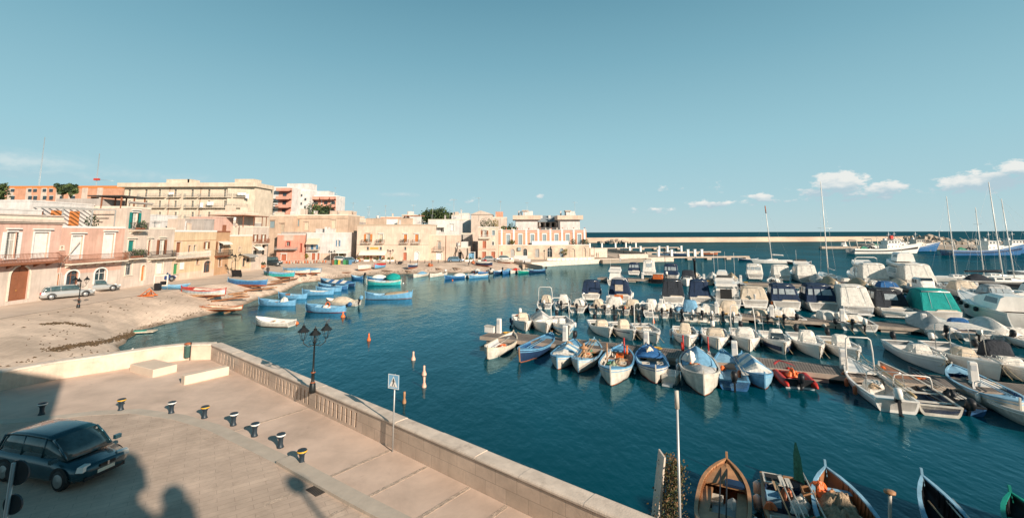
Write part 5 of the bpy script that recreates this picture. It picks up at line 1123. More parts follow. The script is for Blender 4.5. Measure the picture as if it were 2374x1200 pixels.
def cruiser(u,v,e,hd,L,B,label,F=.95,can=('navy',.12,.62,1.55),cab=(.5,.86,.62),rails=True,plat=True,fend=(),win=True,name='cabin_cruiser',grp=None,hull='white',front=.35,tw=.78,**k):
    s=Boat(name,label,'boat',place(u,v,e,hd,L),hd,L,B,F,'transom',sb=.45,ss=.05,rake=.7,group=grp,floor=.35,hull=hull,**k)
    b=MB(); x=s.X(.02); b.box(x,-B*.4,.36,x+.45,B*.15,F+.12,BP['white']); b.box(x+.1,-B*.36,F+.121,x+.4,B*.11,F+.2,FB['beige']); b.build('stern_seat',s.t)
    s.deck(.42,.975,'white','foredeck',camber=.08)
    if cab: s.cabin(cab[0],cab[1],cab[2],.72,nwin=2,front=.75,wt=.75)
    if can: s.canopy(can[1],can[2],can[3],.94,can[0],win,front,tw=tw)
    if rails: s.rails(.5,.45)
    if plat: s.platform()
    if fend: s.fenders(*fend)
    return s
G_N='wooden boats along the near side of the first pontoon'
# near side of the first pontoon
s=gozzo(1132,833,'b',HO+6,6.0,1.95,'cream wooden boat with a grey floor and orange gear, first at the pontoon tip',hull='oldwhite',rail='cream',inner='grey',dk=False,th=(.82,),grp=G_N,full=.5); s.heap(.5,M_float,.42,.3,'orange_gear',0,None,1); s.heap(.62,FB['white'],.35,.3,'cloth_heap',.2,None,2); s.oars(1,'oldwhite')
s=gozzo(1206,840,'b',HO-1,6.6,1.9,'navy blue wooden boat with bright blue gunwales and a varnished stem',F=.55,hull='navy',rail='ltblue',inner='blue',boot='rust',stem='wood',grp=G_N,th=(.3,.5,.7),tm='blue',full=.4); s.oars(2,'ltblue',.25,.8); s.heap(.7,M_float,.22,.2,'float_heap',.2,None,4); s.heap(.25,M_net2,.3,.25,'net_pile',-.1,None,5)
s=gozzo(1293,856,'b',HO+5,5.8,1.95,'white boat with pale blue gunwale and a striped tarpaulin over its hold',hull='oldwhite',rail='ltblue',inner='ltblue',boot='rust',grp=G_N,th=(.8,),full=.5); s.cover(.18,.72,.42,'white','ltblue',-.16); s.heap(.3,M_net2,.4,.4,'net_pile',0,.55,6,3); s.outboard('black',-.3)
s=gozzo(1342,864,'b',HO+5,6.6,2.0,'weathered white boat with a capstan, tan gear and long spars laid across it',hull='oldwhite',rail='sky',inner='wood',boot='rust',grp=G_N,full=.5); s.heap(.55,M_net2,.55,.5,'net_pile',0,None,7,4); s.heap(.3,M_net1,.4,.35,'net_pile',.1,None,8); s.oars(3,'wood',.05,.95,.3,.25)
b=MB(); x=s.X(.72); b.tube([(x,0,.3),(x-.1,0,1.5)],.09,BP['wood'],6); b.lathe([(.1,1.2),(.3,1.25),(.3,1.32),(.1,1.4)],BP['wood'],8,(x-.08,0,-.1)); b.build('net_winch',s.t)
s=gozzo(1417,894,'b',HO+5,6.9,2.25,'white fishing boat heaped with pale green nets at its bow',F=.62,sb=.4,hull='oldwhite',rail='ltblue',inner='oldwhite',boot='rust',stem='oldwhite',grp=G_N,full=.5,name='fishing_boat'); s.heap(.76,M_net3,.62,.5,'net_pile',0,.4,9); s.heap(.66,M_net1,.5,.4,'net_pile',-.35,.35,10); s.heap(.4,M_net2,.55,.45,'net_pile',.1,None,11,6); s.crates([(.25,0,.3,.6,.5,.3,'orange'),(.5,-.4,.3,.5,.4,.3,'sky'),(.55,.45,.3,.5,.35,.3,'oldwhite')]); s.oars(2,'oldwhite',.3,.98,-.5,.35); s.ring(.22,.5,.9)
b=MB(); b.tube([(s.X(.62),-.55,.4),(s.X(.62),-.55,1.9)],.05,BP['wood'],6); b.build('net_post',s.t); b=MB(); b.tube([(s.X(.2),.3,.5),(s.X(.2),.3,1.7)],.05,BP['red'],6); b.build('net_post',s.t)
s=gozzo(1521,889,'b',HO+12,6.3,2.1,'white wooden boat with blue deck, open cockpit and a red painted forefoot',F=.62,hull='oldwhite',rail='blue',inner='sky',boot='red',stem='oldwhite',grp=G_N,th=(.28,),tm='white',full=.5); s.cover(.1,.36,.3,'blue',None,-.1); s.crates([(.68,-.45,.3,.45,.5,.4,'oldwhite'),(.62,.5,.3,.5,.4,.35,'oldwhite')]); s.heap(.25,FB['beige'],.35,.3,'cloth_heap',0,.75,12); s.oars(1,'ltblue',.2,.85,.85,.1)
s=gozzo(1633,917,'b',HO+6,7.2,2.35,'largest white fishing boat with a crumpled grey tarpaulin and clutter on deck',F=.78,sb=.42,hull='oldwhite',rail='oldwhite',inner='oldwhite',boot='rust',stem='oldwhite',grp=G_N,full=.7,name='fishing_boat'); s.cover(.1,.6,.75,'ltblue',None,-.15); s.cover(.62,.93,.3,'grey',None,-.2,'grey_tarpaulin'); s.heap(.64,M_net2,.5,.35,'net_pile',-.3,.75,13,5); s.heap(.5,FB['white'],.5,.5,'cloth_heap',-.5,1.,14); s.fenders((.35,.55),(-1,),'grey'); s.ring(.1,-.9,1.2,BP['red']); s.oars(1,'oldwhite',.1,.8,.95,.2)
for y in(-.8,.85): b=MB(); b.tube([(s.X(.12),y,.8),(s.X(.12),y,2.)],.05,BP['red'],6); b.build('net_post',s.t)
t_=T('boarding_platform','small white swim platform with ladder floating between two wooden boats','platform',P(1556,884,0),R(60)); b=MB(); b.box(-.6,-.45,0,.9,.45,.5,BP['oldwhite']); b.build('platform',t_); b=MB(); b.box(-1.2,-.3,.02,-.6,.3,.12,BP['grey']); b.tube([(-.6,-.7,-.1),(-.6,-.7,.9)],.03,M_steel,5); b.tube([(-.6,-.4,-.1),(-.6,-.4,.9)],.03,M_steel,5)
b.build('ladder',t_)
s=motor(1703,905,'s',HI+5,5.8,1.95,'blue open boat with a big dark outboard, stern towards the quay',hull='blue',rail='ltblue',inner='sky',boot='rust',ob='black',rails=False,grp=G_N,tilt=-.1,name='open_boat',seat=False); s.oars(2,'oldwhite',.2,.9,-.6,.05); s.heap(.62,M_float,.22,.2,'float_heap',.3,None,15); s.thwarts((.72,),'ltblue')
s=gozzo(1773,902,'b',HO+10,5.3,1.9,'pale blue boat under a blue and white striped awning',hull='sky',rail='ltblue',inner='sky',boot='rust',grp=G_N,full=.6,th=()); s.cover(.12,.8,.75,'white','ltblue',-.05,'striped_awning'); s.fenders((.7,),(-1,),'rust')
# red inflatable
def rib(u,v,e,hd,L,B,label,col='red',ob='black',grp=None,cons=None,extra=True):
    p=place(u,v,e,hd,L); t_=T('inflatable_boat',label,'boat',p,R(hd),grp); s=Boat.__new__(Boat); s.L,s.B,s.F,s.style,s.sb,s.ss,s.rake,s.full,s.floor,s.t=L,B,.4,'transom',.2,0,.1,.3,.2,t_
    b=MB(); pts=[]; r=.24
    for i in range(19):
        f=i/18; 
        if f<.5: q=f/.5; x=-L/2+L*.97*q; y=-(B/2-r)*(1 if q<.55 else math.cos((q-.55)/.45*math.pi/2)**.8)
        else: q=(1-f)/.5; x=-L/2+L*.97*q; y=(B/2-r)*(1 if q<.55 else math.cos((q-.55)/.45*math.pi/2)**.8)
        pts.append((x,y,.28+.16*max(0,q-.5)))
    b.tube(pts,[.07,.2]+[r]*15+[.2,.07],BP[col],10); b.build('tube',t_)
    b=MB(); b.prism([(-L*.4,-B/2+r),(L*.2,-B/2+r),(L*.42,0),(L*.2,B/2-r),(-L*.4,B/2-r)],-.1,.14,BP['grey']); b.build('floor',t_)
    b=MB(); b.box(-L*.4,-B/2+r,.1,-L*.4+.06,B/2-r,.55,BP['black']); b.build('transom_board',t_)
    t_x=s.X; s.X=lambda t: -L*.4+L*.8*t
    if ob: s.outboard(ob,-.2)
    b=MB(); b.box(-.3,-B*.28,.14,.15,B*.28,.5,BP[col if extra else 'grey']); b.build('seat',t_)
    if cons: s.console(**cons)
    return s
s=rib(1862,908,'s',HI+8,4.9,2.0,'red inflatable boat with a dark outboard beside the pontoon gap','red','black',G_N); s.heap(.35,M_float,.4,.35,'orange_gear',0,.4,16); s.heap(.6,FB['red'],.4,.3,'cloth_heap',0,.3,17)
s=motor(2082,957,'s',HI+4,6.9,2.2,'white fishing motorboat with a tall white goalpost frame and rusty fenders',F=.62,hull='white',ob='white',grp=G_N,bar=0,cons=dict(t=.45,w=.9,l=1.,h=.55,col='white'),tilt=.1,rails=True,name='fishing_motorboat'); s.rollbar(.72,2.,BP['white'],.045,.0); s.rollbar(.2,1.1,None,.03,.1); s.fenders((.3,.5,.65),(1,),'rust'); s.oars(3,'oldwhite',.1,.95,-.5,.3); s.heap(.3,M_net2,.3,.2,'net_pile',.3,.6,18)
s=motor(2183,966,'s',HI+4,7.0,2.1,'long flat white work boat with wide plank seats and a brown foredeck',F=.5,sb=.3,hull='oldwhite',rail='oldwhite',inner='navy',ob=None,rails=False,grp=G_N,seat=False,dk=.97,name='work_boat'); s.thwarts((.12,.35,.55),'oldwhite',-.06); s.deck(.66,.97,'brown','brown_foredeck',-.02); s.heap(.9,M_float,.25,.2,'orange_gear',.2,.55,19); b=MB(); b.tube([(s.X(.1),.75,.65),(s.X(.92),.5,.75)],.1,M_rope,6); b.build('rope_coil',s.t); s.rollbar(.42,.7,BP['white'],.04,.05)
s=motor(2243,962,'s',HI+4,5.6,1.85,'small dark open boat with a blue stern and a tilted black outboard',F=.4,hull='blue',rail='black',inner='black',boot='rust',ob='black',rails=False,grp=G_N,tilt=-.5,seat=False,name='open_boat'); s.oars(3,'oldwhite',.15,.95,.1,.1); s.thwarts((.45,),'oldwhite',-.02); s.heap(.25,BP['black'],.4,.4,'gear_heap',0,.4,20); s.crates([(.78,.2,.4,.6,.4,.25,'orange')])
s=gozzo(2366,974,'b',HO+0,6.9,2.15,'white wooden boat with a blue interior and pale blue thwarts near the picture edge',F=.62,sb=.3,hull='oldwhite',rail='sky',inner='blue',boot='black',stem='oldwhite',grp=G_N,full=.6,th=(.3,.5,.72),tm='ltblue'); s.oars(2,'sky',.15,.85,.3,.05); s.fenders((.8,),(-1,),'white')
s=gozzo(2450,1015,'b',HO,6.6,2.1,'cream boat mostly beyond the picture edge after the blue lined boat',hull='oldwhite',rail='white',grp=G_N)
# far side of the first pontoon (bows to the pontoon)
G_F='white motorboats on the far side of the first pontoon'
cc=lambda **k: dict(dict(t=.5,w=.95,l=.85,h=1.0,col='beige'),**k)
s=motor(1218,768,'b',HO+28,5.4,2.1,'white motorboat with a squared beige console cover, first on the near pontoon far side',F=.62,cons=cc(h=1.1,w=1.1),ob='white',grp=G_F); s.heap(.3,M_float,.2,.2,'orange_gear',-.5,.75,2)
s=motor(1266,772,'b',HO+28,5.9,2.2,'white motorboat under a peaked cover with grey blue stripes',F=.65,cons=None,ob='black',grp=G_F,seat=False); s.cover(.08,.72,.85,'white','grey',-.02)
s=motor(1318,778,'b',HO+28,6.0,2.2,'white motorboat with an open white frame and blue hull flashes beside the service post',F=.65,cons=dict(t=.42,w=.8,l=.7,h=.75,col='white'),ob='black',bar=2.1,grp=G_F); s.stripe('sky',.4,.6)
s=motor(1411,783,'b',HO+26,5.2,2.1,'rounded white motorboat with a beige cover and raised black outboard',F=.6,cons=cc(w=1.2,h=.9),ob='black',grp=G_F,tilt=-.7)
s=motor(1466,790,'b',HO+26,5.3,2.1,'white motorboat with a navy rubbing strake and tall beige console cover',F=.6,cons=cc(w=1.0,h=1.15),ob='black',grp=G_F); s.stripe('navy')
s=motor(1521,797,'b',HO+22,5.4,2.1,'white motorboat with a tall square frame and an orange flag beside it',F=.62,cons=dict(t=.45,w=.9,l=.8,h=.5,col='white'),ob='black',bar=2.1,grp=G_F); b=MB(); x=s.X(.2); b.lathe([(.02,0),(.13,.1),(.02,.6)],M_float,6,(x,1.0,.8)); b.build('flag',s.t); s.stripe('navy',.72,.82)
s=motor(1596,804,'b',HO+8,5.2,2.1,'small white motorboat with an upright box shaped beige console cover',F=.62,cons=cc(w=.95,h=1.25,l=.6,lump=.03),ob='black',grp=G_F); s.stripe('navy',.74,.82); s.fenders((.25,.4),(-1,1),'grey')
s=motor(1665,810,'b',HO+4,5.4,2.25,'broad white motorboat with a low wide beige cover amidships',F=.6,cons=cc(w=1.5,h=.95,l=1.2),ob='white',grp=G_F); s.fenders((.3,),(-1,),'grey')
s=motor(1738,815,'b',HO+3,5.6,2.3,'white motorboat with a thick white arch and rounded beige seat cover',F=.68,cons=cc(w=1.45,h=1.15,l=1.,col='white'),ob='black',bar=2.25,grp=G_F)
s=motor(1819,822,'b',HO+5,5.5,2.05,'white motorboat with a navy topside panel and draped console cover',F=.65,cons=cc(w=1.1,h=1.2,col='white'),ob=None,grp=G_F); s.stripe('navy',.25,.6); s.fenders((.3,.45,),(1,),'white')
s=motor(1900,832,'b',HO+5,6.0,2.15,'white motorboat with a tall creased cover and a greyish hull side',F=.68,cons=cc(w=1.15,h=1.3,col='white',l=1.0),ob='black',grp=G_F,fend=((.2,),(1,)))
s=motor(1986,842,'b',HO+5,5.8,2.1,'white motorboat with an upright pleated cover, partly behind the service post',F=.65,cons=cc(w=1.2,h=1.2,col='white'),ob='black',grp=G_F,fend=((.5,),(1,)))
s=motor(2190,868,'b',HO+5,6.8,2.2,'grey white motorboat with a boxy white cabin cover before the hardtop boat',F=.7,hull='grey',cons=cc(w=1.3,h=1.1,l=1.2,col='white',t=.55),ob='black',grp=G_F,fend=((.15,.4,.6),(1,)))
s=motor(2318,882,'b',HO+5,7.4,2.4,'white fishing boat with a flat fabric hardtop on thin posts',F=.75,cons=dict(t=.52,w=1.2,l=1.3,h=1.0,col='beige'),ob='white',grp=G_F,name='fishing_motorboat'); s.rollbar(.6,1.9,None,.03,.1,2.6); s.rollbar(.35,1.9,None,.03,.0)
s=motor(2455,908,'b',HO+5,7.2,2.4,'white motorboat with a dark folded canopy at the right picture edge',F=.72,cons=dict(t=.45,w=1.3,l=1.,h=.8,col='white'),ob='black',grp=G_F); s.canopy(.2,.36,1.1,.7,'dark',False)
# second pontoon, near side: sterns to the camera
G_G='small motorboats on the near side of the second pontoon'
def sm(u,v,w,label,col='beige',hgt=1.0,ob='black',hull='white',L=5.,bar=0,head=HI+8,extra=None,rail='white',cover=None,cw=.62,**k):
    s=motor(u,v,'s',head,L,w,label,F=.6,cons=None if cover else dict(t=.48,w=w*cw,l=1.,h=hgt,col=col,lump=.09),ob=ob,bar=bar,hull=hull,rail=rail,grp=G_G,rails=False,seat=False,**k)
    b=MB(); x=s.X(.1); b.box(x-.2,-w*.36,.2,x+.2,w*.36,.55,BP['white']); b.build('stern_locker',s.t)
    if cover: s.cover(.1,.8,*cover)
    return s
sm(1262,716,2.1,'white motorboat with a curved white frame at the tip of the second pontoon',hgt=1.2,bar=1.9,head=HI+14,ob='white')
sm(1302,718,1.9,'white motorboat with a draped yellow stained cover, second from the tip of the second pontoon','white',1.35,head=HI+12)
sm(1338,725,2.1,'white motorboat with an orange edged white frame, third from the tip of the second pontoon','white',1.1,bar=1.6,head=HI+10)
sm(1383,728,2.0,'white motorboat with a narrow pleated cover and two steel davits','beige',1.2)
sm(1424,729,2.0,'white motorboat under a big billowing white cover beside an orange panel','white',1.5,cw=.85); 
sm(1466,730,1.9,'cream motorboat wrapped in a beige cover with a yellow buoy at its side','beige',1.25,hull='cream',cw=.85)
sm(1512,736,2.1,'white motorboat with a tall crumpled cover and a grey engine well','white',1.5,ob=None,cw=.6)
sm(1556,737,2.0,'white motorboat with a low cover and dark outboard left of the blue covered one','white',1.,cw=.6)
sm(1606,742,2.2,'white motorboat with a pointed pale blue cover','ltblue',1.6,ob='white',cw=.7)
sm(1650,744,2.0,'small white boat with a bright red transom','white',1.2,ob='white',hull='white',cw=.85,boot='red'); 
b=MB(); p=P(1650,744,0); 
sm(1700,747,2.0,'white motorboat under a high tent shaped beige cover','beige',1.75,cw=.9,ob='white')
rib(1783,752,'s',HI+14,5.2,2.2,'grey white inflatable with a beige seat cover and black outboard','oldwhite','black',G_G,dict(t=.5,w=1.4,l=1.6,h=.9,col='beige',z0=.2),False)
sm(1846,754,2.3,'white motorboat with a pleated console cover and long fishing rods','white',1.2,head=HI+10,L=5.4)
rib(1940,763,'s',HI+8,5.4,2.3,'white inflatable with a wide white cover and black outboard','oldwhite','black',G_G,dict(t=.5,w=1.5,l=1.8,h=1.1,col='white',z0=.2),False)
sm(2004,768,2.6,'white motorboat with a round hatch in its stern and a white outboard','white',.9,ob='white',head=HI+4,L=5.8)
sm(2192,784,2.6,'motorboat under a long angular pale grey cover, right part of the second pontoon','white',1.,head=HI+4,L=6.4,cover=(1.25,'grey',None,.05))
sm(2268,792,2.5,'white motorboat with a round blue cover on its console','blue',1.3,ob='white',head=HI+4,L=6.)
sm(2345,797,2.5,'motorboat under a white and grey boat cover near the right picture edge','white',1.,head=HI+4,L=6.4,cover=(1.1,'white',None,.05))
sm(2420,812,2.5,'last white motorboat of the second pontoon beyond the right picture edge','white',1.,head=HI+4,L=6.4)
t_=T('floating_log','pale curved float boom drifting before the blue covered motorboat','float',P(1595,741,0)+Vector((0,-1.2,0)),R(-12)); b=MB(); b.tube([(-1.6,0,.05),(-.8,.05,.12),(0,0,.06),(.8,.05,.1),(1.7,-.1,.04)],.12,BP['oldwhite'],7); o=b.build('float',t_)
sm(1403,729,1.5,'narrow low motorboat with a black outboard squeezed between the davit boat and the billowing cover','white',.7,L=4.2)
sm(1446,731,1.5,'small boat with yellow and brown gear beside the big billowing white cover','tan',.7,L=4.,hull='oldwhite').heap(.3,M_float,.3,.3,'orange_gear',0,.5,71)
sm(1491,732,1.4,'slim grey motorboat right of the cream wrapped one','grey',.8,L=4.2,hull='grey')
sm(1535,737,1.7,'white motorboat with a slanted windscreen cover before the black canopied cruiser','white',1.1,L=4.6)
sm(1581,739,1.6,'low motorboat with a blue grey seat cover left of the pale blue pointed cover','ltblue',.8,L=4.4)
sm(1628,743,1.5,'slim white motorboat between the pale blue cover and the red transom boat','white',.9,L=4.3)
sm(1676,745,1.6,'white motorboat left of the high tent shaped cover','beige',1.,L=4.5)
sm(1817,753,1.7,'white motorboat between the inflatable and the boat with fishing rods','white',1.,L=4.8)
sm(1975,766,1.8,'white motorboat between the wide covered inflatable and the round hatch boat','white',1.1,L=5.)
# second pontoon, far side: big canopied cruisers, sterns to the camera
G_K='canopied cruisers on the far side of the second pontoon'
cruiser(1370,697,'s',HI+10,7.4,2.8,'small white cruiser with a plain navy canopy, leftmost on the second pontoon',F=.85,can=('navy',.08,.55,1.75),grp=G_K,win=False,cab=(.5,.84,.5))
s=cruiser(1436,703,'s',HI+8,8.6,3.1,'white cruiser with a rounded navy canopy and a beige sheet hanging on its back',F=.95,can=('navy',.08,.6,2.1),grp=G_K,win=False,fend=((.1,.3,.5),(-1,)),tw=.7); b=MB(); x=s.X(.02); b.box(x-.09,-.5,1.6,x-.05,.5,2.4,FB['beige']); b.build('hung_sheet',s.t); b=MB(); b.box(s.X(0)-1.1,-.55,.75,s.X(0)-1.0,.55,1.25,BP['orange']); b.build('orange_panel',s.t); b=MB(); b.tube([(x,-1.1,2.8),(x,-.9,3.2),(x,.9,3.2),(x,1.1,2.8)],.06,BP['white'],6); b.build('radar_arch',s.t)
s=cruiser(1562,707,'s',HI+6,8.4,3.0,'white cruiser with a boxy black canopy and open stern platform',F=.95,can=('dark',.08,.58,2.1),grp=G_K,win=False,fend=((.1,.25),(1,)))
s=cruiser(1625,707,'s',HI+6,8.2,2.8,'white cruiser with a dark blue canopy and tilted ladder, right of the black canopied one',F=.9,can=('navy',.08,.58,2.1),grp=G_K,win=False,fend=((.1,.25,.4),(-1,)))
s=Boat('fishing_cruiser','white flybridge fishing cruiser with a ladder and dark cabin doors','boat',place(1690,715,'s',HI+4,9.6),HI+4,9.6,3.3,1.05,'transom',group=G_K,sb=.5,rake=.7,floor=.4); s.deck(.4,.975,'white','foredeck'); s.cabin(.2,.7,1.95,.82,front=.4,wt=.9,z0=.5); s.flybridge(.2,.52,2.5,.8); s.rails(.6,.45)
x=s.X(.2); b=MB(); b.box(x-.05,-.6,.7,x-.0,.75,2.1,M_dark); b.build('cabin_door',s.t); b=MB()
for k in range(6): b.box(x-.18,-1.3,.7+k*.3,x-.12,-.85,.74+k*.3,BP['white'])
b.box(x-.18,-1.32,.6,x-.12,-1.27,2.6,BP['white']); b.box(x-.18,-.86,.6,x-.12,-.81,2.6,BP['white']); b.build('ladder',s.t)
for y in(-1.2,1.2): s.antenna(.35,y,2.6,4.,.05)
s=cruiser(1752,716,'s',HI+2,8.8,3.2,'white cruiser with a low rounded beige canopy',F=1.,can=('beige',.06,.55,1.45),grp=G_K,win=False); b=MB(); x=s.X(.04); b.lathe([(.12,0),(.12,.9),(.2,1.)],BP['grey'],6,(x,0,.7)); b.build('stern_chair',s.t)
s=cruiser(1826,720,'s',HI+4,9.2,3.3,'white cruiser with a navy canopy and wide clear windows, a yellow fender at its corner',F=1.,can=('navy',.06,.6,1.9),grp=G_K,win=2); s.fenders((.02,),(1,),'orange')
s=cruiser(1912,725,'s',HI+4,9.6,3.4,'large navy canopied cruiser with hoses on its stern, right of the one with clear windows',F=1.05,can=('navy',.06,.6,2.0),grp=G_K,win=2,fend=((.2,.4),(1,)))
s=cruiser(1992,733,'s',HI+4,9.,3.3,'grey cruiser with a tall pale canvas enclosure over the cockpit',F=1.,can=('white',.02,.55,2.2),grp=G_K,win=False,hull='grey'); 
s=cruiser(2082,738,'s',HI+4,9.2,3.3,'white cruiser with a black octagonal canopy and a dinghy on its stern',F=1.,can=('dark',.1,.58,1.9),grp=G_K,win=True,fend=((.2,.4),(1,)))
d=Boat('dinghy','small white dinghy slung across the stern of the black canopied cruiser','boat',place(2082,736,'s',HI+4,9.2)-Vector((math.cos(R(HI+4)),math.sin(R(HI+4)),0))*5.3+Vector((0,0,.45)),HI-98,3.2,1.3,.35,'transom',group=None,sb=.1); d.thwarts((.5,),'white')
s=cruiser(2192,748,'s',HI+4,9.2,3.4,'white cruiser with a bright teal green canopy and a blue sheet over its foredeck',F=1.05,can=('green',.04,.6,2.1),grp=G_K,win=False); s.cover(.6,.92,.5,'blue',None,-.3,'foredeck_cover')
b=MB(); x=s.X(.14); b.tube([(x,-1.2,2.95),(x,1.2,2.95)],.06,BP['white'],6); b.build('canopy_bar',s.t)
s=Boat('motor_yacht','big grey white motor yacht with a long dark window and black fenders','boat',place(2400,768,'s',66,13.),66,13.,4.2,1.5,'transom',group=G_K,sb=.7,rake=1.4,hull='white'); s.deck(.3,.975,'white','foredeck',camber=.15); s.cabin(.15,.75,1.5,.78,front=.8,wt=.7,nwin=1,z0=1.4); s.fenders((.35,.5,.65,.8),(1,),'black',.2); s.rails(.5,.5); s.stripe('grey',.8,.86)
# third pontoon
G_M='boats moored at the third pontoon'
s=Boat('fishing_cruiser','white flybridge cruiser with a rust edged arch at the tip of the third pontoon','boat',place(1425,662,'s',HI+8,8.5),HI+8,8.5,2.9,.95,'transom',group=G_M); s.deck(.4,.975,'white','foredeck'); s.cabin(.2,.65,1.8,.8,front=.45,z0=.5); s.flybridge(.2,.5,2.3,.7); s.antenna(.3,.8,2.4,2.)
cruiser(1470,638,'s',HI+6,7.4,2.8,'white boat with a navy canopy and pale back panel at the third pontoon tip',F=.85,can=('navy',.08,.5,1.8),grp=G_M,win=2)
cruiser(1505,639,'s',HI+6,7.4,2.8,'boat fully wrapped in a high white canvas with a small window',F=.85,can=('white',.0,.7,2.3),grp=G_M,win=True,tw=.86)
t=T('workboat','small black tug like workboat with an orange deckhouse and white rails','boat',place(1522,655,'s',HI,5.2),R(HI),'boats moored at the third pontoon'); b=MB(); s=Boat.__new__(Boat)
bpy.data.objects.remove(t)
s=Boat('workboat','small black tug like workboat with an orange deckhouse and white rails','boat',place(1522,657,'s',HI,5.),HI,5.,2.5,.7,'transom',hull='black',inner='black',rail='black',group=G_M,sb=.2); b=MB(); b.box(-.5,-.85,.5,1.1,.85,1.5,BP['orange']); b.box(-.6,-.95,1.5,1.2,.95,1.58,BP['oldwhite']); b.build('deckhouse',s.t); s.rollbar(.1,.5,None,.03,0); s.fenders((.1,.3),(-1,1),'black',.18)
s=Boat('pilothouse_boat','white boat with a tall navy framed windscreen house beside the black workboat','boat',place(1554,650,'s',HI,8.),HI,8.,2.9,.95,'transom',group=G_M); s.deck(.45,.975,'white','foredeck'); s.canopy(.15,.6,2.1,.9,'navy',2,.3,tw=.9); s.outboard('white',-.2,.6,1.3)
cruiser(1592,663,'b',HO,7.2,2.6,'small white motor cruiser bow on, with a black canopy',F=.85,can=('dark',.12,.45,1.5),cab=(.42,.75,.5),grp=G_M,win=False)
s=motor(1633,657,'s',HI,5.,2.2,'low white boat with grey covers between the black canopied boat and the hardtop boat',cons=cc(w=1.6,h=.6,l=1.6,col='grey'),grp=G_M)
s=Boat('pilothouse_boat','white boat with a light hardtop wheelhouse on the third pontoon','boat',place(1676,664,'s',HI,8.),HI,8.,2.9,.95,'transom',group=G_M); s.deck(.45,.975,'white','foredeck'); s.cabin(.3,.68,1.9,.75,front=.35,z0=.6); s.antenna(.4,.6,2.4,3.); s.antenna(.4,-.6,2.4,3.4)
cruiser(1752,648,'s',HI,8.8,3.1,'rounded white cruiser with an open dark cockpit door and black fender',F=1.,can=('white',.1,.65,1.9),grp=G_M,win=2,fend=((.1,),(1,)),hull='white',tw=.9)
s=motor(1800,662,'s',HI,6.,2.4,'white boat with dark gear and stacked white railings beside the pontoon',cons=cc(w=1.6,h=.9,l=1.8,col='white',t=.4),grp=G_M); s.heap(.2,BP['black'],.6,.5,'gear_heap',.4,.4,3); s.rollbar(.2,1.2)
cruiser(1815,650,'s',HI+4,8.2,3.,'white boat in a smooth white cover with two small dark windows',F=.95,can=('white',.0,.6,1.9),grp=G_M,win=False,cab=None,tw=.92); 
s=Boat('motor_yacht','white flybridge yacht with slack white curtains behind the cockpit','boat',place(1874,654,'s',HI+4,11.),HI+4,11.,3.6,1.15,'transom',group=G_M,rake=.9); s.deck(.4,.975,'white','foredeck'); s.cabin(.25,.75,1.9,.82,front=.6,z0=.9); s.canopy(.02,.3,2.0,.9,'white',False,.1,tw=.86); s.flybridge(.2,.5,2.8,.8); s.antenna(.3,1.,3.2,2.6)
s=Boat('motor_yacht','large white yacht draped with long white covers left of the tallest motor yacht','boat',place(2035,664,'s',HI+4,13.),HI+4,13.,4.1,1.3,'transom',group=G_M,rake=1.1); s.deck(.35,.975,'white','foredeck'); s.cabin(.2,.78,2.2,.84,front=.6,z0=1.); s.canopy(.02,.32,2.5,.92,'white',False,.1,tw=.8); s.flybridge(.22,.6,3.2,.9,scr=False); s.rollbar(.35,3.4,BP['white'],.08,.3)
s=Boat('motor_yacht','tallest white motor yacht with an oval dark window and enclosed upper bridge','boat',place(2140,672,'s',HI+4,15.5),HI+4,15.5,4.5,1.5,'transom',group=G_M,rake=1.3); s.deck(.35,.975,'white','foredeck'); s.cabin(.25,.8,2.3,.84,front=.65,z0=1.2,nwin=1); s.canopy(.02,.3,2.5,.9,'white',False,.1,tw=.8); s.flybridge(.12,.62,3.5,1.0,scr=False); s.cabin(.3,.52,1.5,.6,front=.3,z0=4.2,name='upper_bridge',nwin=1); s.antenna(.4,0,5.6,2.5)
# tan covered boats before those yachts
s=motor(1938,668,'s',HI+4,6.6,2.6,'red hulled motorboat under a taut tan cover with a red bow, left of its twin',hull='red',grp=G_M,seat=False); s.cover(.02,.95,1.1,'tan',None,.08)
s=motor(2010,674,'s',HI+4,6.8,2.6,'dark hulled motorboat under a taut tan cover, right of its red twin',hull='black',grp=G_M,seat=False); s.cover(.02,.95,1.15,'tan',None,.08)
s=cruiser(2072,682,'s',HI+4,6.6,2.6,'white sport boat with a dark blue windscreen cover before the draped yacht',F=.8,can=('blue',.15,.6,.9),cab=None,grp=G_M,win=False)
s=Boat('pilothouse_boat','white pilothouse fishing boat with square side windows and a grey topside','boat',place(2180,690,'b',HO+5,8.5),HO+5,8.5,3.,1.,'transom',hull='grey',inner='white',group=G_M); s.deck(.5,.975,'white','foredeck'); s.cabin(.35,.68,1.6,.72,front=.3,z0=.85,wt=.9); s.rails(.5,.5)
s=motor(1715,690-18,'s',HI,5.,2.2,'low dark covered boat behind the flybridge fishing cruiser',hull='navy',cons=cc(w=1.6,h=.5,l=2,col='dark'),grp=G_M,ob='black')
sm2=lambda u,v,lab,col,L,w,cv,hull='white',h_=1.: motor(u,v,'s',HI+4,L,w,lab,F=.75,cons=cc(w=w*.6,h=h_,l=1.6,col=col),grp=G_M,hull=hull,seat=False,cover=None) if not cv else motor(u,v,'s',HI+4,L,w,lab,F=.75,cons=None,grp=G_M,hull=hull,seat=False).cover(.05,.85,h_,col,None,.03)
sm2(1655,655,'small white boat with a low canvas left of the hardtop wheelhouse boat','white',5.5,2.2,True)
sm2(1612,650-2,'slim white boat behind the dark mooring pile','beige',5.,2.,False)
sm2(1905,661,'white motorboat with a grey cover left of the red hulled covered boat','grey',6.,2.3,True)
sm2(1975,664,'low white motorboat between the two tan covered boats and the draped yacht','white',6.,2.2,False)
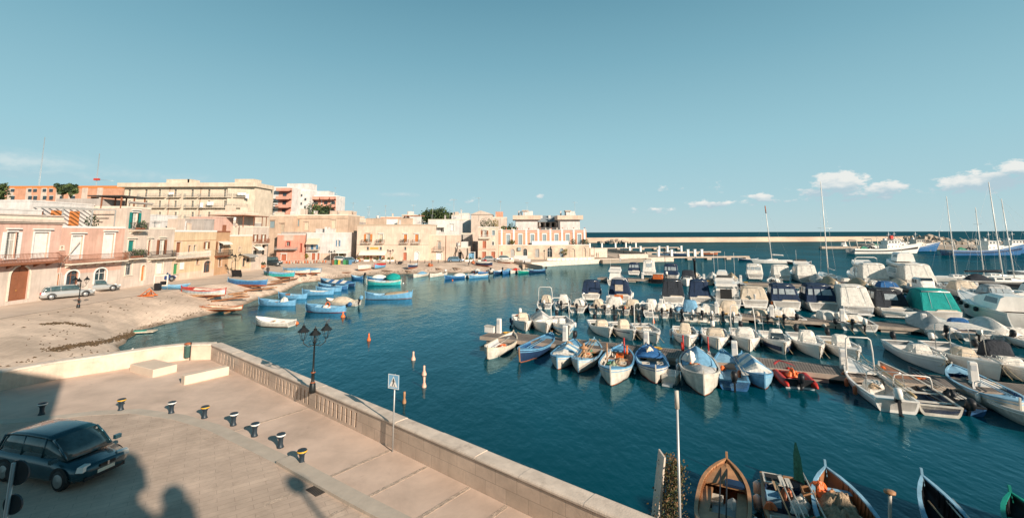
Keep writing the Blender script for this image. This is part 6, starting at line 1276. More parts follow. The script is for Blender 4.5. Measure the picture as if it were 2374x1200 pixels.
sm2(2105,676,'white motorboat with a beige cover between the blue covered boat and the pilothouse boat','beige',6.5,2.3,True,'grey')
sm2(2040,670,'narrow white boat with outboard before the draped yacht bow','white',5.5,2.1,False)
sm2(1700,656,'white motorboat with a tan cover left of the service post of the rounded cruiser','tan',5.,2.,True)
cruiser(2255,690,'s',HI+6,8.,2.8,'white cruiser with a folded beige canopy behind the grey white cruiser',F=.9,can=('beige',.1,.5,1.3),win=False)
cruiser(2345,712,'s',HI+8,8.5,2.9,'white cruiser with a grey canopy squeezed beside the big grey white yacht',F=.9,can=('grey',.1,.55,1.6),win=2)
# right hand group at the end of the third pontoon
s=Boat('sailing_boat','black hulled sailing boat with a black sail cover on its boom','boat',place(2232,664,'s',-20,12.),-20,12.,3.4,1.1,'transom',hull='black',inner='white',group=None,sb=.4,rake=.8); s.deck(.0,.975,'white','deck',camber=.12); s.cabin(.3,.72,.7,.6,front=.7,wt=.8); s.mast(.45,16.5,.11,.8,5.,True,(.42,),'white','dark'); s.cover(.05,.3,1.1,'dark',None,-.3,'spray_hood')
s=motor(2330,690,'b',170,8.5,2.9,'white sport cruiser with beige side curtains right of the black sailing boat',F=.9,cons=None,ob=None); s.cabin(.35,.75,1.5,.8,front=.5); 
s=cruiser(2300,702,'b',160,9.,3.,'grey white cruiser lying along the end of the third pontoon',F=.95,can=('white',.1,.5,1.5),hull='grey',win=2)
s=cruiser(2390,690,'b',175,10.,3.2,'white cruiser with a sun pad foredeck near the right picture edge',F=1.,can=None,hull='white')
s=Boat('sailing_boat','white sailing boat with a long grey furled sail near the right edge','boat',place(2330,660,'s',-18,12.),-18,12.,3.5,1.,'transom',rake=.8); s.deck(0,.975,'white','deck',camber=.12); s.cabin(.3,.7,.6,.6,front=.7); s.mast(.12,14.,.1,1.5,None,True,(.6,)); b=MB(); b.tube([(s.X(.12),0,2.2),(s.X(.5),0,1.5),(s.X(.9),0,1.1)],[.22,.25,.1],FB['grey'],8); b.build('furled_sail',s.t)
s=Boat('sailing_boat','sailing boat with a dark mast leaning right at the far right','boat',place(2350,640,'s',-10,13.),-10,13.,3.5,1.,'transom',hull='navy',rake=.8); s.deck(0,.975,'white','deck',camber=.12); s.mast(.25,19.,.12,-7.,None,True,(.5,),'grey')
# masts of sailing boats whose hulls lie among the motorboats
def sail(u,v,hd,L,label,h,lean,t=.45,boom=4.,**k):
    s=Boat('sailing_boat',label,'boat',place(u,v,'c',hd,L),hd,L,3.1,.9,'transom',rake=.8,sb=.3,**k); s.deck(0,.975,'white','deck',camber=.1); s.cabin(.35,.7,.5,.6,front=.7); return s
s=sail(1922,650,HI+4,10.5,'white sailing boat with the tallest white mast, between the curtain yacht and the draped yacht',1,1); s.mast(.5,18.2,.11,0.2,3.8,True,(.5,),'white',None,y=0)
s=sail(1790,610,175,10.5,'white sailing boat with a red tipped mast moored beyond the third pontoon',1,1); s.mast(.5,16.2,.13,-3.,3.4,True,(.2,),'white','grey','rust')
s=sail(2225,653,-20,9.,'low white sailing boat with a thin straight mast behind the black sailing boat',1,1); s.mast(.45,15.,.09,0.,None,True,(.4,))
s=sail(2310,650,-15,9.,'sailing boat with a short thin mast and two spreaders behind the grey furled sail',1,1); s.mast(.3,13.,.1,0.,None,True,(.3,.75))
# left harbour
G_L='light blue fishing boats anchored off the beach'
def bl(u0,v0,u1,v1,label,left=True,hull='ltblue',rail='ltblue',inner='sky',B=1.7,F=.5,**k):
    p,q=P(u0,v0,0),P(u1,v1,0); d=(p-q) if left else (q-p); hd=math.degrees(math.atan2(d.y,d.x)); L=d.length; c_=(p+q)/2
    s=Boat(k.pop('name','fishing_boat'),label,'boat',c_,hd,L,B,F,k.pop('style','gozzo'),hull=hull,rail=rail,inner=inner,sb=k.pop('sb',.35),ss=k.pop('ss',.25),rake=.12,group=k.pop('grp',G_L),floor=.12,boot=k.pop('boot',None),full=.5)
    if s.style=='gozzo': s.deck(.8,.97,rail,'foredeck'); s.deck(.03,.16,rail,'stern_deck')
    s.thwarts((.35,.6),'wood'); return s
s=bl(594,753,676,756,'plain white dinghy moored nearest the quay with orange buoy at its stern',hull='oldwhite',rail='white',inner='white',style='transom',boot='rust',name='dinghy',ss=.05,grp=None); s.oars(1,'white',.3,.7); s.rake=.4
s=bl(602,707,684,708,'light blue boat with a white wrapped stern, nearest the beach'); s.heap(.3,FB['white'],.5,.7,'cloth_heap',0,.3,3)
s=bl(648,692,710,692,'light blue boat behind the white wrapped one'); s.crates([(.7,0,.45,.5,.5,.25,'brown')])
bl(703,684,772,682,'light blue boat with a cream foredeck behind its neighbour, middle of the row',inner='oldwhite')
bl(735,677,790,675,'short light blue boat tucked behind the cream decked one')
s=bl(740,668,805,670,'light blue boat in the cluster with a dark bow',hull='blue'); s.heap(.5,BP['black'],.4,.4,'gear_heap',0,.3,4)
s=bl(752,660,822,664,'blue boat under a blue and white striped cover in the cluster',hull='navy',B=2.); s.cover(.1,.9,.5,'white','blue',-.05)
bl(745,655,795,657,'small blue boat at the back of the cluster',hull='blue')
s=bl(711,721,801,723,'sky blue boat with a raised outboard and an orange life ring',boot='red',B=1.9,F=.55); s.outboard('blue',-.9); s.ring(.45,.1,.85); s.heap(.5,FB['white'],.4,.45,'cloth_heap',0,.4,5)
s=bl(757,706,830,708,'cream motorboat with a folded cream cover behind the life ring boat',hull='oldwhite',rail='cream',inner='white',style='transom',name='motorboat',grp=None,B=2.); s.cover(.2,.75,.6,'beige',None,-.15); s.outboard('ltblue',-.4)
s=bl(953,691,848,693,'long light blue boat with a brown covered hold, bow to the right',left=True,boot='rust',B=2.1,F=.6,ss=.4); s.cover(.42,.92,.3,'tan',None,-.2); s.heap(.9,BP['rust'],.35,.5,'gear_heap',0,.5,6)
s=bl(852,661,929,660,'turquoise fishing boat with a white gunwale and red line',hull='turq',rail='oldwhite',B=2.2,F=.65,boot='teal',grp=None); s.heap(.4,M_net2,.4,.3,'net_pile',0,.4,7)
s=bl(853,651,905,650,'blue boat with a folded white awning behind the turquoise one',hull='blue',rail='ltblue',grp=None); s.cover(.2,.8,.7,'white',None,-.2)
s=bl(897,652,927,653,'boat under a rounded dark green cover',hull='green',rail='green',grp=None,B=2.2); s.cover(.02,.95,1.1,'green',None,.1)
s=bl(815,647,842,647,'small blue dinghy with an outboard near the beach',hull='blue',style='transom',name='dinghy',grp=None); s.outboard('black',-.2)
G_S='small boats anchored in front of the seafront'
for (u,v,w,hd,hull,inn,lab,ex) in ((973,641,22,250,'oldwhite','sky','white boat with pale blue cover in front of the seafront building','ltblue'),(1014,640,22,240,'oldwhite','oldwhite','cream motorboat with a white outboard in front of the ochre fronted house',None),
 (1057,645,25,215,'blue','ltblue','blue boat with a white stern, third from the left along the town shore','white'),(1081,643,28,220,'white','blue','white bowed boat with a blue wheel shelter',None),(1110,643,20,220,'ltblue','oldwhite','pale blue boat nearest the camera in the town shore cluster',None),
 (1105,633,16,270,'red','white','white and red boat in front of the hauled out boats','white'),(1120,635,16,235,'blue','orange','blue boat with orange gear in the town shore cluster',None),(1137,632,18,265,'oldwhite','white','white boat between two blue ones along the town shore','white'),(1155,634,18,250,'navy','white','dark blue boat with red floats along the town shore',None),
 (1175,633,17,250,'blue','white','blue boat with a pale cover left of the red covered one','ltblue'),(1192,632,17,250,'oldwhite','red','white boat with a red cover at its stern','red'),(1218,632,25,225,'green','teal','bright green boat at the foot of the ramp',None),(1245,631,26,215,'navy','blue','dark blue boat right of the green one at the ramp',None)):
    p=P(u,v,0); L=4.9; s=Boat('small_boat',lab,'boat',p,hd,L,1.8,.5,'gozzo' if hull in('green','blue','navy','ltblue') else 'transom',hull=hull,rail='ltblue' if hull in('blue','navy') else 'oldwhite',inner=inn,sb=.3,ss=.2,rake=.1,group=G_S,full=.5); s.deck(.78,.97,hull if hull!='red' else 'white','foredeck'); s.thwarts((.35,.55),'wood')
    if ex: s.cover(.1,.6,.55,ex,None,-.1)
    elif hull!='green': s.outboard('white' if hull=='oldwhite' else 'black',-.3)
# boats hauled out on the beach
G_B='boats hauled out on the beach'
def hauled(u,v,z,hd,L,lab,hull,rail='white',inner='oldwhite',boot='rust',tilt=0,cover=None,B=1.8,F=.6,**k):
    s=Boat('beached_boat',lab,'boat',G(u,v,.3),hd,L,B,F,'gozzo',hull=hull,rail=rail,inner=inner,boot=boot,sb=.3,ss=.2,rake=.1,group=G_B,full=.5); s.t.rotation_euler=(R(tilt),0,R(hd)); s.thwarts((.3,.6),'wood'); s.deck(.8,.97,rail,'foredeck')
    if cover: s.cover(.1,.9,.35,cover,None,0)
    for t in (.25,.7): b=MB(); x=s.X(t); b.box(x-.1,-.9,-.36,x+.1,.9,-.25,BP['wood']); b.build('cradle_timber',s.t); return s
s=hauled(471,688,.75,172,6.,'white boat with fine blue lines and a red gunwale resting on timbers','oldwhite','red','oldwhite'); s.stripe('sky',.7,.76); s.stripe('sky',.5,.56)
hauled(572,665,.8,170,6.4,'blue topped boat with a red brown bottom hauled out on the beach','blue','ltblue','ltblue','rust',8)
hauled(647,645,.8,172,5.6,'turquoise boat lying on the beach beside the walking person','turq','ltblue','sky','rust')
hauled(688,636,1.3,176,5.2,'boat with a blue cover standing nearest the red house on the beach','oldwhite','ltblue','sky','rust',0,'ltblue')
hauled(716,635,1.3,176,4.8,'second blue covered boat touching the end of its neighbour on the beach','oldwhite','ltblue','sky','rust',0,'ltblue')
s=hauled(505,722,.0,178,5.8,'low pale wooden hull half afloat at the beach edge','cream','rust','cream','rust',0,None,1.5,.25)
hauled(846,626,1.,248,4.4,'small white boat hauled out before the seafront building','oldwhite','oldwhite','white','rust',0,'white',1.6)
hauled(881,622,1.1,250,4.2,'small boat with a red cover hauled out before the seafront building','ltblue','red','red','ltblue',0,'red',1.6)
hauled(957,622,1.1,250,4.2,'small blue boat with white deck hauled out right of the red covered one','navy','oldwhite','sky','rust',0,None,1.6)
hauled(1122,617,1.1,330,5.,'dark boat with a crumpled white cover hauled out left of the ramp','navy','oldwhite','white','rust',0,'white',1.7)
hauled(1172,610,1.3,340,4.6,'white boat hauled out highest beside the ramp wall','oldwhite','oldwhite','white','rust',0,None,1.7)
s=Boat('pedal_boat','small pale blue pedal boat standing on the beach by the lamp post','boat',G(406,670,.2),10,2.6,1.5,.3,'transom',hull='ltblue',rail='sky',inner='ltblue',sb=.2,group=None); s.deck(.45,.95,'ltblue','foredeck')
# boats at the foot of the near quay
G_Q='boats tied at the foot of the near quay'
s=gozzo(1688,1132,'b',62,4.5,1.6,'varnished brown wooden boat seen from above with an open well and oars',F=.62,hull='wood',rail='wood',inner='brown',stem='wood',dk=False,th=(),full=.7,grp=G_Q); s.deck(.02,.36,'wood','stern_deck',-.06); s.deck(.72,.96,'wood','foredeck',-.06)
for sg in(-1,1): b=MB(); b.box(s.X(.36),.38 if sg>0 else -.72,.48,s.X(.72),.72 if sg>0 else -.38,.54,BP['wood']); b.build('side_deck',s.t)
s.oars(2,'black',.02,.95,.1,.06); s.heap(.6,FB['white'],.25,.25,'cloth_heap',-.25,.3,9); s.fenders((.2,.42),(-1,),'white'); s.heap(.45,M_rope,.2,.1,'rope_coil',.45,.32,61); s.crates([(.62,.25,.2,.5,.4,.25,'oldwhite')]); b=MB(); b.obox((s.X(.76),-.3,.72),(.4,.6,.08),0,BP['navy']); b.build('hatch',s.t); b=MB(); b.obox((s.X(.5),.0,.33),(.9,.7,.04),0,FB['grey']); b.build('tarpaulin',s.t)
s=motor(1778,1098,'s',292-25,5.2,1.75,'cluttered fishing boat with orange wood rails, white spars and green nets',F=.55,hull='grey',rail='wood',inner='navy',ob=None,rails=False,seat=False,dk=.97,grp=G_Q,name='fishing_boat'); s.t.location=(8.75,15.2,0); s.t.rotation_euler=(0,0,R(247)); s.oars(2,'oldwhite',.15,.85,.1,.25); s.heap(.7,M_net1,.5,.35,'net_pile',.3,.5,21); s.heap(.85,M_net1,.5,.4,'net_pile',-.2,.5,22,3); s.heap(.3,BP['oldwhite'],.28,.25,'cloth_heap',.3,.5,23); s.fenders((.12,.3),(1,-1),'white',.13); b=MB(); b.box(s.X(.03),-.72,.62,s.X(.17),-.1,.68,BP['oldwhite']); b.box(s.X(.03)+.1,-.64,.683,s.X(.17)-.1,-.2,.69,M_dark); b.build('hatch',s.t); s.heap(.45,M_float,.2,.15,'orange_gear',-.7,.6,24); s.crates([(.5,.2,.35,.6,.3,.25,'oldwhite')])
b=MB(); b.loft([[(-2.2,.25,.7),(-2.,.55,.7)],[(-2.3,.3,1.5),(-2.1,.5,1.5)],[(-2.35,.38,1.9),(-2.3,.42,1.9)]],M_net1,False,False); b.build('furled_flag',s.t)
s.crates([(.22,.55,.5,.5,.35,.3,'wood'),(.36,-.55,.5,.45,.4,.28,'sky'),(.62,-.6,.5,.4,.35,.22,'oldwhite'),(.72,.0,.5,.5,.4,.25,'orange')]); s.heap(.55,M_net1,.45,.3,'net_pile',.45,.5,51,2); s.heap(.25,BP['rust'],.3,.25,'gear_heap',-.05,.5,52); s.heap(.4,FB['white'],.28,.22,'cloth_heap',.1,.55,53); s.oars(1,'wood',.2,.7,-.3,.2); s.thwarts((.2,.45),'oldwhite')
s=gozzo(1922,1154,'b',68,6.2,1.75,'dark boat heaped with tan fishing nets, a red buoy roll at its bow',F=.62,hull='navy',rail='sky',inner='brown',full=.5,th=(),dk=False,grp=G_Q,name='fishing_boat'); 
for k,(t,y,r,m) in enumerate(((.75,.0,.62,M_net2),(.6,.15,.75,M_net2),(.45,-.1,.8,M_net2),(.3,.1,.75,FB['beige']),(.15,0,.6,M_net2))): s.heap(t,m,r,.4,'net_pile',y,.45,30+k)
s.heap(.84,M_float,.34,.3,'orange_gear',.45,.6,38); s.heap(.80,BP['wood'],.22,.25,'gear_heap',.1,.6,39); s.heap(.5,M_net2,.5,.3,'net_pile',-.55,.6,40,5); s.thwarts((.86,),'sky'); s.oars(1,'oldwhite',.3,.95,.75,.15); b=MB(); b.tube([(s.X(.55),-.9,.5),(s.X(.55),-1.,1.7)],.05,BP['oldwhite'],6); b.lathe([(.03,0),(.15,.03),(.15,.08),(.03,.1)],BP['wood'],8,(s.X(.55),-1.,1.7)); b.build('net_post',s.t)
s=gozzo(2150,1180,'b',65,5.6,1.3,'dark rowing boat with white rails and two long white oars inside',F=.5,sb=.5,hull='navy',rail='sky',inner='black',full=.2,th=(.3,.5,.68),tm='sky',dk=False,grp=G_Q); s.oars(2,'oldwhite',.1,.9,-.4,.05); s.oars(1,'wood',.5,.85,.1,.0)
s=gozzo(2356,1212,'b',60,5.,1.4,'green boat at the bottom right corner with green thwarts',F=.5,hull='green',rail='green',inner='black',full=.7,th=(.6,.8),tm='green',dk=False,grp=G_Q)
# trawlers at the fishing mole
def trawler(u0,v,u1,label,hull='white',H=3.,left=False,house='white',funnel=None,B=6.,band=None):
    p,q=P(u0,v,0),P(u1,v-1,0); d=(q-p); hd=math.degrees(math.atan2(d.y,d.x)); L=d.length; c_=(p+q)/2
    s=Boat('fishing_trawler',label,'boat',c_,hd,L,B,2.,'transom',hull=hull,inner='grey',sb=2.4,ss=.2,rake=3.,boot='black'); s.deck(.05,.975,'grey','deck',-.5)
    if band: s.stripe(band,.5,.7)
    b=MB(); x=s.X(.5); W=B*.34; b.box(x,-W,1.6,x+L*.22,W,3.8,BP[house]); b.box(x+.8,-W*.8,3.8,x+L*.17,W*.8,5.4,BP[house]); b.box(x+.5,-W,5.4,x+L*.19,W,5.55,BP[house]); b.tube([(x,-W,4.7),(x+L*.2,-W,4.7)],.06,BP['grey'],4); b.box(x+L*.02,-.5,5.56,x+L*.05,.5,6.4,BP['grey']); b.build('wheelhouse',s.t)
    for k in range(4): m=MB(); xx=x+1.4+k*L*.045; m.box(xx,-W*.8-.03,4.5,xx+.7,-W*.8+.0,5.1,M_screen); m.build('window',s.t)
    for k in range(4): m=MB(); xx=x+.5+k*L*.055; m.box(xx,-W-.03,2.8,xx+.35,-W,3.2,M_screen); m.build('window',s.t)
    if funnel: b=MB(); b.box(x-.2,-.8,3.8,x+1.4,.8,7.2,BP[funnel]); b.build('funnel',s.t)
    b=MB(); b.tube([(x+L*.1,0,5.5),(x+L*.1,0,9.2)],.12,M_galv,5); b.tube([(x+L*.1-1,0,8.),(x+L*.1+1,0,8.)],.1,M_galv,4); b.tube([(x+L*.1-.6,.3,7),(x+L*.1+.6,.3,8.6)],.08,M_galv,4); b.build('mast',s.t)
    b=MB(); x2=s.X(.06); 
    for y in(-B*.33,B*.33): b.tube([(x2,y,1.8),(x2-.4,y,5.6)],.2,BP['oldwhite'],6)
    b.tube([(x2-.4,-B*.33,5.6),(x2-.4,B*.33,5.6)],.2,BP['oldwhite'],6); b.tube([(s.X(.42),0,2),(s.X(.42),0,6.5)],.18,BP['oldwhite'],6); b.tube([(s.X(.42),0,3),(s.X(.2),0,6.8)],.12,BP['oldwhite'],6); b.build('net_gantry',s.t)
    s.heap(.2,M_net1,1.4,1.,'net_pile',0,2.,5); s.heap(.35,BP['black'],1.2,1.,'gear_heap',.8,2.,6); return s
trawler(1972,588,2125,'white fishing trawler with two bridge decks and dark rubbing strake',hull='white',band='black')
trawler(2010,579,2120,'trawler with a red and white funnel moored behind the white one',hull='white',funnel='red')
trawler(2060,583,2170,'dark blue bowed trawler poking out behind the white trawler',hull='blue',house='oldwhite')
trawler(2195,592,2365,'long dark blue trawler with a white deckhouse at the right',hull='blue',band='navy')
trawler(2250,588,2420,'white and blue trawler behind the long dark one',hull='blue',house='white')
s=Boat('small_boat','small white boat with a rounded wheelhouse moored left of the trawlers','boat',place(1955,574,'b',230,9.),230,9.,3.5,1.2,'transom',hull='white'); s.cabin(.3,.7,2.4,.8,front=.3)
s=cruiser(1572-5,592,'c',175,9.,3.,'small dark motorboat with a white cabin at the middle concrete pier',F=1.,can=None,hull='navy'); 
s=gozzo(1540,592,'c',180,6.,2.,'low blue boat left of the small cabin boat at the middle concrete pier',hull='navy',rail='sky')
s=gozzo(1644,590,'c',180,7.,2.,'rust red open boat moored at the right of the middle concrete pier',hull='rust',rail='rust',inner='rust')
s=gozzo(1735,604,'c',175,6.,2.,'dark covered dinghy at the right end of the nearest concrete pier',hull='navy',rail='grey'); 
s=gozzo(1853,612,'c',175,6.5,2.,'low dark boat drifting right of the red tipped mast',hull='black',rail='grey')
# ---------------------------------------------------------------- pontoon fittings
def onp(pt,u,v,frac):
    t_,a,d,L,w,z=pt; p=P(u,v,z); s_=(p-Vector((a.x,a.y,z))).dot(Vector((d.x,d.y,0))); n=Vector((-d.y,d.x,0)); q=Vector((a.x,a.y,0))+Vector((d.x,d.y,0))*s_+n*frac*w; return Vector((q.x,q.y,z)),math.atan2(d.y,d.x)
def post_proto():
    t_=T('service_post','','service post',(0,0,0),0,'white service posts on the pontoons'); b=MB(); r=[]
    for z,k in ((0,1.08),(.06,1.08),(.08,1.),(1.15,.96),(1.22,.8)): r.append([(x*.2*k,y*.16*k,z) for x,y in ((-1,-.8),(-.8,-1),(.8,-1),(1,-.8),(1,.8),(.8,1),(-.8,1),(-1,.8))])
    b.loft(r,BP['white'],True,True,False); b.build('cabinet',t_); b=MB(); b.box(-.12,-.166,.75,.12,-.162,1.05,BP['grey']); b.build('socket_panel',t_); b=MB()
    rr=[[(.75+(.28+.04*k+.03*math.cos(a))*math.cos(q),.1+(.28+.04*k+.03*math.cos(a))*math.sin(q)*.8,.03+.03*math.sin(a)+.02*k) for a in (0,1.57,3.14,4.71)] for k in range(3) for q in [2*math.pi*i/10 for i in range(10)]]
    b.loft(rr,mat('yellow_hose',(.62,.36,.06),.6,.15,4),True,True,True); b.build('hose_coil',t_); return t_
pp=post_proto(); first=True
posts=[(PT1,1171,765,.75,'at the tip of the near pontoon'),(PT1,1313,788,.6,'between the framed motorboat and the striped boat on the near pontoon'),(PT1,1506,797,.75,'on the near pontoon beside the orange flag boat'),(PT1,1704,825,.55,'on the near pontoon before the thick arched boat'),(PT1,1940,833,.75,'on the near pontoon right of the creased cover boat'),(PT1,2254,885,.6,'on the near pontoon near the blue lined boat'),
 (PT2,1414,707,.5,'on the second pontoon under the orange panel'),(PT2,1538,712,.5,'on the second pontoon before the black canopy'),(PT2,1662,724,.5,'on the second pontoon before the ladder cruiser'),(PT2,1788,731,.5,'on the second pontoon by the yellow fender'),(PT2,1950,742,.5,'on the second pontoon before the tall canvas'),(PT2,2133,752,.5,'on the second pontoon left of the teal canopy'),
 (PT3,1497,640,.6,'near the tip of the third pontoon'),(PT3,1632,648,.5,'on the third pontoon by the dark piling'),(PT3,1716,652,.5,'on the third pontoon left of the rounded cruiser'),(PT3,2233,666,.5,'on the third pontoon before the black sailing boat')]
for pt,u,v,fr,lab in posts:
    q,a=onp(pt,u,v,fr)
    if first: pp.location=q; pp.rotation_euler=(0,0,a); pp['label']='white service post '+lab; first=False
    else: copy_thing(pp,'white service post '+lab,q,a)
q,a=onp(PT1,1150,765,.75); t_=T('dock_box','low white storage box beside the first service post','box',q,a); b=MB(); b.box(-.55,-.3,0,.35,.25,.5,BP['white']); b.build('box',t_); b=MB(); b.box(-.58,-.33,.5,.38,.28,.57,BP['oldwhite']); b.build('lid',t_)
for u,v,h,lab in ((1612,650,3.6,'dark round mooring pile beside the third pontoon'),):
    p=P(u,v,0); b=MB(); b.lathe([(.2,-1),(.2,h),(.28,h+.02),(.28,h+.5),(.1,h+.6)],BP['black'],10); tag(b.build('mooring_pile'),lab,'piling',None,p)
# mooring lines, near pontoon
# ---------------------------------------------------------------- buoys
def buoy(u,v,lab,r=.24,col=None,tall=False):
    r*=.8
    b=MB(); m=col or M_float
    if tall: b.lathe([(.02,-.2),(r,-.08),(r*1.05,.1),(r*.5,.3),(.07,.42),(.07,.6),(.02,.62)],m,10)
    else: b.lathe([(.02,-r*.6),(r*.8,-r*.4),(r,.05),(r*.75,r*.65),(r*.25,r*.95),(.05,r*1.25),(.02,r*1.3)],m,10)
    tag(b.build('buoy'),lab,'buoy','mooring buoys in the harbour',P(u,v,0))
M_buoyp=mat('buoy_pale',(.72,.42,.32),.5,.25,5)
buoy(688,750,'round orange buoy right beside the white dinghy',.26); buoy(795,735,'orange buoy under the life ring boat',.3,None,True); buoy(855,789,'orange red pear shaped buoy alone right of the street lamp',.2,None,True)
buoy(958,834,'pale topped buoy highest above the crossing sign',.2,M_buoyp,True); buoy(983,869,'pale topped buoy right of the crossing sign panel',.2,M_buoyp,True); buoy(983,897,'small pale buoy just below the one right of the sign',.17,M_buoyp,True); buoy(937,934,'tiny dark buoy right of the sign pole',.13,BP['wood'],True)
buoy(918,655,'small red buoy right of the turquoise boat',.25); buoy(1049,650,'small red buoy off the town shore',.22); buoy(935,657,'white buoy right of the turquoise boat',.2,BP['white'])
def gull(u,v,z,lab,hd=0.,s=1.):
    b=MB(); b.loft([[(x,r*math.cos(a),.12+dz+r*math.sin(a)) for a in [k*math.pi/3 for k in range(6)]] for x,r,dz in ((-.25,.01,.02),(-.1,.06,0),(.05,.08,.0),(.16,.05,.05),(.2,.045,.1),(.26,.03,.12),(.31,.008,.11))],BP['white'],True,True,True); b.add([(-.22,-.05,.15),(.06,-.085,.16),(.03,-.1,.1),(-.22,.05,.15),(.06,.085,.16),(.03,.1,.1)],[(0,1,2),(3,5,4)],BP['grey']); o=b.build('seagull'); tag(o,lab,'bird',None,P(u,v,z),hd); o.scale=(s,s,s)
gull(1268,648,0.,'white seagull sitting on the water between the quay and the marina',2.,.9); gull(298,816,.4,'white seagull standing at the water behind the parapet',.5,1.)
# ---------------------------------------------------------------- street furniture
def street_lamp(label,loc,sc=1.,rz=0.,bands=True):
    t_=T('street_lamp',label,'street lamp',loc,rz,'ornate three lantern street lamps'); m=M_iron
    b=MB(); b.lathe([(.15,-.1),(.15,.06),(.13,.3),(.10,.34),(.075,.38),(.07,.75),(.10,.78),(.10,.84),(.06,.88),(.045,1.),(.035,2.1),(.07,2.12),(.07,2.18),(.04,2.22),(.035,2.5),(.02,2.55)],m,12); b.build('post',t_)
    if bands: b=MB(); b.lathe([(.105,.34),(.105,.38),(.07,.38)],BP['rust'],12); b.lathe([(.106,.79),(.106,.83),(.06,.83)],BP['rust'],12); b.build('painted_band',t_)
    for k,a in enumerate((0.,math.pi,-math.pi/2)):
        r=.50 if k<2 else .26; ca,sa=math.cos(a),math.sin(a); b=MB(); zt=2.2
        pts=[(0.03*ca,0.03*sa,zt-.15),(r*.5*ca,r*.5*sa,zt-.22),(r*.95*ca,r*.95*sa,zt-.05),(r*ca,r*sa,zt+.12)]; b.tube(pts,.02,m,6); b.tube([(r*.3*ca,r*.3*sa,zt-.2),(r*.5*ca,r*.5*sa,zt-.05),(r*.35*ca,r*.35*sa,zt+.05)],.012,m,5); b.build('arm',t_)
        zb=zt+(.12 if k<2 else .0); b=MB(); c_=(r*ca,r*sa)
        for q in range(6): th=q*math.pi/3; b.tube([(c_[0]+.07*math.cos(th),c_[1]+.07*math.sin(th),zb),(c_[0]+.2*math.cos(th),c_[1]+.2*math.sin(th),zb+.36)],.012,m,4)
        b.lathe([(.06,zb),(.06,zb+.02)],m,6,(c_[0],c_[1],0)); b.lathe([(.26,zb+.36),(.265,zb+.39),(.10,zb+.56),(.07,zb+.56),(.09,zb+.62),(.03,zb+.66),(.015,zb+.76)],m,6,(c_[0],c_[1],0),False); b.build('lantern',t_)
    t_.scale=(sc,)*3; return t_
lp=(c0+dirn*((P(724,905,QZ+.9)-c0).dot(dirn)))+Vector((-dirn.y,dirn.x,0))*(TH_W-.12); 
q=P(724,903,QZ+PH); L1=street_lamp('black three lantern street lamp standing on the near parapet',Vector((q.x,q.y,QZ+PH-.02)),.98,R(25))
for u,v,z,sc,lab in ((181,713,1.85,1.0,'street lamp nearest the silver estate car on the left beach'),(412,646,2.0,1.05,'street lamp in front of the green shop front'),(544,639,2.0,1.25,'street lamp beside the dark board on the beach'),(768,614,1.9,1.15,'street lamp in front of the white house and its tent'),(904,611,1.85,1.2,'street lamp in front of the long white awning')):
    r=copy_thing(L1,'black '+lab,G(u,v),R(10)); r.scale=(sc,)*3
for u,v,zz,hh,lab in ((1542,612,1.2,3.2,'dark lamp post on the end of the promenade'),(1277,601,1.2,3.4,'thin lamp post in front of the arched window of the long stone building'),(1446,588,1.2,4.,'thin lamp post on the sloping mole'),(1378,598,1.2,3.4,'thin lamp post before the plain terrace wall')):
    p=P(u,v,zz); t_=T('lamp_post',lab,'lamp post',p); b=MB(); b.tube([(0,0,0),(0,0,hh)],.06,M_iron,6); b.build('post',t_); b=MB(); b.lathe([(.04,hh),(.2,hh+.1),(.24,hh+.4),(.05,hh+.5)],M_iron,8); b.build('lantern',t_)
# crossing sign
q=P(910,1046,QZ); H_=(lambda: 0)
t_=T('crossing_sign','square blue pedestrian crossing sign on a pale pole beside the parapet','sign',q,R(-25)); hh=2.25
b=MB(); b.tube([(0,0,0),(0.02,0,hh+.52)],.03,M_galv,8); b.build('pole',t_); M_sb=mat('sign_blue',(.20,.42,.62),.4,.05,2); M_sw=mat('sign_white',(.85,.83,.8),.4,.03,2)
b=MB(); w_=.25; b.box(-w_,-.055,hh,w_,-.035,hh+.52,M_sb)
def tri(pts,y,m): b.add([(x,y,hh+z) for x,z in pts],[tuple(range(len(pts)))],m)
for e_ in ((-w_,0,w_,.02),(-w_,.5,w_,.52),(-w_,.02,-w_+.02,.5),(w_-.02,.02,w_,.5)): b.box(e_[0],-.059,hh+e_[1],e_[2],-.0552,hh+e_[3],M_sw)
tri([(-.2,.06),(.2,.06),(0,.46)],-.0575,M_sw)
bk=M_dark
tri([(-.022,.33),(.022,.33),(.022,.375),(-.022,.375)],-.0600,bk); tri([(-.03,.2),(.025,.2),(.03,.325),(-.02,.325)],-.0600,bk)
tri([(.0,.2),(.03,.2),(.075,.1),(.05,.09)],-.0600,bk); tri([(-.03,.21),(-.005,.2),(-.035,.09),(-.07,.1)],-.0600,bk); tri([(.025,.3),(.03,.32),(.085,.24),(.07,.23)],-.0600,bk); tri([(-.02,.31),(-.02,.33),(-.08,.26),(-.07,.24)],-.0600,bk)
for k in range(5): tri([(-.15+k*.065,.07),(-.12+k*.065,.07),(-.115+k*.062,.088),(-.14+k*.062,.088)],-.0600,bk)
b.build('sign_panel',t_); 
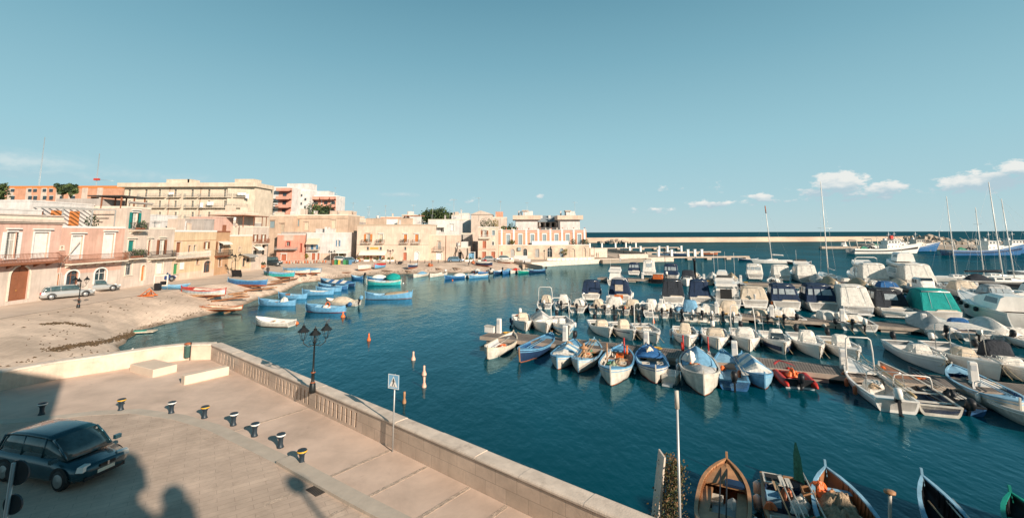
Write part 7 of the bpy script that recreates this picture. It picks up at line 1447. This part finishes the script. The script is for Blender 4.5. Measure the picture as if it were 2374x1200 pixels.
# tall pole and ivy at the quay
q=PY(1570,1200,12.8); p=PY(1568,905,12.8); b=MB(); b.tube([(q.x+.02,12.8,-.6),(p.x,12.8,p.z-.45)],.036,M_galv,8); b.tube([(p.x,12.8,p.z-.45),(p.x,12.8,p.z)],.06,BP['oldwhite'],8); o=b.build('flag_pole'); tag(o,'tall thin pale pole with a thicker white tip rising over the quay wall','pole')
t_=T('ivy_pier','narrow leaning masonry pier overgrown with ivy beside the tall pole','wall',(4.4,13.2,-.4)); a=PY(1541,1060,13.2)-Vector((4.4,13.2,-.4)); c_=PY(1523,1215,13.2)-Vector((4.4,13.2,-.4)); b=MB(); d=c_-a; k=(0-a.z)/d.z
e_=a+d*k; b.loft([[(e_.x,0,0),(e_.x+.10,0,0),(e_.x+.10,.5,0),(e_.x,.5,0)],[(c_.x,0,c_.z),(c_.x+.09,0,c_.z),(c_.x+.09,.5,c_.z),(c_.x,.5,c_.z)],[(a.x-.01,0,a.z),(a.x+.03,0,a.z),(a.x+.03,.5,a.z),(a.x-.01,.5,a.z)]],M_ledge,True,True); b.build('pier',t_); b=MB(); rn=random.Random(12)
M_ivy1=mat('ivy_olive',(.10,.085,.03),.7,.5,6); M_ivy2=mat('ivy_brown',(.17,.10,.05),.7,.5,6); M_ivy3=mat('ivy_green',(.045,.065,.022),.7,.5,6)
for i in range(4200):
    z=rn.uniform(.2,1)**.75*(a.z-.12); f=z/a.z; xc=lerp(e_.x+.10,a.x+.16,f)+.2; x=xc+rn.gauss(0,.15)*(1.25-.45*f); y=rn.uniform(-.3,.6)
    if rn.random()<.05: x+=rn.uniform(-.35,.1); 
    s_=rn.uniform(.018,.042); d1=Vector((rn.gauss(0,1),rn.gauss(0,1),rn.gauss(0,1))).normalized(); e1_=d1.orthogonal().normalized(); f1=d1.cross(e1_); pp_=Vector((x,y,z)); b.add([pp_-e1_*s_,pp_+f1*s_*.7,pp_+e1_*s_,pp_-f1*s_*.7],[(0,1,2,3)],(M_ivy1,M_ivy2,M_ivy3)[rn.randrange(3)])
b.build('foliage',t_)
# mooring bollards on the quay
M_bol=mat('bollard_paint',(.02,.035,.05),.45,.2,4); M_yel=mat('band_yellow',(.75,.42,.04),.5,.1,4)
bp_=None
for i,(u,v,c_,lab) in enumerate(((96,960,'w','darkest bollard in the shadow left of the car roof'),(280,950,'y','bollard with a yellow band straight above the dark car'),(397,957,'w','bollard with a white band left of the middle of the arc'),(474,968,'y','second yellow banded bollard from the left'),(541,985,'w','white banded bollard in the middle of the arc'),(590,1010,'w','white banded bollard third from the kerb end'),(650,1036,'w','white banded bollard next to the last one'),(699,1076,'y','yellow banded bollard nearest the camera by the kerb'))):
    t_=T('mooring_bollard',lab,'bollard',P(u,v,QZ),0,'bollards along the quay road'); b=MB(); b.lathe([(.13,0),(.11,.05),(.085,.12),(.085,.28),(.11,.36),(.165,.42)],M_bol,14); b.build('shaft',t_)
    b=MB(); b.lathe([(.168,.43),(.174,.435),(.174,.462),(.17,.475)],M_yel if c_=='y' else M_sw,14); b.build('band',t_); b=MB(); b.lathe([(.168,.4752),(.15,.50),(.02,.515)],M_bol,14); b.build('cap',t_)
# litter bin at the parapet
q=P(433,834,QZ); t_=T('litter_bin','green grey litter bin with a rusty hood standing against the curved parapet','litter bin',q,R(-10)); b=MB(); b.lathe([(.15,.15),(.19,.2),(.2,.85),(.21,.86),(.21,.9),(.18,.9)],mat('bin_green',(.05,.12,.11),.5,.3,4),12); b.build('bin',t_); b=MB(); b.tube([(0.23,0,0),(0.23,0,1.12)],.025,M_iron,6); b.lathe([(.22,1.0),(.2,1.06),(.03,1.1)],BP['rust'],12); b.build('hood',t_)
# round sign seen from behind, near the left bottom corner
p0_=PY(4,1195,8.2); p1_=PY(28,1072,8.2); t_=T('road_sign','dark round road signs seen from behind on a pale pole at the left edge','sign',(p0_.x,8.2,QZ)); 
b=MB(); b.tube([(-.05,0,0),(p1_.x-p0_.x+.03,0,p1_.z-QZ)],.03,M_galv,8); b.build('pole',t_)
for u,v,r in ((33,1098,.2),(22,1172,.16)): q=PY(u,v,8.2); b=MB(); n=16; b.loft([[(q.x-p0_.x+r*math.cos(2*math.pi*k/n),y,q.z-QZ+r*math.sin(2*math.pi*k/n)) for k in range(n)] for y in (.04,.07)],M_bol,True,True); b.build('sign_plate',t_)
# ---------------------------------------------------------------- cars
M_tyre=M_rub; M_rim=mat('wheel_rim',(.45,.45,.45),.35,.1,3,metal=.8); M_hl=mat('headlight',(.72,.70,.66),.15,.1,6,spec=.8); M_tl=mat('tail_light',(.45,.02,.015),.2,.1,4); M_num=mat('number_plate',(.75,.70,.58),.5,.05,3)
M_cargl=mat('car_glass',(.05,.09,.10),.05,.4,3,spec=1.)
def carpaint(n,c): return mat('car_'+n,c,.25,.04,2,metal=.35,coat=.8)
CPN=dict(silver=carpaint('silver',(.42,.43,.43)),dark=carpaint('dark',(.015,.065,.09)),blue=carpaint('blue',(.02,.06,.20)),grey=carpaint('grey',(.30,.31,.30)),black=carpaint('black',(.02,.03,.035)),white=carpaint('white',(.72,.72,.70)),lblue=carpaint('lblue',(.18,.30,.42)))
def car(label,u,v,z,hd,kind='estate',col='silver',L=4.4,W=1.72,H=1.48,grp='parked cars along the harbour street',pos=None,wheels=True):
    t_=T('parked_car',label,'car',pos or G(u,v),R(hd),grp); m=CPN[col]
    prof={'estate':(.07,.80,.965,.66,.42),'hatch':(.06,.74,.97,.60,.36),'mpv':(.06,.80,.97,.63,.27),'sedan':(.20,.72,.975,.62,.45),'van':(.03,.84,.97,.74,.28)}[kind]
    r0,r1,_,rf,hood=prof
    bel=.62*H*.98; b=MB(); rings=[]
    xs=[(-.5,.44,.62),(-.49,.30,.9),(-.47,.26,.96),(-.40,.22,1.),(-.2,.2,1.),(0.,.2,1.),(.2,.2,1.),(.33,.21,.99),(.42,.24,.93),(.47,.28,.84),(.5,.36,.62)]
    for f,zb,w in xs:
        x=f*L; zt=bel-.02 if f<.1 else lerp(bel-.02,bel*.74,smooth((f-.12)/.38)); 
        if f<=-.49: zt=bel*.93
        y=W/2*w; rings.append([(x,-y*.9,zb),(x,-y,zb+.12),(x,-y*1.0,(zb+zt)*.52),(x,-y*.985,zt-.1),(x,-y*.90,zt),(x,0,zt+.025),(x,y*.90,zt),(x,y*.985,zt-.1),(x,y,(zb+zt)*.52),(x,y,zb+.12),(x,y*.9,zb)])
    b.loft(rings,m,True,True,True); b.build('body',t_)
    # glasshouse: tapered loft of glass with painted roof and pillars
    xr0=-.5*L+r0*L; xrf=-.5*L+rf*L+.0; xw=.5*L-hood*L*.62; W2=W*.44; W3=W*.36
    xa=-.5*L+.02*L if kind!='sedan' else -.5*L+.13*L
    gl=[(xa+.03,W2*.90,bel-.03,bel-.02),(xr0+.10,W2*.97,bel-.03,H-.13),(xr0+.45,W2,bel-.03,H-.055),((xr0+xrf)/2,W2*1.01,bel-.03,H-.02),(xrf-.3,W2,bel-.03,H-.045),(xrf,W2*.98,bel-.04,H-.10),(lerp(xrf,xw,.5),W2*.95,bel-.06,lerp(H-.10,bel,.44)),(xw,W2*.88,bel-.09,bel-.05)]
    b=MB(); rr=[]
    for x,w,z0,z1 in gl: k=(z1-z0)/(H-bel+.01); w3=w*lerp(1,.84,k); e_=.10*(1 if x>xrf-.01 or x<xr0+.2 else .0); sx=1 if x>0 else -1; rr.append([(x-e_*sx,-w,z0),(x-e_*sx,-lerp(w,w3,.5)*1.02,lerp(z0,z1,.5)),(x-e_*sx,-w3,z1),(x-e_*sx*.3,-w3*.6,z1+.025*k),(x,0,z1+.035*k),(x-e_*sx*.3,w3*.6,z1+.025*k),(x-e_*sx,w3,z1),(x-e_*sx,lerp(w,w3,.5)*1.02,lerp(z0,z1,.5)),(x-e_*sx,w,z0)])
    b.loft(rr,M_cargl,True,True,True); b.build('windows',t_)
    b=MB(); rr=[]
    for x,w,z0,z1 in gl[1:6]: w3=w*.865; rr.append([(x,-w3*1.01,z1-.05),(x,-w3,z1+.01),(x,-w3*.85,z1+.035),(x,-w3*.5,z1+.05),(x,w3*.5,z1+.05),(x,w3*.85,z1+.035),(x,w3,z1+.01),(x,w3*1.01,z1-.05)])
    b.loft(rr,m,True,True,True); b.build('roof',t_)
    for sg in(-1,1):
        def pil(i,j,f=0,g=0,r=.03):
            b=MB()
            a=gl[i];c_=gl[j]; k0=(a[3]-a[2])/(H-bel); k1=(c_[3]-c_[2])/(H-bel); b.tube([(a[0]+f,sg*a[1]*lerp(1,.84,k0)*1.0,a[3]),(c_[0]+g,sg*c_[1]*lerp(1,.84,k1),c_[3])],r,m,5); b.build('pillar',t_)
        pil(0,1,r=.04); pil(5,6,0,-.08,.035); pil(6,7,-.08,-.1,.035)
        for x in ((xr0+xrf)/2-.05,xrf-.25 if kind in('mpv','van') else xr0+.5): b=MB(); b.tube([(x,sg*(W2+.004),bel-.03),(x-.02,sg*(W2*.85+.004),H-.06)],.03,m if kind!='hatch' else M_rub,5); b.build('pillar',t_)
    wr=.31
    for fx in (-.30,.31):
        for sg in(-1,1):
            y=sg*(W/2-.085); x=fx*L; b=MB(); n=18
            b.loft([[(x+r_*math.cos(2*math.pi*k/n),y+o,wr+r_*math.sin(2*math.pi*k/n)) for k in range(n)] for r_,o in ((wr*.9,-.1),(wr,-.07),(wr,.07),(wr*.92,.1*1))],M_tyre,True,True,True); o_=b.build('wheel',t_)
            b=MB(); yo=y+sg*.102; b.loft([[(x+r_*math.cos(2*math.pi*k/n),yo+o,wr+r_*math.sin(2*math.pi*k/n)) for k in range(n)] for r_,o in ((wr*.66,0),(wr*.6,sg*.008),(wr*.15,sg*-.0),(.02,sg*.012))],M_rim,True,True,True); b.build('rim',o_)
            b=MB(); n=14; b.loft([[(x+r_*math.cos(math.pi*k/n),sg*(W/2+.004),wr+r_*math.sin(math.pi*k/n)) for k in range(n+1)] for r_ in (wr+.09,wr+.0)],M_rub,False,False); b.build('wheel_arch',t_)
    for sg in(-1,1):
        b=MB(); b.obox((L*.462,sg*W*.335,bel*.72),(.22,.36,.15),sg*-.35,M_hl,0,.0,.8); b.build('headlight',t_)
        b=MB(); b.obox((-L*.488,sg*W*.40,bel*.80),(.10,.16,.26 if kind!='sedan' else .14),0,M_tl); b.build('tail_light',t_)
        b=MB(); b.obox((xw-.25,sg*(W/2+.09),bel+.03),(.12,.2,.13),0,m); b.build('mirror',t_)
    b=MB(); b.obox((L*.497,0,.42),(.03,.52,.11),0,M_num); b.build('number_plate',t_); b=MB(); b.obox((-L*.497,0,bel*.7),(.03,.52,.11),0,M_num); b.build('number_plate',t_)
    b=MB(); b.obox((L*.492,0,bel*.66),(.05,.56,.14),0,M_rim); b.obox((L*.51,0,bel*.66),(.03,.46,.09),0,M_rub); b.obox((L*.515,0,bel*.66),(.04,.05,.12),0,M_rim); b.build('grille',t_)
    b=MB(); b.obox((L*.485,0,.31),(.08,W*.7,.1),0,M_rub); b.obox((-L*.49,0,.36),(.06,W*.74,.12),0,M_rub); b.build('bumper_trim',t_); return t_
pc=(P(153,1136,QZ)+P(288,1066,QZ))/2
t_=car('dark teal people carrier parked in the shade at the left corner of the quay',0,0,0,-14,'mpv','dark',4.05,1.72,1.47,None,Vector((-15.45,16.65,QZ+.007)))
SL=lambda u,v: P(u,v,2.12)
car('silver estate car parked nearest the brown arched portal',153,690,2.05,58,'estate','silver',4.6,1.75,1.48)
car('silver saloon car parked in front of the arched windows',224,675,2.05,58,'sedan','silver',4.3,1.7,1.42)
car('small dark blue hatchback parked beside the white notice board',370,652,2.05,66,'hatch','blue',3.8,1.62,1.5)
car('silver estate car parked by the green shop front',411,641,2.05,60,'estate','grey',4.3,1.7,1.5)
car('black van parked in front of the dark alley by the red house',628,615,2.02,20,'van','black',4.6,1.85,1.9)
car('white blue small car beside the tent right of the waste bins',813,609,1.9,15,'hatch','lblue',3.9,1.6,1.45)
car('white car inside the tent by the white house',792,606,1.9,0,'hatch','white',3.9,1.6,1.45)
car('light blue estate car parked under the bare vine house',1056,607,1.75,5,'estate','lblue',4.3,1.7,1.45)
car('silver car parked before the brown doors of the corner house',1136,605,1.6,2,'sedan','silver',4.5,1.7,1.45)
car('white car parked left of the ramp by the long stone building',1172,604,1.55,4,'hatch','white',4.2,1.7,1.5)
# ---------------------------------------------------------------- beach and street things
def simple(name,label,cat,p,fn,rz=0.,grp=None): b=MB(); fn(b); return tag(b.build(name),label,cat,grp,p,rz)
simple('timber_frame','rusty orange timber winch frame lying on the left beach','winch',G(343,687),lambda b:(b.tube([(-.9,-.4,.1),(.9,-.3,.15)],.07,BP['orange'],5),b.tube([(-.9,.4,.1),(.9,.3,.15)],.07,BP['orange'],5),b.tube([(-.6,-.5,.1),(.1,0,.9),(.6,.5,.1)],.06,BP['orange'],5),b.tube([(.1,-.4,.1),(.3,0,.7),(.1,.4,.1)],.06,BP['orange'],5),b.lathe([(.2,.1),(.2,.5)],BP['rust'],8,(0,0,0))))
t_=T('notice_board','pale empty notice board frame on two posts on the left beach','board',G(371,672),R(20)); b=MB(); b.box(-.75,-.03,.5,.75,.03,.62,CP['cream']); b.box(-.75,-.03,1.78,.75,.03,1.9,CP['cream']); b.box(-.75,-.03,.62,-.63,.03,1.78,CP['cream']); b.box(.63,-.03,.62,.75,.03,1.78,CP['cream']); b.build('frame',t_)
for x in(-.75,.75): b=MB(); b.tube([(x,0,0),(x,0,2.)],.035,M_galv,6); b.build('post',t_)
for u,v,lab in ((365,673,'left black bin below the notice board'),(379,668,'right black bin below the notice board')): simple('rubbish_bin',lab,'bin',G(u,v),lambda b:b.obox((0,0,.45),(.5,.5,.9),0,BP['black'],0,0,1.15))
simple('display_board','dark sloping display board at the foot of a street lamp on the beach','board',G(548,642),lambda b:(b.obox((0,0,.65),(1.6,.1,1.1),0,BP['black'],.35),b.box(-.7,-.1,0,-.6,.3,.6,BP['black']),b.box(.6,-.1,0,.7,.3,.6,BP['black'])))
rn=random.Random(5); k=0
for (u0,v0,u1,v1,z) in ((447,686,497,699,.6),(490,699,575,706,.35),(530,683,570,687,.8),(566,675,610,681,.6),(540,686,572,694,.5),(606,663,668,667,.7),(628,654,670,657,.8),(660,653,690,650,.7),(600,672,640,677,.5),(885,627,905,636,.6),(940,628,948,634,.5),(1010,622,1018,628,.8),(1050,621,1062,630,.6),(793,632,812,636,.8)):
    a,c_=G(u0,v0),G(u1,v1); d=c_-a; lab=['end','middle','upper','lower','first','second','third','fourth','fifth','sixth','seventh','eighth','ninth','tenth'][k]; k+=1
    simple('slipway_timber',('brown slipway timber lying on the beach near the '+['white lined boat','half afloat hull','white lined boat, inner one','blue topped boat','blue topped boat, lower one','turquoise boat','person on the beach','blue covered boats','water below the blue topped boat','red covered boat','small blue hauled boat','ochre fronted house','vine house','street lamp of the white house'][k-1]),'timber',a,lambda b:(b.obox((d.length/2,0,.06),(d.length,.22,.14),0,BP['wood' if k%2 else 'brown']),b.obox((d.length/2,.5,.05),(d.length*.9,.18,.12),0.06,BP['brown'])),math.atan2(d.y,d.x),'slipway timbers on the beach')
simple('beached_board','green and cream board lying at the beach tip beside the water','board',G(314,770),lambda b:(b.obox((0,0,.05),(3.2,1.,.08),0,BP['cream']),b.obox((-.2,.1,.12),(2.,.5,.06),0,BP['green'])),.3)
# people
def person(label,u,v,z,hd,top='black',leg='navy',skin=(.42,.26,.19),lean=0.,stride=.16,arm=0.,hair='black',H=1.7):
    t_=T('person',label,'person',G(u,v),R(hd)); k=H/1.7; ms=mat('skin',skin,.6,.05,3); mt=BP[top]; ml=BP[leg]
    b=MB()
    def limb(p,r,m,n=8): b.tube([(x*k,y*k,z_*k) for x,y,z_ in p],[q*k for q in r],m,n)
    for sg in(-1,1): s_=stride*sg; limb([(0,.09*sg,.92),(s_*.6+.03,.095*sg,.5),(s_,.1*sg,.08),(s_+.1,.1*sg,.03)],[.085,.06,.042,.035],ml)
    b.loft([[(lean*z_*.3+dx*k+ (.10*w*math.cos(a))*k,.17*w*math.sin(a)*k,z_*k) for a in [q*math.pi/5 for q in range(10)]] for z_,w,dx in ((.84,.9,0),(.95,1.05,0),(1.1,.85,0),(1.3,1.1,.01),(1.42,1.05,0),(1.48,.45,0))],mt,True,True,True)
    for sg in(-1,1): limb([(lean*.4,.19*sg,1.4),(-.05*sg+arm*.1+lean*.3,.25*sg,1.15),(.1+arm*.2,.22*sg,.92+arm*.15)],[.05,.042,.03],mt); b.ball(((.12+arm*.2)*k,.22*sg*k,(.88+arm*.15)*k),.045*k,ms,6,1.3)
    limb([(lean*.44,0,1.46),(lean*.46,0,1.54)],[.05,.05],ms); b.ball((.01+lean*.47,0,1.62*k),.095*k,ms,10,1.2); b.obox((.105*k+lean*.47,0,1.61*k),(.03,.02,.04),0,ms); o=b.build('body',t_)
    b=MB(); b.ball((-.015+lean*.47,0,1.655*k),.103*k,BP[hair],10,1.); b.build('hair',t_); return t_
person('person in dark clothes walking up the beach beside the turquoise boat',620,640,1.4,120,'black','black')
person('dark dressed person standing at the white door of the seafront building',975,602.5,1.85,200,'black','navy',stride=.05)
person('person in dark clothes walking on the promenade before the terrace wall, left of a pair',1383,597.5,1.2,180,'black','black'); person('second person of the walking pair before the terrace wall',1387,597.5,1.2,180,'black','brown')
person('person in pale clothes standing by the kerb of the promenade',1438,607,1.2,90,'oldwhite','grey',stride=.05)
person('dark dressed person sitting low against the ramp wall by the green boat',1216,617,.9,200,'black','black',stride=.3,H=1.4)
person('person bending over gear on the beach left of the white covered boat',1086,617,1.1,10,'black','black',lean=.6,arm=1.)
# planters and small street things in front of the houses
def planter(u,v,z,L_,lab,m=(M_leaf,),box='white',h=.5,hd=0.,grp='planters in front of the houses',fh=.5):
    t_=T('planter',lab,'planter',G(u,v),R(hd),grp); b=MB(); b.obox((0,0,h/2),(L_,.5,h),0,BP[box] if box in BP else box,0,0,1.06); b.build('box',t_); b=MB(); rn=random.Random(int(u))
    n=max(1,int(L_/.7))
    for k in range(n): leafblob(b,((-L_/2+L_*(k+.5)/n),0,h+fh*.6),fh*.8,m[k%len(m)],90,.13,.9,rn)
    b.build('plants',t_); return t_
for u,v,lab,L_,bx,ms in ((505,630,'terracotta pot with a round shrub beside the arched gateway',.8,M_terra,(M_leaf,)),(551,621,'long terracotta planter left of the shop with the grey awning',2.6,M_terra,(M_leaf,M_leafd)),(590,620,'long terracotta planter right of the shop with the grey awning',4.2,M_terra,(M_leaf,M_leafd)),
 (831,606,'planter at the left corner of the seafront building',1.,'rust',(M_leafy,M_leaf)),(850,606,'white planter under the left part of the long awning',1.4,'white',(M_leaf,)),(872,606,'white planter under the middle of the long awning',1.4,'white',(M_leafd,M_leaf)),(888,606,'white planter under the right part of the long awning',1.2,'white',(M_leaf,)),(905,606,'large white planter beside the lamp before the seafront building',1.9,'white',(M_leaf,M_leafy)),
 (1087,606,'white trough with plants by the white frame near the vine house',2.,'white',(M_leaf,)),(1112,606,'tall white pot before the corner house',.7,'white',(M_leafd,))):
    planter(u,v,1.95 if u<900 else 1.75,L_,lab,ms,bx)
for i,(u,v,h_,lab,ms) in enumerate(((626,606,2.,'small yellowish tree left of the red house porch',(M_leafy,M_leaf)),(643,608,1.8,'small yellowish tree right in front of the red house',(M_leafy,M_leafy)),(656,609,1.9,'dark green potted cypress shrub before the red house porch',(M_leafd,M_leaf)),(710,606,1.6,'yellow leaved small tree before the white house corner',(M_leafy,M_leaf)),(785,605,1.8,'yellow green bush before the white tent, left one',(M_leafy,M_leaf)),(794,605,1.7,'yellow green bush before the white tent, right one',(M_leafy,M_leaf)),(1309,600,2.6,'bushy half bare tree in front of the long stone building',(M_leafy,M_leaf)))):
    p=G(u,v); tree(lab,p,h_*.45,h_*.42,260,.16,60+i,ms,'small_tree',1.,.07)
# market tables / stools by the red house
rn=random.Random(15); pos_l=['leftmost','second','third','fourth','fifth','sixth','seventh','eighth','last']
for k in range(9):
    u=668+k*10.5; p=G(u,611-k*.3); c_=('orange','oldwhite','rust','cream')[k%4]; t_=T('cafe_table',pos_l[k]+' small terrace table counted from the red house porch','table',p,0,'terrace tables before the red and white houses')
    b=MB(); b.box(-.45,-.35,.68,.45,.35,.74,BP['oldwhite']); b.build('table_top',t_)
    for x in(-.35,.35): b=MB(); b.box(x-.04,-.25,0,x+.04,.25,.679,BP[c_]); b.build('leg',t_)
cols_=[('brown','brown'),('dkgreen','green'),('yellow','yellow'),('green2','green'),('blue','ltblue')]
for k,(u,c_,lab) in enumerate(((772,'brown','brown'),(776.5,'green2','dark green'),(780.5,'dkgreen','green'),(785,'yellow','yellow'),(799,'green2','green and white'),(805,'dkgreen','dark green lidded'),(812,'blue','blue'))):
    t_=T('recycling_bin',lab+' wheeled waste bin in the row before the tent','bin',G(u,613),0,'waste bins by the tent'); b=MB(); b.obox((0,0,.52),(.55,.6,1.),0,CP[c_],0,0,1.1); b.build('body',t_); b=MB(); b.obox((0,0,1.08),(.64,.7,.1),0,CP[c_]); b.build('lid',t_)
t_=T('tent','white canvas tent roof on thin posts beside the white house','tent',G(790,605)); b=MB(); b.loft([[(x,-1.8,2.3),(x,-1.,2.75),(x,0,2.9),(x,1.4,2.7),(x,1.4,2.6),(x,-1.8,2.1)] for x in(-2.2,2.2)],FB['white'],True,True); b.build('roof',t_)
for x in(-2.1,0,2.1): b=MB(); b.tube([(x,-1.75,0),(x,-1.75,2.3)],.05,CP['white'],6); b.build('post',t_)
t_=T('pergola_frame','white metal frame with hanging cloths beside the vine house','pergola',G(1091,604)); b=MB()
for x in(-1.1,1.1): b.box(x-.05,-.05,0,x+.05,.05,2.4,CP['white']); b.box(x-.05,1.5,0,x+.05,1.6,2.4,CP['white']); b.box(x-.05,.05,2.3,x+.05,1.5,2.4,CP['white'])
b.box(-1.05,-.05,2.3,1.05,.05,2.4,CP['white']); b.build('frame',t_); b=MB(); b.box(-.9,.6,.4,.9,.65,2.,FB['ltblue']); b.build('cloth',t_)
for k,u in enumerate((917,934,951,968,985,1001,1016,1032)):
    b=MB(); b.lathe([(.08,0),(.07,.8),(.1,.82),(.04,.92)],M_iron,8); tag(b.build('street_bollard'),['first','second','third','fourth','fifth','sixth','seventh','eighth'][k]+' thin dark bollard counted from the lamp before the seafront building','bollard','thin bollards at the street edge',G(u,610-.1*k))
for u,v,c_,lab in ((1122,608,'red','bright red canvas heap on the beach below the corner house'),(1096,611,'rust','rust coloured anchor pile on the beach'),(925,612,'black','dark anchor and chain pile before the seafront building'),(997,617,'rust','small rusty winch on the beach before the ochre house')):
    simple('gear_pile',lab,'gear',G(u,v),lambda b:[b.ball((rn.uniform(-.5,.5),rn.uniform(-.3,.3),.3),rn.uniform(.25,.45),BP[c_],7,1.2,.3,rn) for _ in range(4)])
simple('ramp_wall','dark sloping stone ramp wall between the beach and the promenade','wall',P(1188,607,1.5),lambda b:b.loft([[(0,0,-.6),(0,.5,-.6),(0,.5,.35),(0,0,.35)],[(7.5,-9,-1.8),(7.5,-8.5,-1.8),(7.5,-8.5,-.4),(7.5,-9,-.4)]],M_pier,True,True))
simple('metal_hoarding','pale sheet metal hoarding beside the ramp','hoarding',P(1192,603,1.3),lambda b:(b.box(0,0,0,3.9,.08,1.35,BP['grey']),b.box(0,-.03,.6,3.9,-.001,.68,BP['white'])))
simple('metal_hoarding','tall pale sheet hoarding at the corner of the promenade quay','hoarding',P(1212,612,.6),lambda b:b.box(0,0,0,2.2,.1,1.5,BP['grey']))
# ---------------------------------------------------------------- the building behind the viewpoint: it throws the shade on the quay
M_bh=PM['sand']
t_=T('terrace_building','sand coloured building with a tower and roof pinnacles behind the viewpoint','building',(0,0,0)); b.prism([(-20,-2.5),(.1,-2.),(.1,-30),(-20,-30)],-1,17.6,M_bh); b.build('tower',t_)
b=MB(); b.prism([(.11,-3.),(3,-3.4),(6.2,-5.),(7.8,-7.2),(10.9,-9.3),(16,-12.5),(16,-30),(.11,-30)],-1,14.1,M_bh); b.build('wall',t_); b=MB()
b.prism([(.11,-2.9),(.11,-.9),(9,-.9),(24,-1.8),(60,-6),(60,-30),(16.01,-30),(16.01,-12.48),(10.9,-9.28),(7.8,-7.18),(6.2,-4.98),(3,-3.38)],-1,7.6,M_bh); b.build('terrace',t_)
b=MB(); b.prism([(22.,-2.6),(32,-3.4),(42,-5.8),(60,-9),(60,-30),(22,-30)],7.6,11.3,M_bh); b.build('upper_storey',t_)
for x,y,zt,r in ((8.6,-8.1,15.9,.36),(11.5,-9.8,15.7,.30)):
    b=MB(); b.prism([(x-r,y-r),(x+r,y-r),(x+r,y+r),(x-r,y+r)],14.5,zt-.6,M_bh); b.ball((x,y,zt-.35),r*1.15,M_bh,10,1.2); b.build('pinnacle',t_)
b=MB(); x,y=12.6,-6.4; b.tube([(x,y,7.61),(x,y,13.6)],.07,M_iron,8); b.ball((x,y,13.85),.3,BP['white'],12); tag(b.build('terrace_lamp'),'round globe lamp on a pole on the terrace behind the viewpoint','lamp')
# seaweed and wrack on the beach
M_weed=mat('dry_seaweed',(.10,.065,.035),.9,.4,5,bump=.6)
b=MB(); rn=random.Random(44)
def wrack(path,n,wd,s):
    for i in range(n):
        t=rn.random()*(len(path)-1); k=int(t); f=t-k; u=lerp(path[k][0],path[k+1][0],f)+rn.gauss(0,wd*2.2); v=lerp(path[k][1],path[k+1][1],f)+rn.gauss(0,wd*.35)
        h_=BV.ray_cast(Vector((0,0,CZ)),ray(u,v))
        if h_[0] is None or h_[0].z<.02: continue
        p=h_[0]; r=s*rn.uniform(.4,1.3); a=rn.uniform(0,3.14); ca,sa=math.cos(a),math.sin(a); pts=[]
        for q in range(6): th=q*math.pi/3; x=r*math.cos(th)*rn.uniform(.7,1.5); y=r*.5*math.sin(th)*rn.uniform(.7,1.3); pts.append((p.x+x*ca-y*sa,p.y+x*sa+y*ca,p.z+.015))
        b.add(pts+[(p.x,p.y,p.z+.05+.05*rn.random())],[(q,(q+1)%6,6) for q in range(6)],M_weed)
wrack([(120,812),(180,800),(240,793),(290,780),(330,768)],900,5,.11); wrack([(95,752),(150,748),(205,757)],200,3,.11); wrack([(280,785),(340,758),(430,730),(520,706)],160,5,.08)
wrack([(20,760),(200,720),(420,700),(560,680)],45,22,.10); wrack([(700,648),(800,638),(950,628),(1150,622)],220,4,.16); wrack([(60,800),(140,770),(300,730)],30,20,.09); wrack([(0,850),(120,830),(230,812)],35,14,.10)
struct(b.build('seaweed'),'stuff','brown seaweed and grit scattered over the stone beach')['category']='seaweed'
